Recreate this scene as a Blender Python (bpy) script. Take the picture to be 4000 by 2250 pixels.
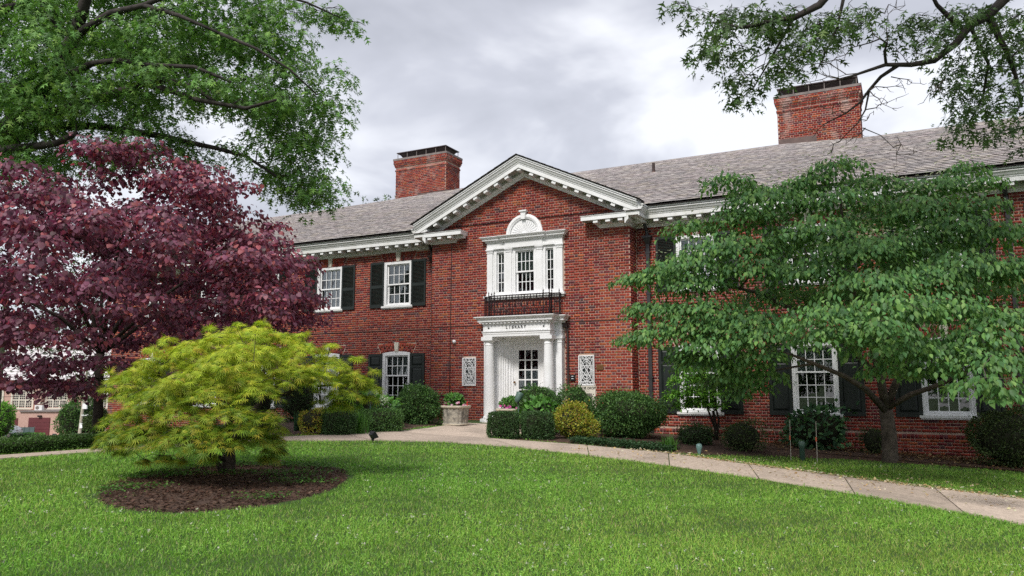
import bpy, math, random
import numpy as np
from mathutils import Matrix, Vector

# ------------------------------------------------------------------ scene, camera, sky, sun
scene = bpy.context.scene
for o in list(bpy.data.objects):
    bpy.data.objects.remove(o)
random.seed(7)
rng = np.random.default_rng(11)
PI = math.pi

YAW, PITCH = math.radians(62.8534), math.radians(7.4069)
FWD = Vector((-math.cos(YAW), math.sin(YAW), 0)); RGT = Vector((math.sin(YAW), math.cos(YAW), 0))
cd_ = bpy.data.cameras.new('camera'); cam = bpy.data.objects.new('camera', cd_)
scene.collection.objects.link(cam)
look = FWD * math.cos(PITCH) + Vector((0, 0, math.sin(PITCH)))
upv = -FWD * math.sin(PITCH) + Vector((0, 0, math.cos(PITCH)))
cam.matrix_world = Matrix((RGT, upv, -look)).transposed().to_4x4()   # eye level is z = 0
cd_.sensor_width = 36; cd_.lens = 27.0; cd_.clip_start = 0.05; cd_.clip_end = 2000
scene.camera = cam

SUN_EL, SUN_AZ = 47, 272          # degrees; azimuth measured from +x counter-clockwise
sdir = Vector((math.cos(math.radians(SUN_AZ)) * math.cos(math.radians(SUN_EL)),
               math.sin(math.radians(SUN_AZ)) * math.cos(math.radians(SUN_EL)), math.sin(math.radians(SUN_EL))))
sl = bpy.data.lights.new('sun', 'SUN'); sl.energy = 1.25; sl.angle = math.radians(12); sl.color = (1, .965, .91)
so = bpy.data.objects.new('sun', sl); scene.collection.objects.link(so)
so.rotation_euler = sdir.to_track_quat('Z', 'Y').to_euler()

world = bpy.data.worlds.new('World'); scene.world = world; world.use_nodes = True
nt = world.node_tree; nt.nodes.clear()
N = nt.nodes.new; Lk = nt.links.new
wo = N('ShaderNodeOutputWorld'); bg = N('ShaderNodeBackground'); bg.inputs[1].default_value = 1.0
sky = N('ShaderNodeTexSky'); sky.sky_type = 'NISHITA'; sky.sun_disc = False
sky.sun_elevation = math.radians(SUN_EL); sky.sun_rotation = math.radians(90 - SUN_AZ)
skys = N('ShaderNodeMix'); skys.data_type = 'RGBA'; skys.blend_type = 'MULTIPLY'; skys.inputs[0].default_value = 1
skys.inputs[7].default_value = (.1, .1, .1, 1)
tc = N('ShaderNodeTexCoord'); sx = N('ShaderNodeSeparateXYZ')
Lk(tc.outputs['Generated'], sx.inputs[0])
def wmath(op, a, b=None):
    m = N('ShaderNodeMath'); m.operation = op
    for i, v in enumerate((a, b)):
        if v is None: continue
        if isinstance(v, (int, float)): m.inputs[i].default_value = v
        else: Lk(v, m.inputs[i])
    return m.outputs[0]
den = wmath('ADD', wmath('MAXIMUM', sx.outputs[2], 0.0), 0.22)
cx_ = wmath('DIVIDE', sx.outputs[0], den); cy_ = wmath('DIVIDE', sx.outputs[1], den)
cmb = N('ShaderNodeCombineXYZ'); Lk(cx_, cmb.inputs[0]); Lk(cy_, cmb.inputs[1]); cmb.inputs[2].default_value = 3.1
n1 = N('ShaderNodeTexNoise'); n1.inputs['Scale'].default_value = 1.8; n1.inputs['Detail'].default_value = 5
n1.inputs['Roughness'].default_value = .48; n1.inputs['Distortion'].default_value = .25
Lk(cmb.outputs[0], n1.inputs['Vector'])
rp = N('ShaderNodeValToRGB'); Lk(n1.outputs[0], rp.inputs[0])
e = rp.color_ramp.elements
e[0].position = .40; e[0].color = (.185, .19, .212, 1)
e[1].position = .61; e[1].color = (.39, .395, .415, 1)
m_ = e.new(.50); m_.color = (.245, .25, .277, 1)
hz = wmath('POWER', wmath('SUBTRACT', 1.0, wmath('MINIMUM', wmath('MAXIMUM', sx.outputs[2], 0.0), 1.0)), 3.0)
mh = N('ShaderNodeMix'); mh.data_type = 'RGBA'; Lk(wmath('MULTIPLY', hz, .4), mh.inputs[0])
Lk(rp.outputs[0], mh.inputs[6]); mh.inputs[7].default_value = (.34, .345, .37, 1)
mx = N('ShaderNodeMix'); mx.data_type = 'RGBA'; mx.inputs[0].default_value = .93
Lk(sky.outputs[0], skys.inputs[6]); Lk(skys.outputs[2], mx.inputs[6]); Lk(mh.outputs[2], mx.inputs[7])
Lk(mx.outputs[2], bg.inputs[0]); Lk(bg.outputs[0], wo.inputs[0])

vs = scene.view_settings
vs.view_transform = 'Standard'; vs.look = 'None'; vs.exposure = 1.42; vs.gamma = 1.0; vs.use_curve_mapping = False
cy = scene.cycles
cy.max_bounces = 6; cy.diffuse_bounces = 4; cy.glossy_bounces = 2; cy.transmission_bounces = 4; cy.transparent_max_bounces = 8
cy.use_denoising = False; cy.sample_clamp_indirect = 6

# ------------------------------------------------------------------ helpers
COL = scene.collection
def sstep(a, b, x):
    t = np.clip((x - a) / (b - a), 0, 1); return t * t * (3 - 2 * t)
def ground(x, y):
    x = np.asarray(x, float); y = np.asarray(y, float)
    return -1.6 + .0096 * np.clip(y, -8, 19) + .055 * np.clip(-x, -6, 10.2) - 5.9 * sstep(13, 62, -x)
def gz(x, y): return float(ground(x, y))

class MB:
    """collects simple solids; build() links them as one mesh object"""
    def __init__(s): s.v = []; s.f = []
    def add(s, verts, faces):
        b = len(s.v); s.v += [tuple(q) for q in verts]; s.f += [tuple(i + b for i in f) for f in faces]; return s
    def box(s, x0, x1, y0, y1, z0, z1):
        return s.add([(x0, y0, z0), (x1, y0, z0), (x1, y1, z0), (x0, y1, z0), (x0, y0, z1), (x1, y0, z1), (x1, y1, z1), (x0, y1, z1)],
                     [(3, 2, 1, 0), (4, 5, 6, 7), (0, 1, 5, 4), (1, 2, 6, 5), (2, 3, 7, 6), (3, 0, 4, 7)])
    def prism(s, pts, a, b, f3):
        n = len(pts)
        return s.add([f3(p, q, a) for p, q in pts] + [f3(p, q, b) for p, q in pts],
                     [tuple(range(n))[::-1], tuple(range(n, 2 * n))] + [(i, (i + 1) % n, n + (i + 1) % n, n + i) for i in range(n)])
    def tube(s, pts, rad, n=8, caps=True):
        pts = [Vector(p) for p in pts]
        if isinstance(rad, (int, float)): rad = [rad] * len(pts)
        b = len(s.v); ref = None
        for i, p in enumerate(pts):
            t = (pts[min(i + 1, len(pts) - 1)] - pts[max(i - 1, 0)]).normalized()
            if ref is None:
                ref = Vector((0, 0, 1)) if abs(t.z) < .9 else Vector((1, 0, 0))
            a = (ref - t * ref.dot(t)).normalized(); c = t.cross(a); ref = a
            for k in range(n):
                w = 2 * PI * k / n
                s.v.append(tuple(p + (a * math.cos(w) + c * math.sin(w)) * rad[i]))
        for i in range(len(pts) - 1):
            for k in range(n):
                s.f.append((b + i * n + k, b + i * n + (k + 1) % n, b + (i + 1) * n + (k + 1) % n, b + (i + 1) * n + k))
        if caps:
            s.f.append(tuple(b + k for k in range(n))[::-1]); e_ = b + (len(pts) - 1) * n
            s.f.append(tuple(e_ + k for k in range(n)))
        return s
    def lathe(s, prof, c=(0, 0, 0), n=20):
        b = len(s.v)
        for r, z in prof:
            for k in range(n):
                w = 2 * PI * k / n; s.v.append((c[0] + r * math.cos(w), c[1] + r * math.sin(w), c[2] + z))
        for i in range(len(prof) - 1):
            for k in range(n):
                s.f.append((b + i * n + k, b + i * n + (k + 1) % n, b + (i + 1) * n + (k + 1) % n, b + (i + 1) * n + k))
        s.f.append(tuple(b + k for k in range(n))[::-1]); e_ = b + (len(prof) - 1) * n
        s.f.append(tuple(e_ + k for k in range(n)))
        return s
    def sweep(s, path, prof, f3, e0=None, e1=None, flip=False, closed=True):
        """profile of (offset across the path, height) carried along a 2-D path with mitred corners"""
        P = [Vector(p) for p in path]; m = len(prof); b = len(s.v); n = len(P)
        seg = [(P[i + 1] - P[i]).normalized() for i in range(n - 1)]
        nr = [Vector((d.y, -d.x)) for d in seg]
        for i in range(n):
            if i == 0: w = Vector(e0) if e0 else nr[0]
            elif i == n - 1: w = Vector(e1) if e1 else nr[-1]
            else:
                w = (nr[i - 1] + nr[i]).normalized(); w = w / max(.2, w.dot(nr[i]))
            for o_, h in prof:
                q = P[i] + w * o_; s.v.append(tuple(f3(q.x, q.y, h)))
        for i in range(n - 1):
            for k in range(m if closed else m - 1):
                f = (b + i * m + k, b + i * m + (k + 1) % m, b + (i + 1) * m + (k + 1) % m, b + (i + 1) * m + k)
                s.f.append(f[::-1] if flip else f)
        c0 = tuple(b + k for k in range(m)); c1 = tuple(b + (n - 1) * m + k for k in range(m))
        s.f += [c0, c1[::-1]]
        return s
    def mesh(s, name):
        me = bpy.data.meshes.new(name); me.from_pydata(s.v, [], s.f); me.update(); return me
    def build(s, name, mat, parent=None, loc=None, smooth=False, kind=None):
        me = s.mesh(name)
        if smooth:
            me.polygons.foreach_set('use_smooth', [True] * len(me.polygons))
        o = obj(name, me, mat, parent)
        if loc is not None: o.location = loc
        if kind: o['kind'] = kind
        return o
def obj(name, me, mat=None, parent=None):
    if mat is not None and len(me.materials) == 0: me.materials.append(mat)
    o = bpy.data.objects.new(name, me); COL.objects.link(o)
    if parent is not None: o.parent = parent
    return o
def tag(o, label, cat, group=None, kind=None):
    o['label'] = label; o['category'] = cat
    if group: o['group'] = group
    if kind: o['kind'] = kind
    return o
def thing(name, label, cat, loc=(0, 0, 0), rz=0, group=None):
    o = bpy.data.objects.new(name, None); COL.objects.link(o); o.empty_display_size = .1
    o.location = loc; o.rotation_euler = (0, 0, rz)
    return tag(o, label, cat, group)
def part(name, parent):
    o = bpy.data.objects.new(name, None); COL.objects.link(o); o.parent = parent; o.empty_display_size = .1; return o
def dup(o, parent=None, loc=None):
    c = o.copy(); COL.objects.link(c)
    c.parent = parent if parent is not None else o.parent
    if loc is not None: c.location = loc
    for ch in list(o.children):
        dup(ch, c)
    return c
def np_mesh(name, V, F, col=None):
    """fast mesh from arrays: V (n,3), F (m,k); col per vertex"""
    V = np.ascontiguousarray(V, np.float32); F = np.ascontiguousarray(F, np.int32)
    me = bpy.data.meshes.new(name); m, k = F.shape
    me.vertices.add(len(V)); me.vertices.foreach_set('co', V.ravel())
    me.loops.add(m * k); me.loops.foreach_set('vertex_index', F.ravel())
    me.polygons.add(m); me.polygons.foreach_set('loop_start', np.arange(0, m * k, k, dtype=np.int32))
    me.update(calc_edges=True)
    if col is not None:
        a = me.color_attributes.new('col', 'FLOAT_COLOR', 'POINT')
        c4 = np.ones((len(V), 4), np.float32); c4[:, :3] = col; a.data.foreach_set('color', c4.ravel())
    return me

# ------------------------------------------------------------------ materials
def newmat(name):
    m = bpy.data.materials.new(name); m.use_nodes = True
    return m, m.node_tree.nodes, m.node_tree.links, m.node_tree.nodes['Principled BSDF']
def mat(name, c, rough=.6, metal=0, var=.12, scale=6, bump=0, bscale=60, spec=.4, c2=None, emit=None):
    m, nd, lk, bs = newmat(name)
    bs.inputs['Roughness'].default_value = rough; bs.inputs['Metallic'].default_value = metal
    bs.inputs['Specular IOR Level'].default_value = spec
    tx = nd.new('ShaderNodeTexCoord')
    nz = nd.new('ShaderNodeTexNoise'); nz.inputs['Scale'].default_value = scale; nz.inputs['Detail'].default_value = 6
    nz.inputs['Roughness'].default_value = .65
    lk.new(tx.outputs['Object'], nz.inputs['Vector'])
    rm = nd.new('ShaderNodeValToRGB'); lk.new(nz.outputs[0], rm.inputs[0])
    if c2 is None:
        a = [x * (1 - var) for x in c]; b = [min(1, x * (1 + var)) for x in c]
    else: a, b = c, c2
    rm.color_ramp.elements[0].position = .33; rm.color_ramp.elements[1].position = .67
    rm.color_ramp.elements[0].color = (*a, 1); rm.color_ramp.elements[1].color = (*b, 1)
    lk.new(rm.outputs[0], bs.inputs['Base Color'])
    if bump:
        n2 = nd.new('ShaderNodeTexNoise'); n2.inputs['Scale'].default_value = bscale; n2.inputs['Detail'].default_value = 4
        lk.new(tx.outputs['Object'], n2.inputs['Vector'])
        bp = nd.new('ShaderNodeBump'); bp.inputs['Strength'].default_value = bump; bp.inputs['Distance'].default_value = .01
        lk.new(n2.outputs[0], bp.inputs['Height']); lk.new(bp.outputs[0], bs.inputs['Normal'])
    return m
def mat_attr(name, rough=.6, trans=0.0, var=.15, scale=30, spec=.3, bump=0, bscale=80, tcol=(1, 1, 1), stain=None):
    """colour from the piece's own 'col' attribute, with fine grain; trans = share of light through a leaf"""
    m, nd, lk, bs = newmat(name)
    at = nd.new('ShaderNodeAttribute'); at.attribute_name = 'col'
    tx = nd.new('ShaderNodeTexCoord'); nz = nd.new('ShaderNodeTexNoise'); nz.inputs['Scale'].default_value = scale; nz.inputs['Detail'].default_value = 5
    lk.new(tx.outputs['Object'], nz.inputs['Vector'])
    mr = nd.new('ShaderNodeMapRange'); mr.inputs[1].default_value = .3; mr.inputs[2].default_value = .7
    mr.inputs[3].default_value = 1 - var; mr.inputs[4].default_value = 1 + var
    lk.new(nz.outputs[0], mr.inputs[0])
    mu = nd.new('ShaderNodeVectorMath'); mu.operation = 'SCALE'
    lk.new(at.outputs['Color'], mu.inputs[0]); lk.new(mr.outputs[0], mu.inputs['Scale'])
    out = mu.outputs[0]
    if stain:
        c, sc, lo, hi = stain
        n3 = nd.new('ShaderNodeTexNoise'); n3.inputs['Scale'].default_value = sc; n3.inputs['Detail'].default_value = 5
        lk.new(tx.outputs['Object'], n3.inputs['Vector'])
        m3 = nd.new('ShaderNodeMapRange'); m3.inputs[1].default_value = lo; m3.inputs[2].default_value = hi; m3.inputs[4].default_value = .6
        lk.new(n3.outputs[0], m3.inputs[0])
        mm = nd.new('ShaderNodeMix'); mm.data_type = 'RGBA'; lk.new(m3.outputs[0], mm.inputs[0]); lk.new(out, mm.inputs[6]); mm.inputs[7].default_value = (*c, 1)
        out = mm.outputs[2]
    lk.new(out, bs.inputs['Base Color']); bs.inputs['Roughness'].default_value = rough; bs.inputs['Specular IOR Level'].default_value = spec
    if bump:
        n2 = nd.new('ShaderNodeTexNoise'); n2.inputs['Scale'].default_value = bscale; lk.new(tx.outputs['Object'], n2.inputs['Vector'])
        bp = nd.new('ShaderNodeBump'); bp.inputs['Strength'].default_value = bump; bp.inputs['Distance'].default_value = .004
        lk.new(n2.outputs[0], bp.inputs['Height']); lk.new(bp.outputs[0], bs.inputs['Normal'])
    if trans:
        tr = nd.new('ShaderNodeBsdfTranslucent'); ms = nd.new('ShaderNodeMixShader'); ms.inputs[0].default_value = trans
        tm = nd.new('ShaderNodeMix'); tm.data_type = 'RGBA'; tm.blend_type = 'MULTIPLY'; tm.inputs[0].default_value = 1
        lk.new(out, tm.inputs[6]); tm.inputs[7].default_value = (*tcol, 1); lk.new(tm.outputs[2], tr.inputs[0])
        lk.new(bs.outputs[0], ms.inputs[1]); lk.new(tr.outputs[0], ms.inputs[2])
        lk.new(ms.outputs[0], nd['Material Output'].inputs[0])
    return m

M = {}
M['mortar'] = mat('mortar', (.46, .33, .265), .9, var=.16, scale=3, bump=.5, bscale=90)
M['brick'] = mat_attr('brick', .85, var=.2, scale=22, bump=.6, bscale=70, spec=.2, stain=((.15, .05, .042), .45, .50, .85))
M['brick_old'] = mat_attr('brick_old', .85, var=.3, scale=18, bump=.6, bscale=70, spec=.2, stain=((.5, .42, .38), 2.2, .55, .75))
M['white'] = mat('white_paint', (.76, .76, .755), .5, c2=(.86, .86, .875), scale=3, bump=.05, bscale=30)
M['white_worn'] = mat('white_paint_weathered', (.66, .655, .63), .55, c2=(.82, .82, .83), scale=3.5, bump=.08, bscale=40)
M['soffit'] = mat('weathered_soffit_shade_tone', (.34, .345, .30), .7, c2=(.50, .50, .46), scale=4)  # weathered grey-green, made darker to stand in for shade under the eaves
M['stone'] = mat('limestone', (.66, .61, .52), .8, var=.12, scale=8, bump=.2)
M['shutter'] = mat('shutter_green_black', (.012, .017, .015), .45, var=.25, scale=5)
M['iron'] = mat('wrought_iron', (.018, .011, .013), .5, var=.3, scale=20, bump=.2)
M['copper'] = mat('brown_metal', (.045, .027, .024), .5, var=.35, scale=5)
M['pipe'] = mat('painted_downpipe', (.036, .034, .036), .4, var=.35, scale=4)
M['flash'] = mat('lead_flashing', (.13, .085, .075), .6, var=.3, scale=4)
M['slate'] = mat_attr('slate', .62, var=.14, scale=14, bump=.35, bscale=50, spec=.35)
M['roofdeck'] = mat('roof_underlay', (.05, .043, .04), .9)
M['cap'] = mat('chimney_cap', (.20, .17, .16), .85, var=.3, scale=6, bump=.3)
M['hood'] = mat('chimney_hood', (.05, .034, .036), .5, var=.3, scale=4)
M['room'] = mat('room_interior', (.05, .045, .042), .9, var=.4, scale=1.5)
M['shade'] = mat('window_shade', (.55, .57, .56), .8, var=.06)
M['curtain'] = mat('curtain', (.45, .47, .47), .8, var=.25, scale=14)
M['paper'] = mat('paper_notice', (.78, .80, .80), .7, var=.05)
M['letter'] = mat('black_lettering', (.02, .018, .018), .5)
M['bronze'] = mat('bronze_plaque', (.12, .055, .022), .45, metal=.4, c2=(.24, .13, .05), scale=22)
M['black'] = mat('black_plastic', (.012, .012, .014), .4)
M['concrete'] = mat_attr('concrete', .85, var=.2, scale=16, bump=.6, bscale=120, stain=((.24, .20, .165), 1.6, .48, .74))
M['green_metal'] = mat('green_enamel', (.055, .105, .085), .45, c2=(.10, .16, .13), scale=6)
M['planter'] = mat('cast_stone_planter', (.42, .36, .27), .85, c2=(.62, .56, .46), scale=5, bump=.25)
M['planter_side'] = mat('stained_planter', (.10, .095, .09), .9, c2=(.50, .45, .37), scale=9, bump=.3)
M['soil'] = mat('soil', (.045, .026, .018), .95, c2=(.10, .058, .04), scale=9, bump=.9, bscale=40)
M['ground'] = mat('lawn_soil', (.03, .062, .012), .95, c2=(.055, .10, .02), scale=5, bump=.6, bscale=40)
M['bark_oak'] = mat('oak_bark', (.018, .014, .013), .9, c2=(.055, .045, .04), scale=7, bump=.8, bscale=25)
M['bark'] = mat('grey_bark', (.045, .035, .027), .9, c2=(.12, .095, .075), scale=9, bump=.7, bscale=30)
M['bark_dark'] = mat('dark_bark', (.02, .014, .011), .9, c2=(.055, .04, .03), scale=9, bump=.7, bscale=30)
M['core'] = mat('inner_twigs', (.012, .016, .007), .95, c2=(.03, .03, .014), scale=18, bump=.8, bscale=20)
M['leaf'] = mat_attr('leaf', .5, trans=.35, var=.12, scale=20, spec=.35, tcol=(.9, 1.0, .5))
M['leaf_gloss'] = mat_attr('glossy_leaf', .5, trans=.32, var=.14, scale=20, spec=.28, tcol=(.9, 1.0, .5))
M['leaf_red'] = mat_attr('purple_leaf', .5, trans=.4, var=.12, scale=20, spec=.4, tcol=(1.1, .5, .75))
M['petal'] = mat_attr('petal', .6, trans=.3, var=.08)
M['grass'] = mat_attr('grass_blade', .5, trans=.35, var=.05, spec=.3, tcol=(.9, 1.0, .4))
def glass_mat():
    m, nd, lk, bs = newmat('window_glass')
    gl = nd.new('ShaderNodeBsdfGlossy'); gl.inputs['Roughness'].default_value = .02
    tr = nd.new('ShaderNodeBsdfTransparent'); tr.inputs[0].default_value = (.80, .84, .84, 1)
    fr = nd.new('ShaderNodeFresnel'); fr.inputs[0].default_value = 1.5
    tx = nd.new('ShaderNodeTexCoord'); nz = nd.new('ShaderNodeTexNoise'); nz.inputs['Scale'].default_value = 3.5
    lk.new(tx.outputs['Object'], nz.inputs['Vector'])
    bp = nd.new('ShaderNodeBump'); bp.inputs['Strength'].default_value = .12; bp.inputs['Distance'].default_value = .02
    lk.new(nz.outputs[0], bp.inputs['Height']); lk.new(bp.outputs[0], gl.inputs['Normal'])
    ml = nd.new('ShaderNodeMath'); ml.operation = 'MULTIPLY_ADD'; ml.inputs[1].default_value = 1.6; ml.inputs[2].default_value = .03
    lk.new(fr.outputs[0], ml.inputs[0])
    ms = nd.new('ShaderNodeMixShader'); lk.new(ml.outputs[0], ms.inputs[0]); lk.new(tr.outputs[0], ms.inputs[1]); lk.new(gl.outputs[0], ms.inputs[2])
    lk.new(ms.outputs[0], nd['Material Output'].inputs[0])
    return m
M['glass'] = glass_mat()
# ------------------------------------------------------------------ ground, path, beds
gx = np.unique(np.concatenate([np.linspace(-600, -70, 28), np.linspace(-70, -16, 40), np.linspace(-16, 8, 61), np.linspace(8, 500, 30), [-10.2, -13, 6]]))
gy = np.unique(np.concatenate([np.linspace(-300, -10, 15), np.linspace(-10, 20, 61), np.linspace(20, 700, 34), [19]]))
XX, YY = np.meshgrid(gx, gy, indexing='ij'); V = np.stack([XX, YY, ground(XX, YY)], -1).reshape(-1, 3)
ii, jj = np.meshgrid(np.arange(len(gx) - 1), np.arange(len(gy) - 1), indexing='ij'); a = (ii * len(gy) + jj).ravel()
g = obj('ground', np_mesh('ground', V, np.stack([a, a + len(gy), a + len(gy) + 1, a + 1], -1)), M['ground'])
tag(g, 'green lawn ground sloping gently down to the right', 'ground', kind='structure')

near = [(-11.9, 3.4), (-11.45, 4.9), (-11.15, 6.3), (-10.85, 7.8), (-10.5, 9.2), (-9.94, 10.6), (-9.04, 11.85), (-8.0, 12.72), (-6.6, 13.08), (-5.11, 12.95), (-3.6, 12.72), (-2.1, 12.25), (-.75, 11.72), (.5, 11.08), (1.5, 10.4), (2.7, 9.75), (4.0, 9.1)]
far = [(-12.45, 3.4), (-12.0, 4.9), (-11.7, 6.4), (-11.42, 7.95), (-11.1, 9.45), (-10.7, 10.95), (-10.1, 12.3), (-9.72, 13.6), (-7.72, 14.0), (-5.75, 14.47), (-4.1, 14.45), (-2.55, 13.95), (-1.0, 13.5), (.25, 13.18), (1.5, 12.95), (2.9, 12.4), (4.2, 11.7)]
path = part('path', None); tag(path, 'pale concrete path curving past the lawn to the library door', 'path', kind='structure')
path_quads = []
def slab(q, c, h=.022, name='slab'):
    q = [Vector(p) for p in q]; m = sum(q, Vector((0, 0))) / len(q)
    path_quads.append([tuple(p) for p in q])
    q = [p + (m - p).normalized() * .013 for p in q]
    n = len(q); jz = random.uniform(-.003, .003)
    top = [(p.x, p.y, gz(p.x, p.y) + h + jz) for p in q]; bot = [(p.x, p.y, gz(p.x, p.y) - .08) for p in q]
    me = bpy.data.meshes.new(name)
    me.from_pydata(top + bot, [], [tuple(range(n))] + [(i, n + i, n + (i + 1) % n, (i + 1) % n) for i in range(n)]); me.update()
    if me.polygons[0].normal.z < 0: me.flip_normals()
    at = me.color_attributes.new('col', 'FLOAT_COLOR', 'POINT')
    for d in at.data: d.color = (*c, 1)
    return obj(name, me, M['concrete'], path)
PC = (.50, .405, .33)
for i in range(len(near) - 1):
    f_ = random.uniform(.86, 1.06) * (1.22 if i >= 13 else 1)
    if i == 7:   # wide slab where the walk to the door joins
        slab([near[7], near[8], far[8], far[7]], tuple(x * f_ for x in PC))
    else:
        slab([near[i], near[i + 1], far[i + 1], far[i]], tuple(x * f_ for x in PC))
wl = [(-9.72, 13.6), (-9.78, 14.9), (-9.95, 16.2), (-10.9, 17.52)]; wr = [(-7.72, 14.0), (-7.72, 15.1), (-7.6, 16.3), (-7.0, 17.52)]
for i in range(3):
    f_ = random.uniform(1.0, 1.12); slab([wl[i], wr[i], wr[i + 1], wl[i + 1]], tuple(x * f_ for x in PC))
MB().box(-11.0, -6.9, 17.54, 18.26, -1.1, -.885).build('landing', M['stone'], path)
soilbeds = []
def soil_patch(name, label, poly, dz=.012):
    """planted ground: an uneven sheet a little above the lawn"""
    soilbeds.append(poly); P = np.array(poly); c = P.mean(0); rings = [0, .3, .55, .75, .9, 1.0]; n = 48
    per = np.concatenate([[0], np.cumsum(np.linalg.norm(np.diff(np.vstack([P, P[:1]]), axis=0), axis=1))]); PP = np.vstack([P, P[:1]])
    tt = np.linspace(0, per[-1], n, endpoint=False); ed = np.stack([np.interp(tt, per, PP[:, k]) for k in (0, 1)], -1)
    V = []
    for r in rings:
        q = c + (ed - c) * r
        z = ground(q[:, 0], q[:, 1]) + (dz + .05 * (1 - r ** 2)) + rng.normal(0, .008, n) * (r < 1) - (.03 if r == 1 else 0)
        V.append(np.column_stack([q, z]))
    V = np.vstack(V); F = []
    for k in range(len(rings) - 1):
        for i in range(n): F.append((k * n + i, k * n + (i + 1) % n, (k + 1) * n + (i + 1) % n, (k + 1) * n + i))
    o = obj(name, np_mesh(name, V, np.array(F)), M['soil'])
    return tag(o, label, 'soil', kind='structure')
soil_patch('mulch_bed', 'oval bed of dark mulch around the yellow maple', [(-6.54, 8.17), (-6.29, 7.8), (-6.11, 7.4), (-5.99, 6.99), (-5.94, 6.6), (-5.94, 6.23), (-5.99, 5.9), (-6.09, 5.62), (-6.23, 5.39), (-6.4, 5.21), (-6.6, 5.1), (-6.82, 5.04), (-7.05, 5.04), (-7.3, 5.11), (-7.55, 5.25), (-7.8, 5.45), (-8.04, 5.73), (-8.25, 6.07), (-8.42, 6.47), (-8.53, 6.91), (-8.57, 7.38), (-8.52, 7.82), (-8.39, 8.22), (-8.16, 8.53), (-7.87, 8.72), (-7.53, 8.77), (-7.18, 8.69), (-6.83, 8.47)])
soil_patch('planting_bed', 'dark soil under the shrubs right of the door', [(-7.65, 14.15), (-6.6, 14.55), (-5.6, 14.6), (-4.3, 14.6), (-3.4, 14.9), (-2.5, 15.6), (-1.0, 16.6), (1.5, 17.0), (3.5, 17.2), (3.5, 18.7), (-2, 18.7), (-6.0, 18.7), (-7.0, 18.2), (-7.6, 16.4)])
soil_patch('planting_bed', 'dark soil under the shrubs left of the door', [(-9.85, 13.6), (-10.2, 12.4), (-11.0, 11.2), (-12, 10.6), (-14, 12), (-17, 16), (-19, 18.6), (-11.4, 18.6), (-10.9, 17.4), (-10.05, 16.2), (-9.9, 14.9)])

# ------------------------------------------------------------------ the library
lib = thing('library_building', 'two-storey red brick library with white pediment and slate roof', 'building', (-9, 18.3, -.9))
bpy.context.view_layer.update()
LI = lib.matrix_world.inverted()
_part0, _obj0 = part, obj
def obj(name, me, mat=None, parent=None):
    o = _obj0(name, me, mat, parent)
    if parent is lib: o.matrix_parent_inverse = LI.copy()
    return o
def part(name, parent):
    o = _part0(name, parent)
    if parent is lib: o.matrix_parent_inverse = LI.copy()
    return o
YP, YW, CX = 18.3, 18.8, -9.0           # pavilion face, wing face, axis of symmetry
WX = [CX + s * d for s in (-1, 1) for d in (4.49, 7.11, 9.73, 12.35)]    # window axes
WX = [x for x in WX if -26 < x < 5] + [-24.2]
LEFT, RIGHT = -26.5, 6.0
PITCHX, CRS = .276, .0678
BRK = [((.275, .048, .032), 30), ((.235, .038, .030), 28), ((.31, .065, .035), 12), ((.17, .030, .034), 16), ((.14, .045, .05), 6), ((.32, .085, .035), 5), ((.10, .045, .05), 2)]
BRKC = np.array([c for c, w in BRK]); BRKW = np.array([w for c, w in BRK], float); BRKW /= BRKW.sum()
def brick_cols(n, hdr):
    w2 = BRKW.copy(); w2[4:] *= np.array([1.8, 1.2, 2.0]); w2 /= w2.sum()
    a = rng.choice(len(BRKC), n, p=BRKW); b = rng.choice(len(BRKC), n, p=w2)
    c = BRKC[np.where(hdr, b, a)]
    return c * rng.uniform(.86, 1.16, (n, 1)) * rng.uniform(.95, 1.05, (n, 3))
def lay(x0, x1, z0, z1, holes=(), span=None, phase=0.0):
    """flemish bond rectangles; span(z) narrows a course (gable)"""
    out = []; n = int((z1 - z0) / CRS + .01)
    for k in range(n):
        za = z0 + k * CRS + .005; zb = za + CRS - .0135
        iv = [(x0, x1)]
        if span:
            s_ = span(zb)
            if s_ is None: continue
            iv = [(max(x0, s_[0]), min(x1, s_[1]))]
        for (ha, hb, hc, hd) in holes:
            if zb > hc + .004 and za < hd - .004:
                nv = []
                for a, b in iv:
                    if hb <= a or ha >= b: nv.append((a, b)); continue
                    if ha > a: nv.append((a, ha))
                    if hb < b: nv.append((hb, b))
                iv = nv
        off = phase + (PITCHX / 2 if k % 2 else 0)
        for a, b in iv:
            if b - a < .03: continue
            i0 = math.floor((a - off) / PITCHX) - 1
            p = off + i0 * PITCHX
            while p < b:
                for (s0, s1, h) in ((0, .176, 0), (.188, .264, 1)):
                    q0, q1 = max(p + s0, a + .004), min(p + s1, b - .004)
                    if q1 - q0 > .028: out.append((q0, q1, za, zb, 1 if q1 - q0 < .1 else 0))
                p += PITCHX
    return np.array(out)
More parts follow.
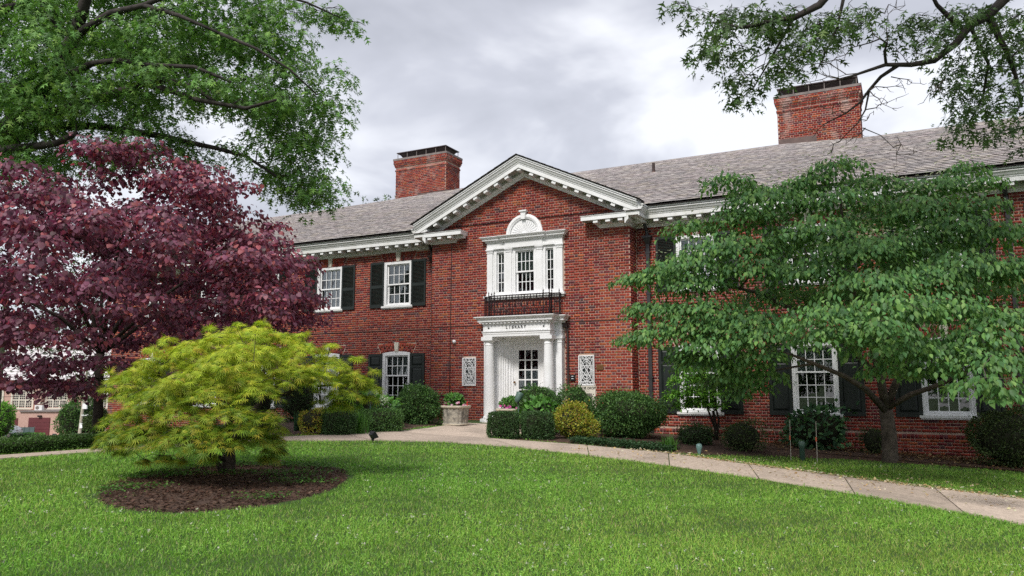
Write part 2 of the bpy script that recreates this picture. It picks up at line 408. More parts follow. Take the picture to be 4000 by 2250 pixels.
def brick_mass(name, R, f3, parent, mat_=None, proud=.007):
    """all bricks of one face as one mesh: front and four sides each; f3(a, z, d): d = out of the wall"""
    n = len(R); d = rng.uniform(proud - .002, proud + .0025, n); j = rng.normal(0, .0012, (n, 4))
    a0, a1, z0, z1 = R[:, 0] + j[:, 0], R[:, 1] + j[:, 1], R[:, 2] + j[:, 2], R[:, 3] + j[:, 3]
    W = np.stack([np.stack([a0, z0, d], -1), np.stack([a1, z0, d], -1), np.stack([a1, z1, d], -1), np.stack([a0, z1, d], -1),
                  np.stack([a0, z0, d * 0 - .01], -1), np.stack([a1, z0, d * 0 - .01], -1), np.stack([a1, z1, d * 0 - .01], -1), np.stack([a0, z1, d * 0 - .01], -1)], 1)
    V = np.stack(f3(W[..., 0], W[..., 1], W[..., 2]), -1).reshape(-1, 3)
    q = np.array([(0, 1, 2, 3), (0, 4, 5, 1), (1, 5, 6, 2), (2, 6, 7, 3), (3, 7, 4, 0)])
    F = (np.arange(n)[:, None, None] * 8 + q[None]).reshape(-1, 4)
    c = np.repeat(brick_cols(n, R[:, 4] > 0), 8, 0)
    o = obj(name, np_mesh(name, V, F, c), mat_ or M['brick'], parent); o['kind'] = 'stuff'; return o
def front(y): return lambda a, z, d: (a, y - d, z)
def side(x, s): return lambda a, z, d: (x + s * d, a, z)

# openings (x0, x1, z0, z1)
up_op = [(x - .49, x + .49, 2.44, 3.78) for x in WX]
lo_op = [(x - .49, x + .49, -.58, 1.05) for x in WX]
def arch_slices(x, zb, zt, half, curve):
    out = []; h = CRS / 3; z = zb - curve
    while z < zt:
        t = (z + h / 2 - zb + curve) / (zt - zb); w = half * (1 + .24 * min(1, max(0, t))) + .006
        if curve and z + h / 2 > zt - curve: w = min(w, half * 1.2 * math.sqrt(max(0.001, (zt - z - h / 2) / curve)) + .006)
        out.append((x - w, x + w, z, min(z + h, zt))); z += h
    return out
arch_up = [s for x in WX for s in arch_slices(x, 3.785, 4.058, .53, 0)]
arch_lo = [s for x in WX for s in arch_slices(x, 1.06, 1.33, .56, .05)]
wall = part('wall', lib)
def wall_boxes(name, x0, x1, z0, z1, y0, y1, holes):
    xs = sorted({x0, x1, *[h for o_ in holes for h in o_[:2] if x0 < h < x1]}); zs = sorted({z0, z1, *[h for o_ in holes for h in o_[2:] if z0 < h < z1]})
    m = MB()
    for i in range(len(xs) - 1):
        for k in range(len(zs) - 1):
            cx, cz = (xs[i] + xs[i + 1]) / 2, (zs[k] + zs[k + 1]) / 2
            if not any(h[0] < cx < h[1] and h[2] < cz < h[3] for h in holes): m.box(xs[i], xs[i + 1], y0, y1, zs[k], zs[k + 1])
    return m.build(name, M['mortar'], wall)
ops = up_op + lo_op
wall_boxes('wing_wall', LEFT, -11.6, -2.9, 4.25, YW, YW + .32, ops)
wall_boxes('wing_wall', -6.4, RIGHT, -1.75, 4.25, YW, YW + .32, ops)
MB().box(LEFT, LEFT + .3, YW + .3, 30.5, -2.9, 4.25).build('end_wall', M['mortar'], wall)
MB().box(RIGHT - .3, RIGHT, YW + .3, 30.5, -1.75, 4.25).build('end_wall', M['mortar'], wall)
MB().box(LEFT, RIGHT, 30.5, 30.8, -2.9, 4.25).build('rear_wall', M['mortar'], wall)
door_op = (CX - .76, CX + .76, -.9, 1.34); ven_op = (CX - 1.08, CX + 1.08, 2.5, 3.8); fan_op = (CX - .40, CX + .40, 3.8, 4.52)
gr_op = [(-10.69 - .2, -10.69 + .2, .07, .81), (-7.25 - .2, -7.25 + .2, .07, .81)]
wall_boxes('pavilion_wall', -11.95, -6.05, -1.15, 4.45, YP, YP + .3, [door_op, ven_op, (CX - .35, CX + .35, 3.8, 4.3)] + gr_op)
gab = MB(); ap = 5.98
gab.prism([(-11.95, 4.45), (-6.05, 4.45), (-6.05, 4.5), (CX, ap), (-11.95, 4.5)], YP, YP + .3, lambda a, b, h: (a, h, b)).build('gable_wall', M['mortar'], wall)
for xx in (-11.95, -6.05):
    m_ = MB(); m_.box(min(xx, xx + (.3 if xx < -9 else -.3)), max(xx, xx + (.3 if xx < -9 else -.3)), YP + .3, YW + .1, -1.15, 4.25); m_.build('pavilion_side', M['mortar'], wall)

gspan = lambda z: None if z > 5.66 else ((-11.955, -6.045) if z < 4.44 else (CX - (5.74 - z) / .474, CX + (5.74 - z) / .474))
ven_brick = (CX - 1.15, CX + 1.15, 2.36, 4.12)
def arc_hole(z):
    if z < 4.1 or z > 4.70: return None
    return math.sqrt(max(0, .555 ** 2 - (z - 4.1) ** 2))
R = lay(-11.955, -6.045, -.9 - .0678, 5.72, [(CX - 1.16, CX + 1.16, -1, 1.86), ven_brick] + gr_op + [(-7.49, -7.01, -.55, .07)], gspan)
keep = []
for r in R:
    w = arc_hole((r[2] + r[3]) / 2)
    if w is None: keep.append(r); continue
    a, b = r[0], r[1]
    if b < CX - w or a > CX + w: keep.append(r)
    elif a < CX - w - .03: keep.append((a, CX - w, r[2], r[3], r[4]))
    elif b > CX + w + .03: keep.append((CX + w, b, r[2], r[3], r[4]))
R = np.array(keep)
single = (R[:, 0] > -7.02) & (R[:, 2] > -.35) & (R[:, 3] < 3.05)
Rs = R[single]
order = np.argsort(-10.0 * (Rs[:, 2] > 0) - Rs[:, 0])[:300]
sel = np.zeros(len(Rs), bool); sel[order] = True
brick_mass('brick', np.vstack([R[~single], Rs[~sel]]), front(YP), wall)
variants = {}
for r in Rs[sel]:
    k = int(r[4]); lk_ = round((r[1] - r[0]) / .01)
    key = (lk_, random.randrange(7))
    if key not in variants:
        w, h = (r[1] - r[0]) / 2, (r[3] - r[2]) / 2; b = .0035
        V = [(-w + b, -.008, -h + b), (w - b, -.008, -h + b), (w - b, -.008, h - b), (-w + b, -.008, h - b), (-w, -.0045, -h), (w, -.0045, -h), (w, -.0045, h), (-w, -.0045, h), (-w, .01, -h), (w, .01, -h), (w, .01, h), (-w, .01, h)]
        F = [(0, 1, 2, 3)] + [(i, 4 + i, 4 + (i + 1) % 4, (i + 1) % 4) for i in range(4)] + [(4 + i, 8 + i, 8 + (i + 1) % 4, 4 + (i + 1) % 4) for i in range(4)]
        variants[key] = np_mesh('brick', np.array(V), np.array(F), np.repeat(brick_cols(1, np.array([k > 0])), 12, 0))
    o = obj('brick', variants[key], M['brick'], wall); o.location = ((r[0] + r[1]) / 2, YP + random.uniform(-.0015, .0015), (r[2] + r[3]) / 2)
RL = lay(LEFT, -11.96, -2.0, 4.08, up_op + lo_op + arch_up + arch_lo, phase=.11)
brick_mass('brick', RL, front(YW), wall)
sold = (-6.0, RIGHT, -1.08, -.98 + .005)
RR = lay(-6.04, RIGHT, -1.55, 4.08, up_op + lo_op + arch_up + arch_lo + [sold], phase=.05)
xs = np.arange(-6.0, RIGHT, .0775); RR = np.vstack([RR, np.column_stack([xs + .004, xs + .0735, xs * 0 - 1.072, xs * 0 - .985, xs * 0])])
brick_mass('brick', RR, front(YW), wall)
S_ = lay(YP - .004, YW - .006, -.97, 4.08, phase=.02)
brick_mass('brick', S_, side(-6.05, 1), wall)
S_[:, :2] = S_[:, :2]; brick_mass('brick', S_, side(-11.95, -1), wall)
brick_mass('brick', lay(YW, 30.5, -2.0, 4.08), side(LEFT, -1), wall)
# arches of splayed bricks with keystones
def splay(cx, zb, zt, half, n, curve):
    m = []; 
    for s in (-1, 1):
        for i in range(n):
            x0 = .075 + (half - .075) * i / n; x1 = .075 + (half - .075) * (i + 1) / n
            sl = .30 * (zt - zb)
            def xs_(x, top): return s * (x * (1.0 + (.24 if top else 0)) )
            cb = lambda x: -curve * (x / half) ** 2
            for (lo, hi) in ((0, .62), (.62, 1)) if i % 2 else ((0, .38), (.38, 1)):
                g_ = .005
                pts = []
                for (xx, t) in ((x0 + g_, lo), (x1 - g_, lo), (x1 - g_, hi), (x0 + g_, hi)):
                    tt = t + (.02 if t == lo and lo > 0 else (-.02 if t == hi and hi < 1 else 0))
                    zz = zb + cb(xx) + (zt + cb(xx) * .9 - zb - cb(xx)) * tt
                    pts.append((cx + s * xx * (1 + .24 * tt), zz))
                m.append(pts if s > 0 else pts[::-1])
    return m
def arch_obj(cx, zb, zt, half, n, curve):
    PT = splay(cx, zb, zt, half, n, curve); V = []; F = []
    for pts in PT:
        b = len(V); d = random.uniform(.006, .009)
        V += [(p, YW - d, q) for p, q in pts] + [(p, YW + .01, q) for p, q in pts]
        F += [(b, b + 1, b + 2, b + 3)] + [(b + i, b + 4 + i, b + 4 + (i + 1) % 4, b + (i + 1) % 4) for i in range(4)]
    cc = np.repeat(brick_cols(len(PT), np.zeros(len(PT), bool)) * np.array([1.08, 1.05, 1]), 8, 0)
    me = np_mesh('arch_bricks', np.array(V), np.array(F), cc)
    o = obj('arch_bricks', me, M['brick'], wall); o['kind'] = 'stuff'
KS = MB(); KS.prism([(-.055, 0), (.055, 0), (.085, 1), (-.085, 1)], -.035, .02, lambda a, b, h: (a, h, b)); KSM = KS.mesh('keystone')
for x in WX:
    arch_obj(x, 3.785, 4.055, .53, 7, 0); arch_obj(x, 1.06, 1.325, .56, 7, .05)
    for zb, zt in ((3.80, 4.068), (1.07, 1.345)):
        o = obj('keystone', KSM, M['stone'], lib); o.location = (x, YW, zb); o.scale = (1, 1, zt - zb)

# windows ---------------------------------------------------------------
def window(cx, z0, z1, w, cols, ru, rl, yw, shade=.4, arch=False, sill=True, curtain=False, parent=lib):
    W_ = part('window', parent); y = yw
    f = MB(); c = .075; zt = z1
    f.box(cx - w / 2, cx - w / 2 + c, y - .015, y + .12, z0, z1).box(cx + w / 2 - c, cx + w / 2, y - .015, y + .12, z0, z1)
    f.box(cx - w / 2 + c, cx + w / 2 - c, y - .012, y + .12, z1 - c, z1).box(cx - w / 2 + c, cx + w / 2 - c, y - .012, y + .12, z0, z0 + .05)
    f.box(cx - w / 2 - .002, cx - w / 2 + .03, y - .03, y - .0155, z0, z1).box(cx + w / 2 - .03, cx + w / 2 + .002, y - .03, y - .0155, z0, z1)
    if arch:
        n = 10; f.prism([(cx - w / 2, z1 - .02)] + [(cx - w / 2 + w * i / n, z1 + .045 * (1 - (2 * i / n - 1) ** 2)) for i in range(n + 1)] + [(cx + w / 2, z1 - .02)], y - .014, y + .1, lambda a, b, h: (a, h, b))
    f.build('frame', M['white'], W_)
    ix0, ix1 = cx - w / 2 + c, cx + w / 2 - c; iz0, iz1 = z0 + .05, z1 - c
    rows = ru + rl; zm = iz0 + (iz1 - iz0) * rl / rows if rl else iz0
    def sash(za, zb, nr, yy, nm):
        s = MB(); t = .04
        s.box(ix0, ix0 + t, yy, yy + .035, za, zb).box(ix1 - t, ix1, yy, yy + .035, za, zb)
        s.box(ix0 + t, ix1 - t, yy, yy + .035, za, za + t).box(ix0 + t, ix1 - t, yy, yy + .035, zb - t, zb)
        px0, px1, pz0, pz1 = ix0 + t, ix1 - t, za + t, zb - t; mt = .018
        for i in range(1, cols):
            xx = px0 + (px1 - px0) * i / cols; s.box(xx - mt / 2, xx + mt / 2, yy + .004, yy + .03, pz0, pz1)
        for k in range(1, nr):
            zz = pz0 + (pz1 - pz0) * k / nr; s.box(px0, px1, yy + .005, yy + .029, zz - mt / 2, zz + mt / 2)
        s.build('sash', M['white'], W_)
        pw, ph = (px1 - px0) / cols, (pz1 - pz0) / nr
        pm = MB(); pm.box(-pw / 2, pw / 2, -.002, .002, -ph / 2, ph / 2); pm = pm.mesh('pane')
        for i in range(cols):
            for k in range(nr):
                o = obj('pane', pm, M['glass'], W_); o.location = (px0 + pw * (i + .5), yy + .02, pz0 + ph * (k + .5))
                o.rotation_euler = (random.gauss(0, .006), 0, random.gauss(0, .008))
    if rl:
        sash(zm - .02, iz1, ru, y + .045, 'sash'); sash(iz0, zm + .02, rl, y + .082, 'sash')
    else: sash(iz0, iz1, ru, y + .05, 'sash')
    r = MB(); d = .9
    x0, x1 = cx - w / 2 + .02, cx + w / 2 - .02
    r.add([(x0, y + .13, z0), (x1, y + .13, z0), (x1 + .3, y + d, z0 - .2), (x0 - .3, y + d, z0 - .2), (x0, y + .13, z1), (x1, y + .13, z1), (x1 + .3, y + d, z1 + .2), (x0 - .3, y + d, z1 + .2)],
          [(0, 1, 2, 3), (4, 7, 6, 5), (3, 2, 6, 7), (0, 3, 7, 4), (1, 5, 6, 2)])
    r.build('interior', M['room'], W_)
    if shade:
        zs_ = iz1 - (iz1 - iz0) * shade
        MB().box(ix0 + .01, ix1 - .01, y + .15, y + .158, zs_, iz1).build('shade', M['shade'], W_)
    if curtain:
        m = MB(); n = 16
        pts = [(ix0 + (ix1 - ix0) * i / n, y + .19 + .02 * math.sin(i * 2.4)) for i in range(n + 1)]
        for i in range(n):
            (a, b), (c_, d_) = pts[i], pts[i + 1]; m.add([(a, b, iz0), (c_, d_, iz0), (c_, d_, iz1), (a, b, iz1)], [(0, 1, 2, 3)])
        m.build('curtain', M['curtain'], W_)
    if sill:
        MB().box(cx - w / 2 - .075, cx + w / 2 + .075, y - .07, y + .1, z0 - .055, z0).box(cx - w / 2 - .055, cx + w / 2 + .055, y - .045, y + .05, z0 - .085, z0 - .0555).build('sill', M['white_worn'], W_)
    return W_
def shutter_louver(x, z0, z1, w, y):
    S = part('shutter', lib); S.location = (x, y, 0)
    f = MB(); t = .055; zm = z0 + (z1 - z0) * .46
    f.box(-w / 2, -w / 2 + t, -.045, -.012, z0, z1).box(w / 2 - t, w / 2, -.045, -.012, z0, z1)
    for za, zb in ((z0, z0 + .10), (zm - .045, zm + .045), (z1 - .07, z1)): f.box(-w / 2 + t, w / 2 - t, -.044, -.013, za, zb)
    f.build('frame', M['shutter'], S)
    sm = MB(); a = .5; hw = w / 2 - t
    sm.add([(-hw, -.042, -.012), (hw, -.042, -.012), (hw, -.016, .014), (-hw, -.016, .014), (-hw, -.045, -.006), (hw, -.045, -.006), (hw, -.019, .02), (-hw, -.019, .02)],
           [(0, 3, 2, 1), (4, 5, 6, 7), (0, 1, 5, 4), (2, 3, 7, 6)])
    sm = sm.mesh('slat')
    for za, zb in ((z0 + .10, zm - .045), (zm + .045, z1 - .07)):
        n = round((zb - za) / .039)
        for k in range(n):
            o = obj('slat', sm, M['shutter'], S); o.location = (0, 0, za + (zb - za) * (k + .5) / n)
    MB().tube([(0, -.05, z0 - .02), (.02, -.055, z0 - .06), (-.01, -.055, z0 - .09)], .008, 5).build('shutter_dog', M['iron'], S)
    return S
def shutter_panel(x, z0, z1, w, y):
    S = part('shutter', lib); S.location = (x, y, 0); t = .075
    f = MB(); cuts = [z0, z0 + .10, z0 + (z1 - z0) * .76 - .035, z0 + (z1 - z0) * .76 + .035, z1 - .08, z1]
    f.box(-w / 2, -w / 2 + t, -.045, -.012, z0, z1).box(w / 2 - t, w / 2, -.045, -.012, z0, z1)
    for k in (0, 2, 4): f.box(-w / 2 + t, w / 2 - t, -.044, -.013, cuts[k], cuts[k + 1])
    f.build('frame', M['shutter'], S)
    for k in (1, 3):
        a, b = cuts[k], cuts[k + 1]; hw = w / 2 - t; i_ = .05
        MB().add([(-hw, -.02, a), (hw, -.02, a), (hw, -.02, b), (-hw, -.02, b), (-hw + i_, -.04, a + i_), (hw - i_, -.04, a + i_), (hw - i_, -.04, b - i_), (-hw + i_, -.04, b - i_)],
                 [(4, 5, 6, 7), (0, 1, 5, 4), (1, 2, 6, 5), (2, 3, 7, 6), (3, 0, 4, 7)]).build('panel', M['shutter'], S)
    return S
shades = {0: .9, 1: .3, 2: .4}
for i, x in enumerate(WX):
    window(x, 2.44, 3.78, .98, 4, 2, 2, YW, shade=(.97 if abs(x + 13.49) < .1 else .3))
    window(x, -.58, 1.03, .98, 4, 2, 3, YW, shade=.4, arch=True)
    for s in (-1, 1):
        if x < -23.5 and s < 0: continue
        shutter_louver(x + s * .755, 2.40, 3.80, .515, YW); shutter_panel(x + s * .755, -.62, 1.01, .515, YW)

# cornices -----------------------------------------------------------------
CP = [(0, 0), (.025, 0), (.03, .025), (.05, .04), (.05, .055), (.085, .08), (.10, .10), (.10, .18), (.36, .18), (.36, .155), (.385, .155), (.385, .255), (.40, .262), (.40, .28), (.425, .30), (.45, .345), (.475, .365), (.475, .385), (.40, .39), (.40, .408), (.49, .408), (.49, .44), (.2, .46), (0, .46)]
plan = lambda a, b, h: (a, b, 4.07 + h)
cor = part('cornice', lib)
def modillion_mesh(l, w, h):
    m = MB(); m.prism([(.0, 0), (0, -h * .8), (.03, -h), (l * .5, -h * .95), (l * .85, -h * .9), (l, -h * .85), (l, 0)], -w / 2, w / 2, lambda a, b, hh: (hh, -a, b))
    m.box(-w / 2 - .012, w / 2 + .012, -l - .012, 0, -.022, -.002); return m.mesh('modillion')
MO = modillion_mesh(.26, .12, .115)
def modil(x, y, z, rz=0, ry=0):
    o = obj('modillion', MO, M['white'], cor); o.location = (x, y, z); o.rotation_euler = (0, ry, rz)
SFP = [(.101, .092), (.104, .092), (.104, .1765), (.358, .1765), (.358, .1795), (.101, .1795)]  # thin liner on the cornice underside, carries the painted shade between modillions
MB().sweep([(-11.95 + .0, YW), (LEFT, YW), (LEFT, 30.0)][::-1], CP, plan).build('eaves_cornice', M['white_worn'], cor)
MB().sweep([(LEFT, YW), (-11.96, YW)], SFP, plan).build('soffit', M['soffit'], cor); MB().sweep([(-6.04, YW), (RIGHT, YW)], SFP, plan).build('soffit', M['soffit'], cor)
MB().sweep([(-6.05, YW), (RIGHT, YW)], CP, plan).build('eaves_cornice', M['white_worn'], cor)
x = -12.24
while x > LEFT: modil(x, YW - .10, 4.25); x -= .358
x = -5.76
while x < RIGHT: modil(x, YW - .10, 4.25); x += .358
# pavilion: full moulding along its sides, short returns on the front
MB().sweep([(-6.05, 17.925), (-6.05, YW)], CP, plan).build('side_cornice', M['white_worn'], cor)
MB().sweep([(-11.95, YW), (-11.95, 17.925)], CP, plan).build('side_cornice', M['white_worn'], cor)
SP = CP[:13] + [(.40, .275), (.12, .29), (0, .29)]
plan2 = lambda a, b, h: (a, b, 4.068 + h)
for sx_, pth in ((-1, [(-12.0, YP), (-11.17, YP), (-11.17, YP + .2)]), (1, [(-6.83, YP + .2), (-6.83, YP), (-6.0, YP)])):
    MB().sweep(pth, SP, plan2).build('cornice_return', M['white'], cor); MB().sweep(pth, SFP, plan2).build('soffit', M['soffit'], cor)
    e0, e1 = (-12.38, -10.77) if sx_ < 0 else (-7.23, -5.62)
    MB().add([(e0, YP - .41, 4.352), (e1, YP - .41, 4.352), (e1 - (.2 if sx_ < 0 else 0), YP + .01, 4.44), (e0 + (.2 if sx_ > 0 else 0), YP + .01, 4.44), (e0, YP - .41, 4.37), (e1, YP - .41, 4.37), (e1 - (.2 if sx_ < 0 else 0), YP + .01, 4.46), (e0 + (.2 if sx_ > 0 else 0), YP + .01, 4.46)],
             [(3, 2, 1, 0), (4, 5, 6, 7), (0, 1, 5, 4), (1, 2, 6, 5), (2, 3, 7, 6), (3, 0, 4, 7)]).build('return_flashing', M['copper'], cor)
    for k in range(3): modil((-11.83 if sx_ < 0 else -6.83) + .33 * k, YP - .10, 4.248)
    if sx_ < 0: modil(-11.07, YP - .13, 4.248, rz=PI / 2)
    modil(-5.95 if sx_ > 0 else -12.05, 18.52, 4.25, rz=PI / 2 * sx_)
TH = math.atan(.474); ct = math.cos(TH)
rk = lambda a, b, h: (a, YP - h, b)
PR = [(h, o_) for (o_, h) in CP]
PR = [(n_, o_) for n_, o_ in PR]
hw = 3.30; zb = 5.70
MB().sweep([(CX + hw, zb - .474 * hw), (CX, zb), (CX - hw, zb - .474 * hw)], PR, rk, e0=(0, 1 / ct), e1=(0, 1 / ct)).build('raking_cornice', M['white'], cor)
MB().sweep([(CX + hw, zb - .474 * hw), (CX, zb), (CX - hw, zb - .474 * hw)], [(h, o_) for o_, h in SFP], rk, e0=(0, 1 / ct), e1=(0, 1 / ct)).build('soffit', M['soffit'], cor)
for s in (-1, 1):
    for k in range(10):
        d = .12 + (.325 * k if k or s < 0 else 0)
        if k == 0 and s > 0: continue
        d = .325 * k
        if d > 2.95: continue
        nx = CX + s * d; nz_ = zb - .474 * d
        ox, oz = s * math.sin(TH) * .178, ct * .178
        if k == 0: ox, oz = 0, .178 / ct
        modil(nx + ox, YP - .10, nz_ + oz, ry=(s * TH if k else 0))
# venetian window ------------------------------------------------------------
ven = part('venetian_window', lib); y = YP
for xc, w in ((CX - 1.04, .17), (CX - .455, .17), (CX + .455, .17), (CX + 1.04, .17)):
    m = MB(); m.box(xc - w / 2, xc + w / 2, y - .055, y + .05, 2.48, 3.66)
    for k, (e_, za, zb_) in enumerate(((.015, 3.66, 3.685), (.0, 3.685, 3.71), (.02, 3.71, 3.735), (.035, 3.735, 3.76))): m.box(xc - w / 2 - e_, xc + w / 2 + e_, y - .055 - e_, y + .05, za, zb_)
    m.box(xc - w / 2 - .012, xc + w / 2 + .012, y - .067, y + .05, 2.46, 2.54)
    m.build('pilaster', M['white'], ven)
m = MB(); m.box(CX - 1.14, CX + 1.14, y - .07, y + .05, 3.76, 3.815).box(CX - 1.13, CX + 1.13, y - .06, y + .05, 3.815, 3.94)
m.sweep([(CX - 1.13, y + .02), (CX - 1.13, y - .06), (CX - .56, y - .06), (CX - .56, y - .09), (CX + .56, y - .09), (CX + .56, y - .06), (CX + 1.13, y - .06), (CX + 1.13, y + .02)],
        [(0, 3.94), (.03, 3.945), (.03, 3.975), (.05, 3.985), (.10, 4.0), (.10, 4.03), (.13, 4.05), (.16, 4.085), (.16, 4.10), (0, 4.125)], lambda a, b, h: (a, b, h))
m.box(CX - .56, CX + .56, y - .09, y, 3.765, 3.94)
m.build('entablature', M['white'], ven)
dm = MB(); dm.box(-.012, .012, -.028, 0, -.012, .012); dm = dm.mesh('dentil')
for k in range(56):
    xx = CX - 1.13 + .041 * k + .0
    if xx > CX + 1.13: break
    o = obj('dentil', dm, M['white'], ven); o.location = (xx, y - (.09 if abs(xx - CX) < .56 else .06) - .012, 3.965)
m = MB(); m.box(CX - 1.2, CX + 1.2, y - .12, y + .1, 2.42, 2.48).box(CX - 1.16, CX + 1.16, y - .08, y + .1, 2.37, 2.4195); m.build('sill', M['white_worn'], ven)
for (a, b, zt_) in ((-.955, -.85, 3.76), (-.62, -.54, 3.76), (.54, .62, 3.76), (.85, .955, 3.76), (-.37, -.345, 3.76), (.345, .37, 3.76), (-.85, -.62, 2.58), (.62, .85, 2.58)):
    MB().box(CX + a, CX + b, y - .02, y + .05, 2.48, zt_).build('mullion', M['white'], ven)
def subwin(cx, z0, z1, w, cols, ru, rl, shade, curtain=False):
    n0 = set(COL.objects); W_ = window(cx, z0, z1, w, cols, ru, rl, y, shade, sill=False, curtain=curtain, parent=lib); return W_
subwin(CX, 2.49, 3.755, .70, 4, 2, 2, .45)
subwin(CX - .735, 2.5, 3.755, .40, 2, 4, 0, 0, True); subwin(CX + .735, 2.5, 3.755, .40, 2, 4, 0, .3)
# arched fan above
fan = part('fan_lunette', lib); n = 28; zc = 4.12
m = MB(); pr = [(.42, -.02), (.42, -.05), (.445, -.06), (.46, -.075), (.50, -.075), (.515, -.06), (.54, -.055), (.55, -.03), (.55, .02), (.42, .02)]
for i in range(n):
    pass
vv = []; ff = []
for i in range(n + 1):
    t = PI * i / n
    for r_, d in pr: vv.append((CX + r_ * math.cos(t), YP + d, zc + r_ * math.sin(t) * 1.0))
L_ = len(pr)
for i in range(n):
    for k in range(L_): ff.append((i * L_ + k, i * L_ + (k + 1) % L_, (i + 1) * L_ + (k + 1) % L_, (i + 1) * L_ + k))
m.add(vv, ff); m.build('arch_moulding', M['white'], fan)
m = MB(); m.prism([(CX + .43 * math.cos(PI * i / 24), zc + .43 * math.sin(PI * i / 24)) for i in range(25)], YP - .012, YP + .03, lambda a, b, h: (a, h, b)); m.build('tympanum', M['white'], fan)
ray = MB(); ray.prism([(-.005, .06), (.005, .06), (.026, .36), (0, .39), (-.026, .36)], -.034, -.0125, lambda a, b, h: (a, h, b)); ray = ray.mesh('fan_flute')
for i in range(15):
    o = obj('fan_flute', ray, M['white'], fan); o.location = (CX, YP, zc); o.rotation_euler = (0, PI * (i + .5) / 15 - PI / 2, 0)
MB().prism([(CX + .075 * math.cos(PI * i / 8), zc + .075 * math.sin(PI * i / 8)) for i in range(9)], YP - .045, YP - .0126, lambda a, b, h: (a, h, b)).build('fan_boss', M['white'], fan)
MB().prism([(CX - .055, zc + .40), (CX + .055, zc + .40), (CX + .075, zc + .60), (CX - .075, zc + .60)], YP - .11, YP + .02, lambda a, b, h: (a, h, b)).box(CX - .11, CX + .11, YP - .14, YP + .02, zc + .60, zc + .64).build('keystone', M['white'], fan)
# portico --------------------------------------------------------------------
por = part('portico', lib); ZB = -.88
colm = MB().lathe([(.165, .08), (.17, .10), (.165, .13), (.148, .14), (.146, .15), (.135, .175), (.133, .6), (.128, 1.2), (.115, 1.98), (.115, 1.99), (.125, 2.0), (.125, 2.015), (.115, 2.02), (.115, 2.07), (.12, 2.075), (.15, 2.115), (.152, 2.12)], n=28)
colm.box(-.18, .18, -.18, .18, 0, .08).box(-.165, .165, -.165, .165, 2.12, 2.215); colm = colm.mesh('column')
for p in colm.polygons: p.use_smooth = len(p.vertices) == 4 and abs(p.normal.z) < .95 and p.area < .06 and p.index < 28 * 16
for s in (-1, 1):
    o = obj('column', colm, M['white'], por); o.location = (CX + s * .86, 17.92, ZB)
def pilaster(x0, x1, y0, y1):
    m = MB(); m.box(x0, x1, y0, y1, ZB + .1, 1.22).box(x0 - .02, x1 + .02, y0 - .02, y1, ZB, ZB + .1)
    for e_, a, b in ((.012, 1.16, 1.18), (.0, 1.22, 1.23), (.015, 1.23, 1.26), (.035, 1.26, 1.335)): m.box(x0 - e_, x1 + e_, y0 - e_, y1, a, b)
    m.build('pilaster', M['white'], por)
for s in (-1, 1):
    a, b = sorted((CX + s * .97, CX + s * 1.14)); pilaster(a, b, 18.12, YP + .05)
    a, b = sorted((CX + s * .74, CX + s * .94)); pilaster(a, b, 18.20, YP + .05)
    # panelled reveals of the door recess
    m = MB()
    for k, (xx, yy) in enumerate(((.745, 18.23), (.70, 18.28), (.655, 18.32), (.60, 18.36), (.545, 18.42), (.49, 18.47))):
        xa, xb = sorted((CX + s * xx, CX + s * (xx - .056))); m.box(xa, xb, yy, 18.60, ZB, 1.32 - .02 * k)
    m.build('door_surround', M['white'], por)
m = MB(); m.box(CX - .70, CX + .70, 18.33, 18.6, 1.25, 1.34).box(CX - .5, CX + .5, 18.44, 18.6, 1.17, 1.2495); m.build('door_head', M['white'], por)
m = MB(); m.box(CX - .97, CX + .97, 17.76, YP + .03, 1.336, 1.40).box(CX - .98, CX + .98, 17.75, YP + .03, 1.4005, 1.455).box(CX - 1.0, CX + 1.0, 17.73, YP + .03, 1.4555, 1.475).box(CX - .97, CX + .97, 17.765, YP + .03, 1.4755, 1.66)
m.box(CX - 1.13, CX + 1.13, 18.12, YP + .03, 1.337, 1.399).box(CX - 1.14, CX + 1.14, 18.11, YP + .03, 1.3995, 1.454).box(CX - 1.16, CX + 1.16, 18.09, YP + .03, 1.4545, 1.474).box(CX - 1.13, CX + 1.13, 18.125, YP + .03, 1.4745, 1.659)
m.build('entablature', M['white'], por)
m = MB(); fr = .018
x0, x1, z0, z1 = CX - .91, CX + .91, 1.505, 1.625
m.box(x0, x1, 17.759, 17.7652, z0 - fr, z0).box(x0, x1, 17.759, 17.7652, z1, z1 + fr).box(x0 - fr, x0, 17.759, 17.7652, z0 - fr, z1 + fr).box(x1, x1 + fr, 17.759, 17.7652, z0 - fr, z1 + fr)
m.build('frieze_panel', M['white'], por)
m = MB(); ppth = [(CX - 1.13, YP + .02), (CX - 1.13, 18.125), (CX - .97, 18.125), (CX - .97, 17.765), (CX + .97, 17.765), (CX + .97, 18.125), (CX + 1.13, 18.125), (CX + 1.13, YP + .02)]
m.sweep(ppth, [(0, 1.655), (.02, 1.66), (.03, 1.672), (.03, 1.70), (.045, 1.715), (.11, 1.722), (.11, 1.772), (.125, 1.777), (.14, 1.80), (.17, 1.825), (.19, 1.835), (.19, 1.852), (0, 1.875)], lambda a, b, h: (a, b, h))
m.build('cornice', M['white'], por)
MB().box(CX - .98, CX + .98, 17.78, YP, 1.84, 1.885).build('lead_roof', M['copper'], por)
dm = MB(); dm.box(-.026, .026, -.05, 0, -.014, .022); dm = dm.mesh('dentil')
def dent(x, y, rz=0):
    o = obj('dentil', dm, M['white'], por); o.location = (x, y, 1.687); o.rotation_euler = (0, 0, rz)
for k in range(18): dent(CX - .935 + .11 * k, 17.765 - .028)
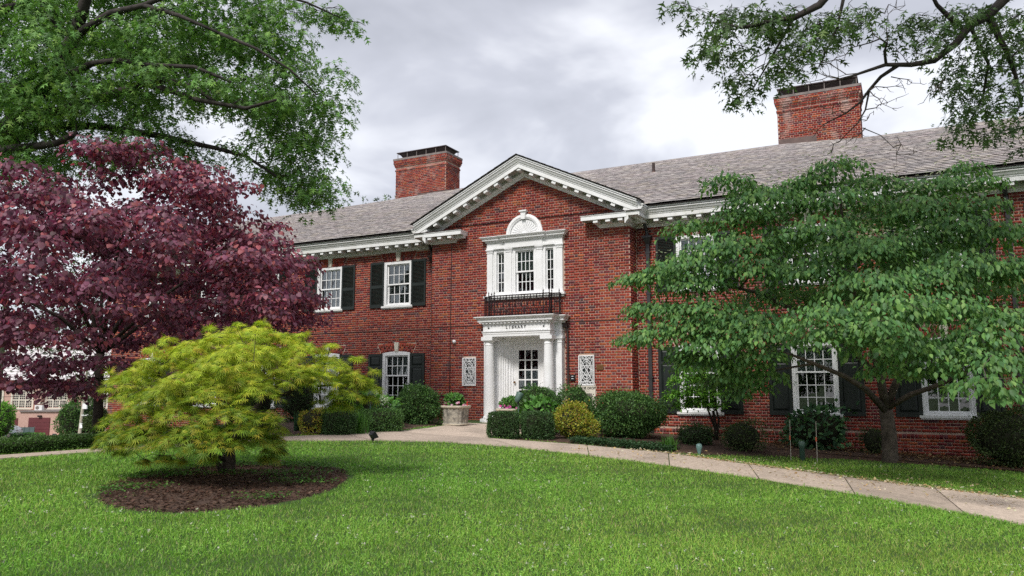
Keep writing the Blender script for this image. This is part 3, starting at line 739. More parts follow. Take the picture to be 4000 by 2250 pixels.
for s in (-1, 1):
    for k in range(3): dent(CX + s * (.97 + .028), 17.84 + .11 * k, s * PI / 2)
    dent(CX + s * 1.06, 18.125 - .028); dent(CX + s * (1.13 + .028), 18.2, s * PI / 2)
def text(s, size, loc, mat_, parent, name='lettering', ext=.004, space=1.0):
    cu = bpy.data.curves.new(name, 'FONT'); cu.body = s; cu.size = size; cu.extrude = ext; cu.offset = size * .02; cu.align_x = 'CENTER'; cu.align_y = 'CENTER'; cu.space_character = space
    t = bpy.data.objects.new('tmp', cu); COL.objects.link(t); bpy.context.view_layer.update()
    me = bpy.data.meshes.new_from_object(t.evaluated_get(bpy.context.evaluated_depsgraph_get())); bpy.data.objects.remove(t)
    me.materials.clear(); o = obj(name, me, mat_, parent); o.location = loc; o.rotation_euler = (PI / 2, 0, 0); return o
for i, ch in enumerate('LIBRARY'):
    text(ch, .105, (CX + (i - 3) * .088, 17.762, 1.562), M['letter'], por, 'letter', ext=.0035)
st = MB(); st.prism([((.034 if k % 2 == 0 else .014) * math.sin(PI * k / 5), (.034 if k % 2 == 0 else .014) * math.cos(PI * k / 5)) for k in range(10)], -.004, .004, lambda a, b, h: (a, h, b)); st = st.mesh('star')
for s in (-1, 1):
    o = obj('star', st, M['letter'], por); o.location = (CX + s * .80, 17.757, 1.565)
# door -----------------------------------------------------------------------
door = part('door', lib); DW, DY = .89, 18.5; dx0, dx1 = CX - DW / 2, CX + DW / 2; D0, D1 = ZB, 1.165
pz = [1.0 - .262 * k for k in range(6)]
px0, px1 = CX - .285, CX + .285
m = MB(); m.box(dx0, px0, DY, DY + .045, D0, D1).box(px1, dx1, DY, DY + .045, D0, D1).box(px0, px1, DY, DY + .045, 1.0, D1).box(px0, px1, DY, DY + .045, D0, pz[5])
m.build('leaf_frame', M['white'], door)
m = MB()
for k in (1, 2): m.box(px0 + .19 * k - .016, px0 + .19 * k + .016, DY + .006, DY + .036, pz[5], 1.0)
for k in range(1, 5): m.box(px0, px1, DY + .007, DY + .035, pz[k] - .016, pz[k] + .016)
m.build('muntins', M['white'], door)
pm = MB().box(-.095, .095, -.002, .002, -.131, .131).mesh('pane')
for i in range(3):
    for k in range(5):
        o = obj('pane', pm, M['glass'], door); o.location = (px0 + .095 + .19 * i, DY + .022, pz[k] - .131); o.rotation_euler = (random.gauss(0, .006), 0, random.gauss(0, .006))
MB().add([(dx0, DY + .05, D0), (dx1, DY + .05, D0), (dx1 + .5, DY + 1.6, D0), (dx0 - .5, DY + 1.6, D0), (dx0, DY + .05, D1), (dx1, DY + .05, D1), (dx1 + .5, DY + 1.6, D1 + .3), (dx0 - .5, DY + 1.6, D1 + .3)],
         [(0, 1, 2, 3), (4, 7, 6, 5), (3, 2, 6, 7), (0, 3, 7, 4), (1, 5, 6, 2)]).build('interior', M['room'], door)
for (i, k, w, h) in ((1, 2, .075, .115), (2, 2, .08, .11), (0, 3, .08, .11), (1, 3, .07, .11), (2, 3, .085, .10)):
    c = (px0 + .095 + .19 * i, pz[k] - .131)
    MB().box(c[0] - w, c[0] + w, DY + .026, DY + .028, c[1] - h, c[1] + h).build('notice', M['paper'], door)
    m = MB()
    for q in range(5): m.box(c[0] - w * .75, c[0] + w * random.uniform(.1, .75), DY + .0245, DY + .0258, c[1] + h * (.7 - .32 * q) - .006, c[1] + h * (.7 - .32 * q) + .006)
    m.build('print', mat('print_grey', (.25, .3, .3)) if 'print_grey' not in bpy.data.materials else bpy.data.materials['print_grey'], door)
for zz in (.93, .1, -.6): MB().box(dx1 - .002, dx1 + .018, DY - .02, DY + .012, zz - .055, zz + .055).build('hinge', M['black'], door)
MB().lathe([(.02, 0), (.03, .02), (.03, .045), (.015, .055)], n=12).build('door_knob', M['bronze'], door, (dx0 + .06, DY - .05, .12))
# balcony railing ------------------------------------------------------------
rail = part('balcony_railing', lib); RB, RT = 1.90, 2.43; RY = 17.92
def bar(p, q, r=.009, nm='baluster'): MB().tube([p, q], r, 6).build(nm, M['iron'], rail)
segs = [((CX - 1.1, 18.22), (CX - 1.1, 18.08)), ((CX - 1.1, 18.08), (CX - .89, 18.08)), ((CX - .89, 18.08), (CX - .89, RY)), ((CX - .89, RY), (CX + .89, RY)), ((CX + .89, RY), (CX + .89, 18.08)), ((CX + .89, 18.08), (CX + 1.1, 18.08)), ((CX + 1.1, 18.08), (CX + 1.1, 18.25))]
m = MB()
for (a, b) in segs:
    for zz, r_ in ((RT, .016), (RB, .014)): m.tube([(*a, zz), (*b, zz)], r_, 6)
m.build('rail', M['iron'], rail)
def finial(x, y):
    MB().tube([(x, y, RB - .03), (x, y, RT + .01)], .015, 6).lathe([(.012, 0), (.018, .03), (.008, .05), (.022, .07), (.012, .09), (.002, .13)], (x, y, RT), 8).build('post', M['iron'], rail)
for s in (-1, 1):
    for q in ((s * .89, RY), (s * .72, RY), (s * .89, 18.08), (s * 1.1, 18.08)): finial(CX + q[0], q[1])
    for k in range(1, 3): bar((CX + s * (.89 + .07 * k), 18.08, RB), (CX + s * (.89 + .07 * k), 18.08, RT))
    for k in range(1, 3): bar((CX + s * .89, RY + .053 * k, RB), (CX + s * .89, RY + .053 * k, RT)); bar((CX + s * 1.1, 18.08 + .05 * k, RB), (CX + s * 1.1, 18.08 + .05 * k, RT))
nb = 20; sp = 1.78 / nb
for k in range(1, nb): bar((CX - .89 + sp * k, RY, RB), (CX - .89 + sp * k, RY, RT))
zm = (RB + RT) / 2
for k in range(1, nb, 2):     # bowed bars that meet at the middle of every other baluster
    xm = CX - .89 + sp * k; m = MB()
    for s in (-1, 1):
        m.tube([(xm + s * sp * (.12 + .88 * abs(math.cos(PI * t / 10)) ** 1.4), RY - .012, RB + (RT - RB) * t / 10) for t in range(11)], .009, 5)
    m.box(xm - .02, xm + .02, RY - .028, RY + .01, zm - .016, zm + .016)
    m.build('bowed_bar', M['iron'], rail)
# wall grilles ---------------------------------------------------------------
def grille(cx):
    G_ = part('window_grille', lib); w, h, zc_ = .215, .38, .44; y_ = YP - .03
    f = MB(); t = .022
    f.box(cx - w, cx - w + t, y_ - .01, YP + .04, zc_ - h, zc_ + h).box(cx + w - t, cx + w, y_ - .01, YP + .04, zc_ - h, zc_ + h)
    f.box(cx - w + t, cx + w - t, y_ - .009, YP + .04, zc_ - h, zc_ - h + t).box(cx - w + t, cx + w - t, y_ - .009, YP + .04, zc_ + h - t, zc_ + h)
    f.build('frame', M['white'], G_)
    r = .0085
    def tb(pts, nm): MB().tube([(cx + p, y_ - .003, zc_ + q) for p, q in pts], r, 6).build(nm, M['white'], G_)
    for s in (-1, 1):
        tb([(-w + .01, s * .285), (w - .01, s * .285)], 'bar'); tb([(s * .165, -h + .02), (s * .165, h - .02)], 'bar')
        tb([(s * (-.165 + .33 * t), -.285 + .57 * t) for t in (0, .5, 1)], 'diagonal')
        # scrolls
        for q in (-1, 1):
            tb([(s * (.08 + (.058 - .04 * t / 14) * math.cos(PI * .9 - t * .42 * 1)), q * (.33 + (.036 - .024 * t / 14) * math.sin(PI * .9 - t * .42))) for t in range(15)], 'scroll')
            tb([(s * .022, q * .295), (s * .01, q * .33), (s * .03, q * .365)], 'scroll')
        tb([(s * .165, 0), (s * .09, s * 0 + .04), (0, .14)], 'arc'); tb([(s * .165, 0), (s * .09, -.04), (0, -.14)], 'arc')
    tb([(-w + .01, 0), (-.13, 0)], 'bar'); tb([(.13, 0), (w - .01, 0)], 'bar'); tb([(0, .06), (0, .285)], 'bar'); tb([(0, -.06), (0, -.285)], 'bar')
    for a in (.145, .115):
        tb([(a * math.cos(2 * PI * t / 28), a * 1.9 * math.sin(2 * PI * t / 28)) for t in range(29)], 'oval')
    m = MB(); m.box(cx - .19, cx + .19, YP + .05, YP + .07, zc_ - .37, zc_ - .34).box(cx - .19, cx - .16, YP + .05, YP + .07, zc_ - .37, zc_ + .37).box(cx + .16, cx + .19, YP + .05, YP + .07, zc_ - .37, zc_ + .37).box(cx - .011, cx + .011, YP + .05, YP + .07, zc_ - .37, zc_ + .37)
    for k in (-1, 1): m.box(cx - .19, cx + .19, YP + .051, YP + .069, zc_ + k * .12 - .01, zc_ + k * .12 + .01)
    m.build('sash', M['white'], G_)
    for i in (-1, 1):
        for k in (-1, 0, 1):
            o = MB().box(-.08, .08, -.002, .002, -.12, .12).build('pane', M['glass'], G_); o.location = (cx + i * .085, YP + .06, zc_ + k * .24)
    MB().add([(cx - .2, YP + .09, .07), (cx + .2, YP + .09, .07), (cx + .3, YP + .8, .0), (cx - .3, YP + .8, .0), (cx - .2, YP + .09, .81), (cx + .2, YP + .09, .81), (cx + .3, YP + .8, .9), (cx - .3, YP + .8, .9)],
             [(0, 1, 2, 3), (4, 7, 6, 5), (3, 2, 6, 7), (0, 3, 7, 4), (1, 5, 6, 2)]).build('interior', M['room'], G_)
    MB().box(cx - .16, cx - .05, YP + .10, YP + .11, .1, .8).build('curtain', M['shade'], G_)
grille(-10.69); grille(-7.25)
bd = part('book_drop', lib)
MB().box(-7.485, -7.015, YP - .03, YP + .05, -.52, .05).build('panel', M['stone'], bd)
MB().box(-7.40, -7.10, YP - .036, YP - .029, -.36, -.14).build('flap', M['cap'], bd)
text('BOOK DROP', .083, (-7.25, YP - .032, -.01), M['letter'], bd, ext=.002, space=.96)
# fittings on the walls --------------------------------------------------------
MB().box(-11.9, CX - 1.2, YP - .02, YP, 1.688, 1.706).box(CX + 1.2, -6.05, YP - .02, YP, 1.688, 1.706).build('drip_strip', M['copper'], lib)
MB().box(LEFT, -11.99, YW - .02, YW, 1.688, 1.706).build('drip_strip', M['copper'], lib); MB().box(-6.03, RIGHT, YW - .02, YW, 1.688, 1.706).build('drip_strip', M['copper'], lib)
MB().tube([(-11.30, YP - .014, 4.06), (-11.31, YP - .014, 1.7), (-11.32, YP - .014, -.2)], .011, 6).build('cable', M['copper'], lib)
cam_ = part('security_camera', lib)
MB().lathe([(.052, 0), (.055, .03), (.05, .06), (.03, .085), (.004, .095)], n=16).build('housing', M['white'], cam_, smooth=True).rotation_euler = (PI / 2, 0, 0)
cam_.location = (-11.17, YP - .005, 1.27)
MB().lathe([(.024, .06), (.022, .085), (.012, .1), (.002, .104)], n=14).build('dome', M['black'], cam_, smooth=True).rotation_euler = (PI / 2, 0, -.25)
MB().box(-6.98, -6.80, YP - .03, YP, .45, .58).build('plaque', M['bronze'], lib)
ic = part('intercom', lib); MB().box(-7.70, -7.555, YP - .045, YP, .18, .33).build('box', M['black'], ic)
MB().box(-7.655, -7.60, YP - .048, YP - .0452, .285, .30).box(-7.655, -7.60, YP - .048, YP - .0452, .225, .24).build('label_plate', M['paper'], ic)
def downpipe(x, y, z0, z1, head=True, s=.045, m_='pipe', back=None):
    D_ = part('downpipe', lib)
    MB().box(x - s, x + s, y - 2 * s, y - .012, z0, z1).build('pipe', M[m_], D_)
    if head:
        MB().add([(x - s, y - .1, z1 - .02), (x + s, y - .1, z1 - .02), (x + s, y - .012, z1 - .02), (x - s, y - .012, z1 - .02), (x - .10, y - .16, z1 + .13), (x + .10, y - .16, z1 + .13), (x + .10, y - .012, z1 + .13), (x - .10, y - .012, z1 + .13)],
                 [(0, 1, 5, 4), (1, 2, 6, 5), (3, 0, 4, 7), (4, 5, 6, 7)]).box(x - .115, x + .115, y - .175, y - .01, z1 + .131, z1 + .18).build('leader_head', M[m_], D_)
        MB().tube([(x - .0, y - .09, z1 + .17), (x - .01, y - .1, 3.98), (x - .03, y - .2, 4.1), (x - .04, y - .24, 4.25)], .045, 8).build('offset_pipe', M[m_], D_)
    for k in range(4):
        zz = z1 - .25 - 1.05 * k
        if zz > z0: MB().box(x - s - .02, x + s + .02, y - 2 * s - .006, y - .01, zz - .02, zz + .02).build('bracket', M[m_], D_)
downpipe(-5.72, YW, -1.3, 3.66); downpipe(-12.22, YW, -.9, 3.66, s=.035, m_='copper'); downpipe(2.05, YW, -1.4, 3.66)
dp = part('downpipe', lib); MB().tube([(CX + 1.20, YP - .06, 1.62), (CX + 1.24, YP - .05, 1.5), (CX + 1.25, YP - .04, 1.3), (CX + 1.25, YP - .04, -.8)], .028, 8).build('pipe', M['copper'], dp)
MB().box(CX + 1.15, CX + 1.26, YP - .12, YP - .01, 1.56, 1.66).build('leader_head', M['copper'], dp)
# roof -------------------------------------------------------------------------
roof = part('roof', lib); RY0, RZ0, SL = 18.27, 4.545, .4735
ridge_x = [LEFT - .6, -20.8, -18.5, -15.5, -14.3, -3.25, -2.9, -.9, -.7, RIGHT + .5]; ridge_z = [7.10, 7.20, 7.28, 7.48, 7.58, 7.58, 7.55, 7.22, 7.19, 7.17]
rz_at = lambda x: np.interp(x, ridge_x, ridge_z)
zroof = lambda y: RZ0 + SL * (y - RY0)
yroof = lambda z: RY0 + (z - RZ0) / SL
m = MB(); rx = sorted(set([LEFT - .45] + [x for x in ridge_x if LEFT < x < RIGHT] + [RIGHT + .3]))
v = []
for x in rx:
    rz_ = float(rz_at(x)); ry_ = yroof(rz_); v += [(x, RY0, RZ0 - .03), (x, ry_, rz_ - .03), (x, 31.2, 4.5)]
f = []
for i in range(len(rx) - 1):
    f += [(i * 3, i * 3 + 3, i * 3 + 4, i * 3 + 1), (i * 3 + 1, i * 3 + 4, i * 3 + 5, i * 3 + 2)]
f += [(0, 1, 2), (len(v) - 3, len(v) - 1, len(v) - 2)]
m.add(v, f); m.build('roof_deck', M['roofdeck'], roof)
# slates
EXP = .185; nrow = 40; pitch_a = math.atan(SL); u_ = Vector((0, math.cos(pitch_a), math.sin(pitch_a))); n_ = Vector((0, -math.sin(pitch_a), math.cos(pitch_a)))
SLC = np.array([(.50, .455, .455), (.46, .42, .42), (.55, .505, .49), (.41, .38, .385), (.50, .45, .42), (.47, .415, .42)])
gapex = 6.215
rows = []
for r_ in range(nrow):
    x = LEFT - .45 - random.uniform(0, .2)
    s0 = r_ * EXP
    while x < RIGHT + .3:
        w = random.choice((.20, .24, .28, .32, .38))
        xa, xb = max(x, LEFT - .45), min(x + w, RIGHT + .3); xm = (xa + xb) / 2; x += w
        ym = RY0 + (s0 + EXP * .5) * u_.y; zm_ = RZ0 + (s0 + EXP * .5) * u_.z
        if RZ0 + (s0 + EXP) * u_.z > float(rz_at(xm)) + .03: continue
        if abs(xm - CX) < 3.6 and zm_ < gapex - .474 * abs(xm - CX) - .03: continue
        rows.append((xa, xb, s0, r_))
rows = np.array(rows)
def slate_geo(w, tilt=0):
    L2 = EXP * 1.12; t0, t1 = .048, .012; j = random.uniform(-.008, .008)
    P = [(-w / 2 + .003, -.0 + j, t0), (w / 2 - .003, -.0 - j, t0), (w / 2 - .003, L2, t1), (-w / 2 + .003, L2, t1), (-w / 2 + .003, 0 + j, t0 - .020), (w / 2 - .003, 0 - j, t0 - .020), (w / 2 - .003, L2, -.01), (-w / 2 + .003, L2, -.01)]
    return np.array([tuple(Vector((a, 0, 0)) + u_ * b + n_ * c) for a, b, c in P])
SF = np.array([(0, 1, 2, 3), (0, 4, 5, 1), (1, 5, 6, 2), (3, 7, 4, 0)])
def slate_col(n): return SLC[rng.integers(0, len(SLC), n)] * rng.uniform(.88, 1.1, (n, 1))
near_s = (rows[:, 3] < 11) & (rows[:, 0] > -5.4) & (rows[:, 1] < 2.3)
idx = np.where(near_s)[0][:300]; msk = np.zeros(len(rows), bool); msk[idx] = True
V = []; 
for xa, xb, s0, r_ in rows[~msk]:
    o_ = np.array((( xa + xb) / 2, RY0, RZ0)) + np.array(u_) * s0 + np.array(n_) * random.uniform(0, .006); V.append(slate_geo(xb - xa) + o_)
nV = len(V); V = np.vstack(V)
o = obj('slate', np_mesh('slate', V, (np.arange(nV)[:, None, None] * 8 + SF[None]).reshape(-1, 4), np.repeat(slate_col(nV), 8, 0)), M['slate'], roof); o['kind'] = 'stuff'
sv = {}
for xa, xb, s0, r_ in rows[msk]:
    key = (round((xb - xa), 2), random.randrange(5))
    if key not in sv: sv[key] = np_mesh('slate', slate_geo(xb - xa), SF, np.repeat(slate_col(1), 8, 0))
    o = obj('slate', sv[key], M['slate'], roof); o.location = Vector(((xa + xb) / 2, RY0, RZ0)) + u_ * s0 + n_ * random.uniform(0, .006)
m = MB()
for i in range(len(rx) - 1):
    m.tube([(rx[i], yroof(float(rz_at(rx[i]))) + .02, float(rz_at(rx[i]))), (rx[i + 1], yroof(float(rz_at(rx[i + 1]))) + .02, float(rz_at(rx[i + 1])))], .035, 6)
m.build('ridge_cap', M['slate'] if False else M['cap'], roof)
# gable roof of the pavilion
gr_ = roof
for s in (-1, 1):
    e_ = 3.36; zt = gapex; zl = gapex - .474 * e_ - .0
    yb = yroof(zt); m = MB(); th = .02
    q = [(CX, YP - .51, zt), (CX + s * e_, YP - .51, zl), (CX + s * e_, YW - .2, zl), (CX, yb, zt)]
    m.add(q + [(a, b, c - th) for a, b, c in q], [(0, 1, 2, 3), (4, 7, 6, 5), (0, 4, 5, 1), (1, 5, 6, 2), (2, 6, 7, 3)])
    m.build('roof_slope', M['roofdeck'], gr_)
    # slate courses seen at the verge
    sm = MB()
    for k in range(16):
        d0 = e_ * k / 16 - .01; d1 = e_ * (k + 1) / 16 + .03; lift = .010
        a0 = (CX + s * d0, zt - .474 * d0 + .004); a1 = (CX + s * d1, zt - .474 * d1 + .004 + lift)
        sm.add([(a0[0], YP - .53, a0[1]), (a1[0], YP - .53, a1[1]), (a1[0], YP - .1, a1[1]), (a0[0], YP - .1, a0[1]), (a0[0], YP - .53, a0[1] - .008), (a1[0], YP - .53, a1[1] - .014), (a1[0], YP - .1, a1[1] - .014), (a0[0], YP - .1, a0[1] - .008)],
               [(0, 1, 2, 3), (4, 7, 6, 5), (0, 4, 5, 1), (1, 5, 6, 2)])
    sm.build('verge_slates', M['roofdeck'], gr_)
MB().tube([(-6.66, 22.62, 6.4), (-6.66, 22.62, 6.93)], .05, 10).build('vent_pipe', M['copper'], lib)
MB().lathe([(.09, 0), (.06, .05)], (-6.66, 22.62, 6.6), 10).build('vent_flashing', M['flash'], lib)
# chimneys ---------------------------------------------------------------------
def chimney(x0, x1, zb, flash):
    C_ = part('chimney', lib); y0, y1 = 24.85, 25.92; zt = 9.12
    MB().box(x0 + .01, x1 - .01, y0 + .01, y1, zb - .6, zt).build('shaft', M['mortar'], C_)
    steps = [(8.70, 8.77, .012), (8.86, 8.93, .02), (8.93, 9.0, .045), (9.0, 9.12, .065)]
    m = MB()
    for a, b, e_ in steps: m.box(x0 - e_, x1 + e_, y0 - e_, y1 + e_, a, b)
    m.build('corbel', M['mortar'], C_)
    for f3, a0, a1, s in ((lambda e_: front(y0 + .01 - e_), x0 + .01, x1 - .01, 0), (lambda e_: side(x1 - .01 + e_, 1), y0 + .01, y1, 1), (lambda e_: side(x0 + .01 - e_, -1), y0 + .01, y1, 2)):
        brick_mass('brick', lay(a0, a1, zb - .55, 8.86 if s else 8.70 + .16, phase=random.random() * .3), f3(0), C_, M['brick_old'])
        for a, b, e_ in steps:
            ee = e_ + .01
            brick_mass('brick', lay(a0 - ee, a1 + ee, a, a + CRS * max(1, round((b - a) / CRS)) + .001, phase=random.random() * .3), f3(ee), C_, M['brick_old'])
    MB().box(x0 - .08, x1 + .08, y0 - .08, y1 + .08, 9.14, 9.22).build('cap', M['cap'], C_)
    MB().add([(x0 + .02, y0 + .02, 9.47), (x1 - .02, y0 + .02, 9.47), (x1 - .02, y1 - .02, 9.47), (x0 + .02, y1 - .02, 9.47), (x0 + .02, y0 + .02, 9.50), (x1 - .02, y0 + .02, 9.50), (x1 - .02, y1 - .02, 9.50), (x0 + .02, y1 - .02, 9.50), ((x0 + x1) / 2 - .6, (y0 + y1) / 2, 9.58), ((x0 + x1) / 2 + .6, (y0 + y1) / 2, 9.58)],
             [(3, 2, 1, 0), (0, 1, 5, 4), (1, 2, 6, 5), (2, 3, 7, 6), (3, 0, 4, 7), (4, 5, 9, 8), (5, 6, 9), (6, 7, 8, 9), (7, 4, 8)]).build('hood', M['hood'], C_)
    for i in range(6):
        for yy in (y0 + .06, y1 - .06):
            xx = x0 + .06 + (x1 - x0 - .12) * i / 5; MB().tube([(xx, yy, 9.2), (xx, yy, 9.48)], .014, 6).build('post', M['cap'], C_)
    MB().add([(x0 + .3, y0 + .25, 9.2), (x1 - .3, y0 + .25, 9.2), (x1 - .3, y1 - .25, 9.2), (x0 + .3, y1 - .25, 9.2), (x0 + .1, y0 + .1, 9.46), (x1 - .1, y0 + .1, 9.46), (x1 - .1, y1 - .1, 9.46), (x0 + .1, y1 - .1, 9.46)],
             [(0, 1, 5, 4), (1, 2, 6, 5), (2, 3, 7, 6), (3, 0, 4, 7)]).build('spark_screen', M['hood'], C_)
    for (a, b, za, zb_) in flash: MB().box(a, b, y0 - .03, y0 + .005, za, zb_).build('flashing', M['flash'], C_)
chimney(-18.06, -15.66, 7.2, [(-17.25, -16.95, 7.28, 7.52), (-16.95, -15.68, 7.40, 7.66)])
chimney(-3.24, -.83, 7.1, [(-3.22, -2.1, 7.4, 7.80), (-2.1, -1.85, 7.25, 7.6)])
o = MB().box(-15.70, -15.64, 24.86, 25.4, 7.4, 7.7).build('flashing', M['flash'], lib)
# ------------------------------------------------------------------ foliage tools
def T(v, f): return np.array(v, float), np.array(f)
LT = {}
o_ = []
for s in (-1, 1):
    o_ += [(0, .12, 0), (s * .42, .40, -.06), (0, .36, 0)], [(0, .42, 0), (s * .38, .80, -.08), (0, .64, 0)]
o_ += [[(-.075, .58, 0), (.075, .58, 0), (0, 1, -.1)], [(-.05, 0, 0), (.05, 0, 0), (0, .66, 0)]]
LT['oak'] = T([p for t in o_ for p in t], [(3 * i, 3 * i + 1, 3 * i + 2) for i in range(len(o_))])
LT['heart'] = T([(0, .06, 0), (.30, -.07, -.05), (.49, .24, -.10), (.35, .62, -.10), (0, 1, -.12), (-.35, .62, -.10), (-.49, .24, -.10), (-.30, -.07, -.05)],
                [(0, 1, 2), (0, 2, 3), (0, 3, 4), (0, 4, 5), (0, 5, 6), (0, 6, 7)])
LT['ovate'] = T([(0, 0, 0), (.24, .28, .05), (.25, .55, .03), (0, 1, -.16), (-.25, .55, .03), (-.24, .28, .05), (0, .5, -.03)],
                [(0, 1, 6), (1, 2, 6), (2, 3, 6), (3, 4, 6), (4, 5, 6), (5, 0, 6)])
lv, lf = [], []
for k, a in enumerate(np.radians([-78, -52, -26, 0, 26, 52, 78])):
    l = (.55, .78, .95, 1.0, .95, .78, .55)[k]; d = np.array([math.sin(a), math.cos(a)]); n = np.array([d[1], -d[0]]); b = len(lv); w = .036
    for q, z in ((d * l * .35 + n * w, -.03), (d * l, -.16 * l), (d * l * .35 - n * w, -.03), (d * 0, 0)): lv.append((q[0], q[1], z))
    lf += [(b, b + 1, b + 2), (b + 2, b + 3, b)]
LT['lace'] = T(lv, lf)
LT['small'] = T([(0, 0, 0), (.28, .5, .06), (0, 1, 0), (-.28, .5, .06)], [(0, 1, 2), (0, 2, 3)])
LT['blade'] = T([(-.5, 0, 0), (.5, 0, 0), (0, 1, 0)], [(0, 1, 2)])
def unit(a): return a / np.maximum(1e-6, np.linalg.norm(a, axis=-1, keepdims=True))
def frames(d, n):
    y = unit(d); x = unit(np.cross(y, n)); return x, y, np.cross(x, y)
def leaf_mass(name, tp, P, D, Nn, S, C, mat_, parent, kind='stuff', wide=1.0):
    tv, tf = LT[tp]; x, y, z = frames(D, Nn); S = np.asarray(S)[:, None, None]
    V = P[:, None] + S * (tv[None, :, 0:1] * wide * x[:, None] + tv[None, :, 1:2] * y[:, None] + tv[None, :, 2:3] * z[:, None])
    n, k = len(P), len(tv); F = (np.arange(n)[:, None, None] * k + tf[None]).reshape(-1, 3)
    o = obj(name, np_mesh(name, V.reshape(-1, 3), F, np.repeat(C, k, 0)), mat_, parent)
    if kind: o['kind'] = kind
    return o
def leaf_objects(name, tp, P, D, Nn, S, C, mat_, parent, nvar=10, wide=1.0):
    """single leaves, each an object, sharing a few meshes"""
    tv, tf = LT[tp]; x, y, z = frames(D, Nn); vs_ = []
    for k in range(nvar):
        t = tv.copy() * np.array([wide * random.uniform(.85, 1.1), 1, random.uniform(.7, 1.6)]); vs_.append(np_mesh(name, t, tf, np.repeat(C[rng.integers(0, len(C))][None], len(t), 0)))
        vs_[-1].materials.append(mat_)
    for i in range(len(P)):
        o = bpy.data.objects.new(name, vs_[i % nvar]); COL.objects.link(o); o.parent = parent
        mt = Matrix(((x[i, 0], y[i, 0], z[i, 0], P[i, 0]), (x[i, 1], y[i, 1], z[i, 1], P[i, 1]), (x[i, 2], y[i, 2], z[i, 2], P[i, 2]), (0, 0, 0, 1)))
        o.matrix_basis = mt @ Matrix.Diagonal((S[i], S[i], S[i], 1))
def pick(cols, n, j=.2, w=None):
    c = np.array(cols)[rng.choice(len(cols), n, p=w)]; return np.clip(c * rng.uniform(1 - j, 1 + j, (n, 1)) * rng.uniform(.93, 1.07, (n, 3)), 0, 1)
def pad_leaves(c, rx, dens, droop=.35, thick=.12, down=.6, lean=.35):
    """leaves of one flat spray that arches down at its rim"""
    n = max(6, int(dens)); a = rng.uniform(0, 2 * PI, n); r = np.sqrt(rng.uniform(0.02, 1, n)) * rx * rng.uniform(.85, 1.15, n)
    rad = np.stack([np.cos(a), np.sin(a), a * 0], -1)
    P = np.array(c) + rad * r[:, None]; P[:, 2] += -droop * rx * (r / rx) ** 2 + rng.normal(0, 1, n) * thick * rx
    D = rad * rng.uniform(.3, 1, (n, 1)) + np.array([0, 0, -down]) * rng.uniform(.4, 1.5, (n, 1)) + rng.normal(0, .35, (n, 3))
    Nn = np.array([0, 0, 1.0]) + rad * lean + rng.normal(0, .3, (n, 3))
    return P, D, Nn
def grow(parent, base_pts, base_r, pads, mat_, limbs=(), twigs=4, tr=.010, lr=.035, sag=.12, min_z=None, droop=.35):
    """trunk, given limbs, then a limb from the nearest wood to every spray, with fine twigs inside the sprays"""
    trunk = MB().tube(base_pts, base_r, 12)
    nodes = [(Vector(p), r) for p, r in zip(base_pts, base_r)][1:]
    br = MB()
    for pts, r0, r1 in limbs:
        k = len(pts); br.tube(pts, [r0 + (r1 - r0) * i / (k - 1) for i in range(k)], 7)
        for i in range(k - 1):
            for t in (0, .33, .66): nodes.append((Vector(pts[i]).lerp(Vector(pts[i + 1]), t), r0 + (r1 - r0) * (i + t) / (k - 1)))
        nodes.append((Vector(pts[-1]), r1))
    axis = Vector(base_pts[-1])
    for (c, rx) in sorted(pads, key=lambda q: (Vector(q[0]) - axis).length):
        c = Vector(c); best = min(nodes, key=lambda nd: (nd[0] - c).length + max(0, nd[0].z - c.z) * .6)
        a, ra = best; L = (c - a).length; r0 = min(ra * .7, lr * (.35 + .4 * L)); m_ = a.lerp(c, .5) + Vector((random.gauss(0, .06) * L, random.gauss(0, .06) * L, sag * L))
        m2 = a.lerp(c, .8) + Vector((random.gauss(0, .04) * L, random.gauss(0, .04) * L, sag * .6 * L))
        r1 = max(tr, r0 * .45); br.tube([a, m_, m2, c], [r0, r0 * .75, r0 * .6, r1], 5, caps=False)
        nodes += [(m_, r0 * .75), (m2, r0 * .6), (c, r1)]
        for k in range(twigs):
            w = random.uniform(0, 2 * PI); e_ = c + Vector((math.cos(w) * rx * .9, math.sin(w) * rx * .9, -droop * rx * .8))
            mm = c.lerp(e_, .5) + Vector((0, 0, .12 * rx)); br.tube([c, mm, e_], [tr * .9, tr * .6, tr * .3], 3, caps=False)
    trunk.build('trunk', mat_, parent, smooth=True); br.build('branches', mat_, parent, smooth=True)
CAM = np.zeros(3)
def crown(parent, leaves, tp, size, cols, mat_, single=0, jit=.22, w=None, wide=1.0, shade=None):
    P = np.vstack([l[0] for l in leaves]); D = np.vstack([l[1] for l in leaves]); Nn = np.vstack([l[2] for l in leaves]); n = len(P)
    S = size * rng.uniform(.5, 1.3, n); C = pick(cols, n, jit, w) if shade is None else shade(P)
    P = P - np.array(parent.location)
    one = np.zeros(n, bool)
    if single:
        PW = P + np.array(parent.location); f = np.array(FWD); dz = PW @ f; r_ = PW @ np.array(RGT) / dz; u_k = PW[:, 2] / dz
        vis = (np.abs(r_) < .64) & (np.abs(u_k - .13) < .36)
        key = np.where(vis, np.linalg.norm(PW, axis=1) - S * 4, 1e9); one[np.argsort(key)[:single]] = True
    k = leaf_mass('crown', tp, P[~one], D[~one], Nn[~one], S[~one], C[~one], mat_, parent, wide=wide)
    if single: leaf_objects('leaf', tp, P[one], D[one], Nn[one], S[one], C[one], mat_, k, wide=wide)
    return k
def rel(pts, root): return [tuple(Vector(p) - root.location) for p in pts]

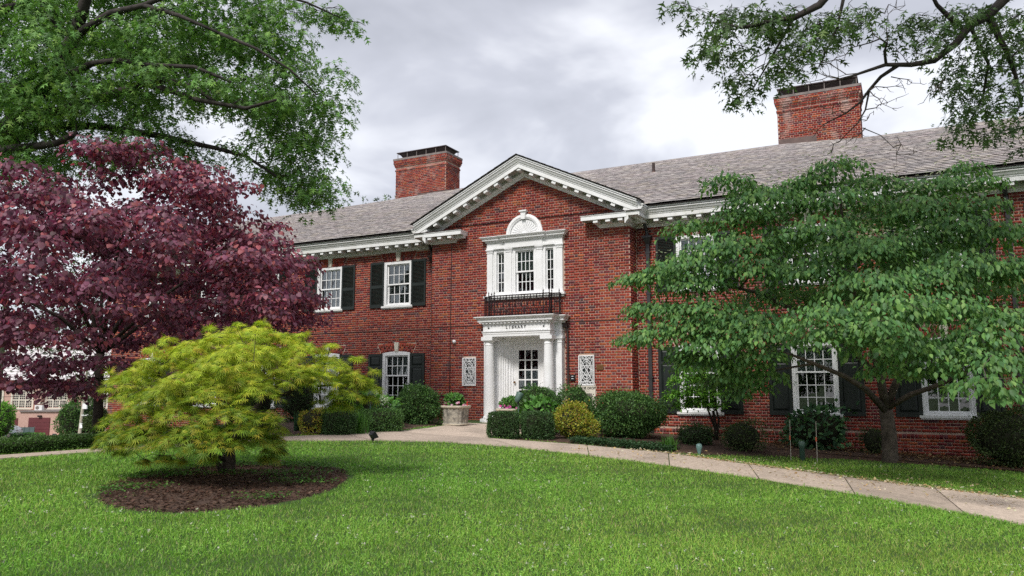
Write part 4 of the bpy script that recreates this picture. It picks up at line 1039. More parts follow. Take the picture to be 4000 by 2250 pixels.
# ------------------------------------------------------------------ trees
# laceleaf maple
b0 = Vector((-7.55, 7.04, -1.12)); mp = thing('laceleaf_maple_tree', 'low dome-shaped maple with lacy yellow-green leaves on the lawn', 'tree', b0)
pads = [((-7.37, 7.21, 0.77), 0.33), ((-7.59, 6.89, 0.69), 0.35), ((-7.29, 7.49, 0.72), 0.33), ((-7.91, 6.74, 0.57), 0.38), ((-7.07, 6.73, 0.53), 0.46), ((-7.00, 7.66, 0.57), 0.37), ((-8.21, 6.61, 0.41), 0.42), ((-7.16, 6.47, 0.36), 0.48), ((-7.07, 7.19, 0.42), 0.48), ((-6.78, 7.91, 0.40), 0.37), ((-8.50, 6.48, 0.25), 0.42), ((-7.41, 6.26, 0.18), 0.47), ((-6.98, 6.59, 0.22), 0.45), ((-6.82, 7.34, 0.27), 0.42), ((-6.52, 8.07, 0.21), 0.34), ((-9.01, 6.58, 0.16), 0.26), ((-6.74, 7.73, 0.21), 0.40), ((-6.41, 8.26, 0.07), 0.24), ((-6.49, 7.89, -0.01), 0.28), ((-6.38, 8.30, -0.10), 0.15), ((-6.66, 8.05, -0.17), 0.27), ((-7.68, 6.14, 0.01), 0.45), ((-7.02, 6.26, 0.01), 0.41), ((-6.73, 6.63, 0.05), 0.36), ((-8.54, 6.39, -0.01), 0.32), ((-8.17, 6.26, -0.20), 0.37), ((-7.32, 6.14, -0.19), 0.41), ((-6.77, 6.30, -0.19), 0.37), ((-8.49, 6.23, -0.29), 0.31), ((-6.62, 6.62, -0.27), 0.26), ((-7.81, 6.14, -0.40), 0.42), ((-7.01, 6.09, -0.38), 0.40), ((-6.66, 6.39, -0.38), 0.32), ((-6.68, 6.84, -0.42), 0.24), ((-8.32, 6.12, -0.46), 0.33), ((-8.43, 6.07, -0.58), 0.24), ((-7.93, 6.10, -0.57), 0.30), ((-7.36, 6.05, -0.52), 0.34), ((-6.84, 6.20, -0.52), 0.37), ((-6.69, 6.62, -0.53), 0.29), ((-6.83, 7.01, -0.56), 0.21), ((-8.52, 6.04, -0.64), 0.15), ((-6.96, 7.19, -0.71), 0.19), ((-7.64, 6.16, -0.77), 0.12), ((-7.94, 6.13, -0.82), 0.09), ((-8.24, 6.08, -0.72), 0.12), ((-7.41, 6.18, -0.80), 0.10), ((-7.01, 6.26, -0.76), 0.11), ((-6.95, 7.10, -0.81), 0.14), ((-8.01, 7.88, 0.19), 0.53), ((-8.55, 7.47, 0.29), 0.53), ((-9.19, 7.18, 0.02), 0.45), ((-8.07, 7.46, 0.53), 0.41), ((-7.68, 8.00, 0.51), 0.39), ((-8.76, 7.21, 0.54), 0.38), ((-7.75, 7.30, 0.85), 0.09), ((-7.53, 7.48, 0.87), 0.11), ((-8.00, 7.01, 0.78), 0.08), ((-7.21, 6.71, 0.73), 0.07), ((-6.99, 7.66, 0.72), 0.09), ((-7.66, 7.42, 0.75), 0.07), ((-8.40, 6.75, 0.64), 0.11), ((-7.44, 6.68, 0.61), 0.12), ((-6.61, 6.45, 0.60), 0.06), ((-7.62, 6.82, 0.62), 0.09), ((-6.70, 7.88, 0.58), 0.11), ((-7.31, 7.90, 0.67), 0.11), ((-8.05, 6.26, 0.48), 0.08), ((-8.72, 6.73, 0.51), 0.09), ((-7.36, 6.87, 0.49), 0.06), ((-7.75, 6.42, 0.42), 0.07), ((-7.43, 7.53, 0.56), 0.11), ((-6.73, 6.81, 0.50), 0.08), ((-6.47, 8.13, 0.41), 0.11), ((-7.05, 8.17, 0.51), 0.07), ((-8.12, 6.19, 0.33), 0.11), ((-8.88, 6.74, 0.36), 0.09), ((-6.82, 6.20, 0.24), 0.09), ((-8.00, 6.38, 0.28), 0.07), ((-6.63, 6.86, 0.23), 0.11), ((-6.50, 6.35, 0.30), 0.07), ((-6.81, 6.96, 0.33), 0.07), ((-6.53, 7.01, 0.35), 0.08), ((-6.41, 7.76, 0.27), 0.09), ((-6.35, 8.34, 0.25), 0.09), ((-8.94, 6.36, 0.20), 0.06), ((-8.82, 6.74, 0.17), 0.08), ((-6.54, 7.38, 0.29), 0.12), ((-7.19, 7.65, 0.24), 0.11), ((-6.32, 8.04, 0.12), 0.08), ((-6.67, 8.22, 0.08), 0.11), ((-6.77, 7.78, -0.00), 0.09), ((-6.35, 7.64, 0.06), 0.07), ((-6.54, 8.26, -0.09), 0.09), ((-6.47, 8.18, -0.08), 0.10), ((-6.87, 8.24, -0.11), 0.09), ((-6.95, 7.98, -0.16), 0.07), ((-7.21, 5.88, 0.10), 0.12), ((-7.92, 5.83, 0.04), 0.08), ((-7.52, 6.33, 0.08), 0.09), ((-7.52, 6.32, 0.08), 0.08), ((-6.33, 6.70, 0.07), 0.08), ((-6.91, 6.92, 0.13), 0.10), ((-8.26, 6.55, -0.01), 0.08), ((-8.71, 6.17, 0.01), 0.11), ((-8.59, 6.43, -0.12), 0.06), ((-7.77, 6.38, -0.18), 0.06), ((-7.82, 6.10, -0.15), 0.09), ((-6.91, 6.31, -0.19), 0.08), ((-7.04, 6.57, -0.11), 0.08), ((-7.23, 6.36, -0.13), 0.07), ((-7.38, 7.84, 0.25), 0.09), ((-7.65, 7.45, 0.29), 0.08), ((-8.41, 7.02, 0.37), 0.11), ((-8.91, 7.86, 0.43), 0.12), ((-9.67, 7.43, 0.12), 0.10), ((-8.66, 7.27, 0.05), 0.09), ((-7.59, 7.51, 0.55), 0.08), ((-8.55, 7.38, 0.57), 0.12), ((-7.79, 7.67, 0.55), 0.06), ((-7.68, 8.34, 0.60), 0.09), ((-9.23, 7.33, 0.63), 0.06), ((-8.33, 7.03, 0.60), 0.08)]
lim = [(rel([(-7.69, 7.16, -0.79), (-7.56, 7.29, -0.40), (-7.41, 7.44, -0.15), (-7.30, 7.58, 0.05), (-7.24, 7.70, 0.20)], mp), .05, .025),
       (rel([(-7.41, 7.44, -0.15), (-7.26, 7.73, -0.07), (-7.15, 7.77, 0.05), (-7.11, 7.66, 0.18), (-7.06, 7.80, 0.20), (-6.99, 7.97, 0.02), (-6.78, 8.19, 0.05)], mp), .032, .014),
       (rel([(-7.71, 7.16, -0.82), (-7.86, 6.92, -0.46), (-8.04, 6.66, -0.14), (-8.25, 6.51, 0.14)], mp), .05, .02),
       (rel([(-7.71, 7.16, -0.82), (-7.41, 6.90, -0.33), (-7.38, 6.97, 0.11), (-7.38, 7.03, 0.43)], mp), .05, .02),
       (rel([(-7.74, 7.16, -0.91), (-7.66, 6.60, -0.68), (-7.86, 6.25, -0.55), (-8.21, 6.18, -0.53)], mp), .03, .012)]
base = rel([(-7.76, 7.23, -1.19), (-7.76, 7.22, -1.08), (-7.73, 7.21, -0.92), (-7.73, 7.19, -0.77)], mp)
grow(mp, base, [.13, .095, .085, .075], [(rel([c], mp)[0], r) for c, r in pads], M['bark_dark'], lim, twigs=3, tr=.006, lr=.022)
MB().tube(rel([(-7.75, 7.18, -1.12), (-7.77, 7.10, -0.99), (-7.76, 7.03, -0.90)], mp), [.05, .035, .02], 7).build('stub_branch', M['bark_dark'], mp)
lv_ = []
for c, r in pads: lv_.append(pad_leaves(c, r * .8, 350 * (r / .4) ** 1.5, droop=.5, thick=.045, down=.35, lean=.5))
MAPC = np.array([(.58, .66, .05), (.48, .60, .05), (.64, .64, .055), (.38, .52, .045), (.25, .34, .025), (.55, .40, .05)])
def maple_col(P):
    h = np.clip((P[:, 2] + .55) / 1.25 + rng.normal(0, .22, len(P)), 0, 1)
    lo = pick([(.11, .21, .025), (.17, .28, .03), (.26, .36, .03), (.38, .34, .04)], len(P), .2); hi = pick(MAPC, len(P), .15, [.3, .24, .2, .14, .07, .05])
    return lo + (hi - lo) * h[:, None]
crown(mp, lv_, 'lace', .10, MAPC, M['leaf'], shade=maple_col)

# purple redbud: a broad dome of thin level sprays
b0 = Vector((-13.13, 9.17, -0.95)); rb = thing('redbud_tree', 'wide spreading tree with purple-red heart-shaped leaves', 'tree', b0)
AXR = Vector((-13.12, 9.59, 0.00)); prof = ([-.1, .2, .55, 1.13, 1.76, 2.5, 3.2, 3.95, 4.35, 4.65], [2.2, 2.8, 3.25, 3.75, 3.9, 3.65, 3.1, 2.3, 1.6, .6])
pads = []
z = .0
while z < 4.6:
    R_ = float(np.interp(z, *prof)); n = max(4, int(R_ * R_ * 1.75))
    for k in range(n):
        a = random.uniform(0, 2 * PI); r = R_ * math.sqrt(random.uniform(.12, 1)) - .25
        q = Vector((math.cos(a) * r, math.sin(a) * r, z + random.uniform(-.16, .16)))
        back = q.x * FWD.x + q.y * FWD.y       # thinner on the lower left, where light shows through
        side_ = q.x * RGT.x + q.y * RGT.y
        if z < 1.9 and side_ < -.6 and random.random() < .55: continue
        pads.append((tuple(AXR + q), random.uniform(.34, .62)))
    z += .24
base = rel([(-13.59, 9.50, -1.00), (-13.56, 9.43, -0.40), (-13.51, 9.37, 0.17), (-13.46, 9.33, 0.64)], rb)
c0 = Vector(base[-1]); lim = []
for k in range(9):
    a = 2 * PI * k / 9; top = Vector(AXR) - rb.location; rr = random.uniform(1.2, 2.2); zz = random.uniform(1.2, 3.6)
    e_ = Vector((top.x + math.cos(a) * rr, top.y + math.sin(a) * rr, top.z + zz)); lim.append(([tuple(c0), tuple(c0.lerp(e_, .4) + Vector((0, 0, .25))), tuple(c0.lerp(e_, .75) + Vector((0, 0, .2))), tuple(e_)], .042, .014))
grow(rb, base, [.11, .085, .08, .075], [(rel([c], rb)[0], r) for c, r in pads], M['bark_dark'], lim, twigs=3, tr=.007, lr=.022, sag=.08, droop=.2)
lv_ = [pad_leaves(c, r, 135 * (r / .45) ** 2, droop=.2, thick=.14, down=1.0, lean=.5) for c, r in pads]
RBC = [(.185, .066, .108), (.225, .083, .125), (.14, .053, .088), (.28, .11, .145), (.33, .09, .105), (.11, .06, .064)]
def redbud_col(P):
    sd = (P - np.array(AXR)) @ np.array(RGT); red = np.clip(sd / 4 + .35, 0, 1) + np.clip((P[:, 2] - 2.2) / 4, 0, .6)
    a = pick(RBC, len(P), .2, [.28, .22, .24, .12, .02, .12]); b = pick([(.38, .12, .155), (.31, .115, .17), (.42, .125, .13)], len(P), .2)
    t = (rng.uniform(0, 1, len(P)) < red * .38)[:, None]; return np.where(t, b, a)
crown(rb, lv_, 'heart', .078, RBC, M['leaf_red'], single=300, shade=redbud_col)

# big oak at the left: trunk beside the frame, limbs reaching over
b0 = Vector((-19.98, 10.37, -1.26)); ok = thing('oak_tree', 'huge green oak at the left with dark limbs arching over the purple tree', 'tree', b0)
pads = [((-17.30, 9.54, 6.62), 0.45), ((-13.64, 10.91, 9.58), 0.36), ((-16.39, 9.08, 8.26), 0.60), ((-11.08, 11.28, 6.51), 0.51), ((-13.76, 10.17, 4.99), 0.52), ((-11.17, 10.48, 5.55), 0.43), ((-11.87, 12.47, 7.15), 0.53), ((-16.03, 10.46, 5.02), 0.47), ((-17.32, 8.48, 8.31), 0.59), ((-12.96, 10.47, 7.66), 0.48), ((-17.45, 10.79, 6.81), 0.50), ((-13.88, 11.69, 9.38), 0.57), ((-10.69, 11.77, 6.05), 0.53), ((-10.67, 10.84, 5.69), 0.43), ((-17.61, 8.52, 4.71), 0.46), ((-15.60, 9.20, 4.81), 0.57), ((-13.25, 10.46, 9.37), 0.53), ((-17.52, 8.28, 5.86), 0.37), ((-13.77, 9.02, 5.40), 0.40), ((-14.57, 10.69, 5.88), 0.50), ((-13.08, 9.39, 6.44), 0.53), ((-14.05, 10.28, 6.26), 0.36), ((-13.69, 11.71, 8.04), 0.53), ((-18.91, 8.17, 9.60), 0.52), ((-15.61, 8.69, 6.53), 0.50), ((-16.04, 9.91, 8.04), 0.45), ((-13.66, 7.95, 6.28), 0.55), ((-13.61, 10.54, 5.11), 0.43), ((-11.78, 11.49, 8.25), 0.40), ((-12.46, 10.78, 8.96), 0.44), ((-15.82, 9.68, 5.72), 0.57), ((-16.11, 8.57, 8.66), 0.49), ((-11.84, 11.79, 4.56), 0.40), ((-11.60, 11.49, 5.66), 0.55), ((-16.86, 8.24, 7.62), 0.55), ((-15.29, 9.33, 6.96), 0.46), ((-12.64, 10.69, 6.33), 0.43), ((-16.42, 8.73, 9.17), 0.50), ((-11.51, 12.70, 5.70), 0.58), ((-11.49, 12.59, 6.43), 0.36), ((-17.37, 8.86, 7.96), 0.52), ((-14.99, 11.94, 8.50), 0.42), ((-14.48, 10.24, 4.86), 0.44), ((-12.14, 12.08, 4.77), 0.36), ((-16.10, 9.05, 7.95), 0.49), ((-18.64, 8.99, 9.52), 0.38), ((-13.84, 9.84, 7.49), 0.44), ((-12.52, 10.44, 5.81), 0.45), ((-16.29, 9.62, 9.23), 0.49), ((-15.23, 9.45, 9.15), 0.40), ((-13.98, 11.24, 5.06), 0.45), ((-13.43, 10.86, 7.10), 0.45), ((-12.64, 11.11, 7.11), 0.53), ((-14.60, 8.11, 5.65), 0.53), ((-17.60, 11.62, 8.30), 0.57), ((-11.57, 11.13, 7.88), 0.47), ((-12.52, 12.49, 6.00), 0.57), ((-13.10, 9.83, 8.62), 0.50), ((-16.91, 8.62, 4.80), 0.37), ((-18.20, 9.12, 4.68), 0.52), ((-10.35, 12.04, 6.02), 0.55), ((-11.16, 10.54, 6.04), 0.53), ((-18.83, 8.61, 8.02), 0.50), ((-16.95, 9.20, 8.82), 0.42), ((-12.08, 11.21, 7.20), 0.45), ((-15.78, 9.67, 7.19), 0.38), ((-12.60, 11.52, 8.99), 0.53), ((-13.49, 11.55, 6.82), 0.48), ((-18.12, 8.80, 5.19), 0.58), ((-14.63, 9.97, 5.19), 0.40), ((-15.95, 8.49, 5.75), 0.44), ((-17.26, 10.17, 5.75), 0.46), ((-12.14, 9.37, 7.18), 0.41), ((-13.97, 9.73, 7.06), 0.40), ((-16.94, 10.28, 5.27), 0.39), ((-15.85, 11.15, 6.55), 0.47), ((-12.31, 12.36, 6.63), 0.48), ((-11.87, 12.33, 7.58), 0.54), ((-15.39, 10.51, 8.72), 0.42), ((-17.92, 9.28, 8.56), 0.40), ((-11.92, 12.57, 4.38), 0.42), ((-17.98, 8.75, 4.62), 0.43), ((-15.84, 11.02, 9.21), 0.50), ((-14.50, 9.31, 6.02), 0.39), ((-13.58, 11.35, 9.48), 0.57), ((-15.39, 9.82, 4.93), 0.54), ((-12.20, 11.93, 8.38), 0.54), ((-13.04, 11.15, 6.47), 0.39), ((-16.03, 9.98, 5.42), 0.52), ((-11.82, 12.83, 6.04), 0.39), ((-17.89, 8.86, 7.87), 0.53), ((-13.04, 8.86, 6.90), 0.40), ((-12.96, 11.68, 5.22), 0.49), ((-17.05, 10.46, 8.85), 0.45), ((-18.84, 8.55, 6.81), 0.42), ((-11.47, 10.84, 7.17), 0.56), ((-16.83, 9.36, 9.40), 0.39), ((-12.33, 11.04, 8.52), 0.41), ((-13.44, 9.91, 5.89), 0.41), ((-15.65, 11.84, 6.87), 0.51), ((-12.81, 11.03, 7.89), 0.57), ((-14.12, 11.29, 5.46), 0.36), ((-17.17, 9.06, 6.52), 0.37), ((-15.10, 12.52, 8.01), 0.50), ((-17.29, 9.25, 9.61), 0.49), ((-12.90, 11.13, 9.04), 0.57), ((-10.86, 12.31, 5.34), 0.54), ((-11.39, 11.91, 7.07), 0.54), ((-17.40, 8.20, 9.31), 0.38), ((-17.58, 8.97, 6.77), 0.53), ((-15.14, 10.08, 5.75), 0.43), ((-13.19, 12.29, 7.83), 0.40), ((-12.67, 11.32, 7.55), 0.45), ((-12.79, 9.98, 7.87), 0.36), ((-11.78, 11.20, 8.72), 0.47), ((-15.99, 8.40, 8.23), 0.46), ((-18.42, 8.03, 9.06), 0.40), ((-17.56, 7.99, 6.98), 0.46), ((-18.31, 8.74, 6.97), 0.40), ((-17.21, 9.98, 5.14), 0.47), ((-17.30, 10.00, 8.81), 0.42), ((-14.09, 11.43, 8.06), 0.38), ((-16.80, 7.83, 8.16), 0.37), ((-15.23, 10.78, 4.97), 0.58), ((-17.37, 11.03, 8.68), 0.52), ((-18.18, 9.53, 5.47), 0.54), ((-17.26, 10.70, 7.94), 0.42), ((-13.68, 10.98, 5.40), 0.45), ((-17.48, 8.97, 5.38), 0.37), ((-18.26, 8.61, 8.47), 0.56), ((-11.52, 10.43, 7.12), 0.45), ((-16.75, 8.12, 5.86), 0.39), ((-12.15, 10.03, 7.64), 0.37), ((-14.48, 10.99, 7.45), 0.55), ((-15.07, 10.27, 8.58), 0.56), ((-13.29, 11.09, 5.06), 0.57), ((-15.06, 11.94, 7.77), 0.39), ((-12.22, 9.07, 5.96), 0.53), ((-16.12, 9.87, 6.91), 0.38), ((-16.09, 8.58, 7.23), 0.60), ((-14.51, 9.48, 8.94), 0.41), ((-16.28, 12.03, 8.25), 0.59), ((-10.62, 12.29, 6.76), 0.55), ((-16.73, 8.53, 8.96), 0.53), ((-15.08, 11.06, 6.12), 0.37), ((-17.92, 10.20, 7.75), 0.44), ((-11.98, 10.99, 7.76), 0.38), ((-15.48, 9.92, 9.48), 0.40), ((-15.41, 9.53, 8.71), 0.43), ((-14.42, 8.30, 7.37), 0.55), ((-18.22, 8.18, 8.47), 0.54), ((-16.54, 9.08, 9.54), 0.46), ((-12.18, 11.78, 6.71), 0.56), ((-11.41, 12.57, 4.27), 0.47), ((-13.82, 9.07, 5.96), 0.40), ((-13.87, 10.36, 7.14), 0.44), ((-17.85, 10.61, 7.26), 0.46), ((-18.56, 8.37, 6.24), 0.49), ((-14.40, 12.19, 8.26), 0.48), ((-10.94, 12.86, 5.99), 0.41), ((-14.40, 9.14, 7.51), 0.39), ((-17.66, 8.11, 7.90), 0.48), ((-14.37, 10.56, 9.72), 0.42), ((-16.79, 8.97, 4.59), 0.57), ((-15.48, 8.71, 8.50), 0.39), ((-19.14, 8.81, 9.09), 0.59), ((-13.74, 9.76, 5.09), 0.44), ((-14.99, 10.35, 6.52), 0.47), ((-15.45, 7.83, 7.26), 0.41), ((-14.46, 10.72, 5.09), 0.38), ((-10.79, 12.40, 4.43), 0.56), ((-17.24, 8.48, 6.50), 0.54), ((-16.74, 11.72, 7.39), 0.57), ((-16.65, 8.98, 6.27), 0.57), ((-11.22, 11.90, 5.30), 0.45), ((-15.21, 10.88, 7.70), 0.45), ((-14.19, 8.96, 5.43), 0.39), ((-13.04, 11.19, 9.45), 0.47), ((-11.20, 12.28, 4.68), 0.44), ((-17.72, 9.36, 7.65), 0.38), ((-14.70, 10.83, 8.34), 0.60), ((-15.25, 11.08, 9.15), 0.43), ((-11.03, 11.58, 5.01), 0.41), ((-16.59, 10.99, 8.65), 0.41), ((-16.94, 8.63, 9.45), 0.48), ((-14.75, 9.28, 8.31), 0.42), ((-12.01, 10.43, 7.19), 0.39), ((-15.82, 10.70, 6.62), 0.42), ((-15.99, 8.69, 5.31), 0.51), ((-14.60, 11.87, 7.67), 0.37), ((-14.21, 10.89, 9.44), 0.49), ((-14.52, 10.16, 6.36), 0.57), ((-11.82, 12.94, 4.55), 0.49), ((-14.46, 8.89, 6.24), 0.50), ((-11.82, 10.39, 5.81), 0.45), ((-12.70, 9.52, 7.07), 0.53), ((-14.45, 10.23, 8.77), 0.38), ((-19.03, 8.72, 8.44), 0.44), ((-17.15, 11.94, 8.28), 0.42), ((-11.56, 11.28, 5.03), 0.58), ((-15.56, 11.16, 8.07), 0.57), ((-16.08, 9.05, 6.22), 0.50), ((-17.85, 7.96, 8.49), 0.51), ((-13.32, 12.46, 7.20), 0.59), ((-17.57, 9.16, 9.10), 0.60), ((-14.82, 10.54, 5.27), 0.40), ((-11.81, 11.55, 7.32), 0.55), ((-15.12, 9.05, 8.17), 0.50), ((-12.89, 12.14, 6.36), 0.52), ((-14.29, 9.44, 8.59), 0.60), ((-15.10, 8.87, 6.40), 0.43), ((-19.31, 9.66, 6.46), 0.38), ((-11.47, 9.81, 5.82), 0.59), ((-18.13, 8.54, 5.57), 0.58), ((-12.65, 11.27, 6.28), 0.45), ((-15.76, 8.30, 7.12), 0.37), ((-14.64, 10.37, 8.31), 0.57), ((-11.61, 12.67, 5.00), 0.53), ((-15.66, 10.31, 9.27), 0.41), ((-14.87, 8.80, 6.85), 0.59), ((-15.70, 8.56, 7.93), 0.59), ((-16.30, 9.43, 8.53), 0.49), ((-17.02, 10.99, 7.35), 0.43), ((-18.03, 9.89, 9.26), 0.40), ((-10.93, 12.15, 4.07), 0.49), ((-14.75, 9.59, 9.24), 0.58), ((-17.43, 10.40, 6.12), 0.39), ((-11.20, 11.82, 7.59), 0.40), ((-17.49, 8.42, 7.69), 0.49), ((-14.95, 9.50, 6.35), 0.56), ((-15.89, 9.82, 7.62), 0.36), ((-11.87, 10.49, 8.12), 0.60), ((-12.27, 12.66, 4.80), 0.57), ((-18.74, 8.53, 7.61), 0.39), ((-15.87, 10.92, 5.50), 0.55), ((-13.45, 9.92, 8.91), 0.57), ((-17.38, 9.45, 5.55), 0.54), ((-13.55, 10.43, 8.89), 0.56), ((-16.04, 10.72, 7.86), 0.48), ((-17.35, 10.25, 8.33), 0.54), ((-13.35, 10.47, 7.10), 0.59), ((-13.62, 11.34, 7.15), 0.52), ((-16.60, 9.17, 9.02), 0.49), ((-16.93, 9.89, 5.91), 0.56), ((-18.22, 8.44, 4.85), 0.44), ((-14.45, 11.78, 6.62), 0.48), ((-14.54, 10.52, 7.77), 0.38), ((-13.45, 8.40, 5.54), 0.44), ((-18.83, 8.32, 9.00), 0.38), ((-14.14, 10.86, 8.53), 0.53), ((-19.31, 9.08, 5.43), 0.41), ((-18.82, 9.30, 8.59), 0.42), ((-11.64, 11.66, 6.11), 0.40), ((-15.02, 8.42, 7.19), 0.39), ((-11.94, 11.83, 7.59), 0.45), ((-19.31, 10.23, 7.05), 0.47), ((-11.92, 12.85, 6.53), 0.57), ((-12.59, 11.76, 7.55), 0.41), ((-17.76, 9.65, 5.32), 0.50), ((-16.38, 10.04, 8.24), 0.58), ((-16.19, 10.27, 6.57), 0.46), ((-15.72, 11.33, 8.79), 0.60), ((-12.59, 11.70, 8.28), 0.41), ((-12.96, 10.32, 8.70), 0.49), ((-13.64, 10.41, 6.61), 0.37), ((-16.82, 9.53, 5.07), 0.39), ((-11.32, 11.42, 5.98), 0.51), ((-15.79, 10.22, 8.74), 0.37), ((-11.33, 11.32, 7.33), 0.38), ((-18.43, 9.38, 6.75), 0.41), ((-16.63, 9.97, 6.42), 0.49), ((-16.28, 8.14, 7.66), 0.53), ((-18.93, 9.61, 5.85), 0.51), ((-14.00, 10.95, 7.47), 0.47), ((-12.10, 11.64, 7.98), 0.53), ((-17.27, 9.62, 4.72), 0.53), ((-17.27, 8.62, 9.08), 0.45), ((-14.78, 11.80, 8.15), 0.58), ((-16.62, 8.55, 7.19), 0.52), ((-12.61, 9.85, 6.18), 0.54), ((-16.75, 10.06, 9.21), 0.41), ((-17.78, 8.83, 6.39), 0.51), ((-16.09, 11.47, 8.14), 0.41), ((-18.13, 8.25, 6.87), 0.58), ((-11.26, 11.83, 4.37), 0.53), ((-15.69, 9.09, 8.32), 0.58), ((-16.42, 10.09, 4.76), 0.43), ((-15.73, 8.14, 6.41), 0.39), ((-14.16, 8.30, 6.85), 0.58), ((-17.61, 8.34, 8.83), 0.36), ((-18.75, 8.39, 5.71), 0.38), ((-17.44, 8.81, 6.02), 0.56), ((-14.87, 8.53, 5.35), 0.53), ((-15.46, 8.47, 6.89), 0.48), ((-12.63, 10.53, 7.90), 0.58), ((-16.51, 9.98, 8.86), 0.42), ((-15.94, 10.89, 8.25), 0.59), ((-15.38, 10.29, 7.65), 0.38), ((-16.33, 9.27, 4.98), 0.49), ((-11.37, 11.43, 6.81), 0.38), ((-19.07, 8.71, 7.41), 0.58), ((-12.52, 10.33, 8.41), 0.42), ((-17.84, 8.19, 6.42), 0.48), ((-15.63, 9.02, 6.26), 0.46), ((-19.27, 9.21, 6.55), 0.43), ((-13.86, 12.07, 8.28), 0.39), ((-15.32, 11.51, 6.65), 0.44), ((-11.91, 12.36, 5.70), 0.49), ((-13.71, 11.05, 8.25), 0.41), ((-15.70, 10.42, 7.33), 0.54), ((-12.17, 12.44, 5.17), 0.41), ((-15.16, 10.92, 7.20), 0.39), ((-15.46, 8.85, 5.76), 0.43), ((-18.19, 8.62, 7.66), 0.48), ((-16.87, 10.26, 6.23), 0.46), ((-17.05, 9.88, 8.50), 0.42), ((-14.93, 10.05, 8.88), 0.45), ((-11.51, 12.20, 5.35), 0.48), ((-12.07, 11.05, 9.38), 0.37), ((-13.26, 9.93, 6.30), 0.51), ((-12.71, 12.54, 6.58), 0.49), ((-11.95, 11.97, 6.06), 0.57), ((-13.45, 9.33, 6.05), 0.38), ((-15.78, 8.05, 5.84), 0.49), ((-14.33, 9.83, 8.68), 0.59), ((-19.01, 10.86, 7.62), 0.51), ((-15.54, 8.60, 6.11), 0.51), ((-13.69, 10.17, 5.67), 0.59), ((-14.23, 10.25, 6.77), 0.41), ((-17.28, 11.71, 8.65), 0.55), ((-10.45, 10.53, 7.61), 0.30), ((-10.11, 10.73, 7.44), 0.30), ((-9.85, 10.88, 7.31), 0.30), ((-9.63, 11.01, 7.19), 0.30), ((-9.41, 11.12, 7.21), 0.30), ((-9.26, 11.21, 7.09), 0.30), ((-10.25, 10.68, 7.26), 0.30), ((-9.58, 11.01, 7.36), 0.30)]
lim = [(rel(p, ok), a, b) for p, a, b in [
    ([(-18.56, 9.53, 5.05), (-16.67, 9.23, 5.67), (-15.91, 9.22, 6.16), (-15.20, 9.20, 6.71), (-14.74, 9.17, 7.11), (-14.15, 8.97, 7.67), (-13.87, 8.92, 8.33)], 0.221, 0.085),
    ([(-14.74, 9.17, 7.11), (-14.02, 9.11, 7.21), (-13.46, 9.07, 7.28), (-12.66, 9.17, 7.29), (-11.68, 9.20, 6.87), (-10.80, 9.40, 6.41)], 0.093, 0.025),
    ([(-15.20, 9.20, 6.71), (-14.67, 8.79, 7.11), (-14.59, 8.37, 7.38)], 0.051, 0.025),
    ([(-15.91, 9.22, 6.16), (-14.84, 9.23, 6.35), (-14.29, 9.29, 6.49), (-13.49, 9.29, 6.40), (-12.73, 9.30, 6.16), (-11.55, 9.50, 5.96), (-10.83, 9.72, 5.61)], 0.085, 0.025),
    ([(-16.67, 9.23, 5.67), (-15.37, 9.46, 5.76), (-14.26, 9.60, 5.88), (-13.23, 9.69, 6.02), (-12.66, 9.77, 6.02), (-12.02, 9.92, 5.80), (-11.55, 10.01, 5.44)], 0.119, 0.034),
    ([(-13.09, 9.76, 6.00), (-12.46, 9.81, 5.74), (-11.81, 9.87, 5.48), (-10.74, 10.03, 5.19), (-10.10, 10.14, 5.28)], 0.064, 0.025),
    ([(-18.56, 9.53, 5.05), (-16.80, 9.05, 4.99), (-15.62, 9.05, 4.89), (-14.84, 9.03, 4.83), (-14.30, 9.09, 4.98)], 0.111, 0.051),
    ([(-18.18, 9.69, 5.34), (-16.27, 9.65, 5.62), (-15.28, 10.16, 5.61), (-14.01, 10.84, 5.39), (-13.43, 10.96, 5.21), (-12.80, 11.09, 5.04), (-12.05, 11.31, 4.80), (-11.37, 11.51, 4.33)], 0.102, 0.025),
    ([(-10.80, 9.40, 6.41), (-10.24, 9.73, 6.14), (-9.79, 10.12, 5.81), (-9.42, 10.48, 5.37)], 0.034, 0.013),
    ([(-12.66, 9.17, 7.29), (-11.32, 9.21, 7.39), (-10.04, 9.48, 7.15), (-9.24, 9.93, 6.88), (-8.72, 10.24, 6.61)], 0.051, 0.010),
    ([(-18.56, 9.53, 5.05), (-18.80, 9.12, 7.01), (-18.10, 8.86, 8.21), (-16.06, 8.42, 7.65), (-15.41, 8.35, 7.57)], 0.255, 0.051)]]
base = rel([(-19.98, 10.37, -1.26), (-19.83, 10.09, 2.50), (-19.51, 9.88, 4.28), (-19.13, 9.83, 5.21)], ok)
grow(ok, base, [.62, .45, .40, .36], [(rel([c], ok)[0], r) for c, r in pads], M['bark_oak'], lim, twigs=4, tr=.009, lr=.03, sag=.10)
lv_ = [pad_leaves(c, r, 150 * (r / .5) ** 2, droop=.55, thick=.26, down=.8, lean=.4) for c, r in pads]
crown(ok, lv_, 'oak', .165, [(.145, .30, .07), (.11, .23, .055), (.20, .38, .085), (.08, .165, .045), (.25, .42, .09)], M['leaf'], w=[.3, .28, .2, .12, .1], single=0)

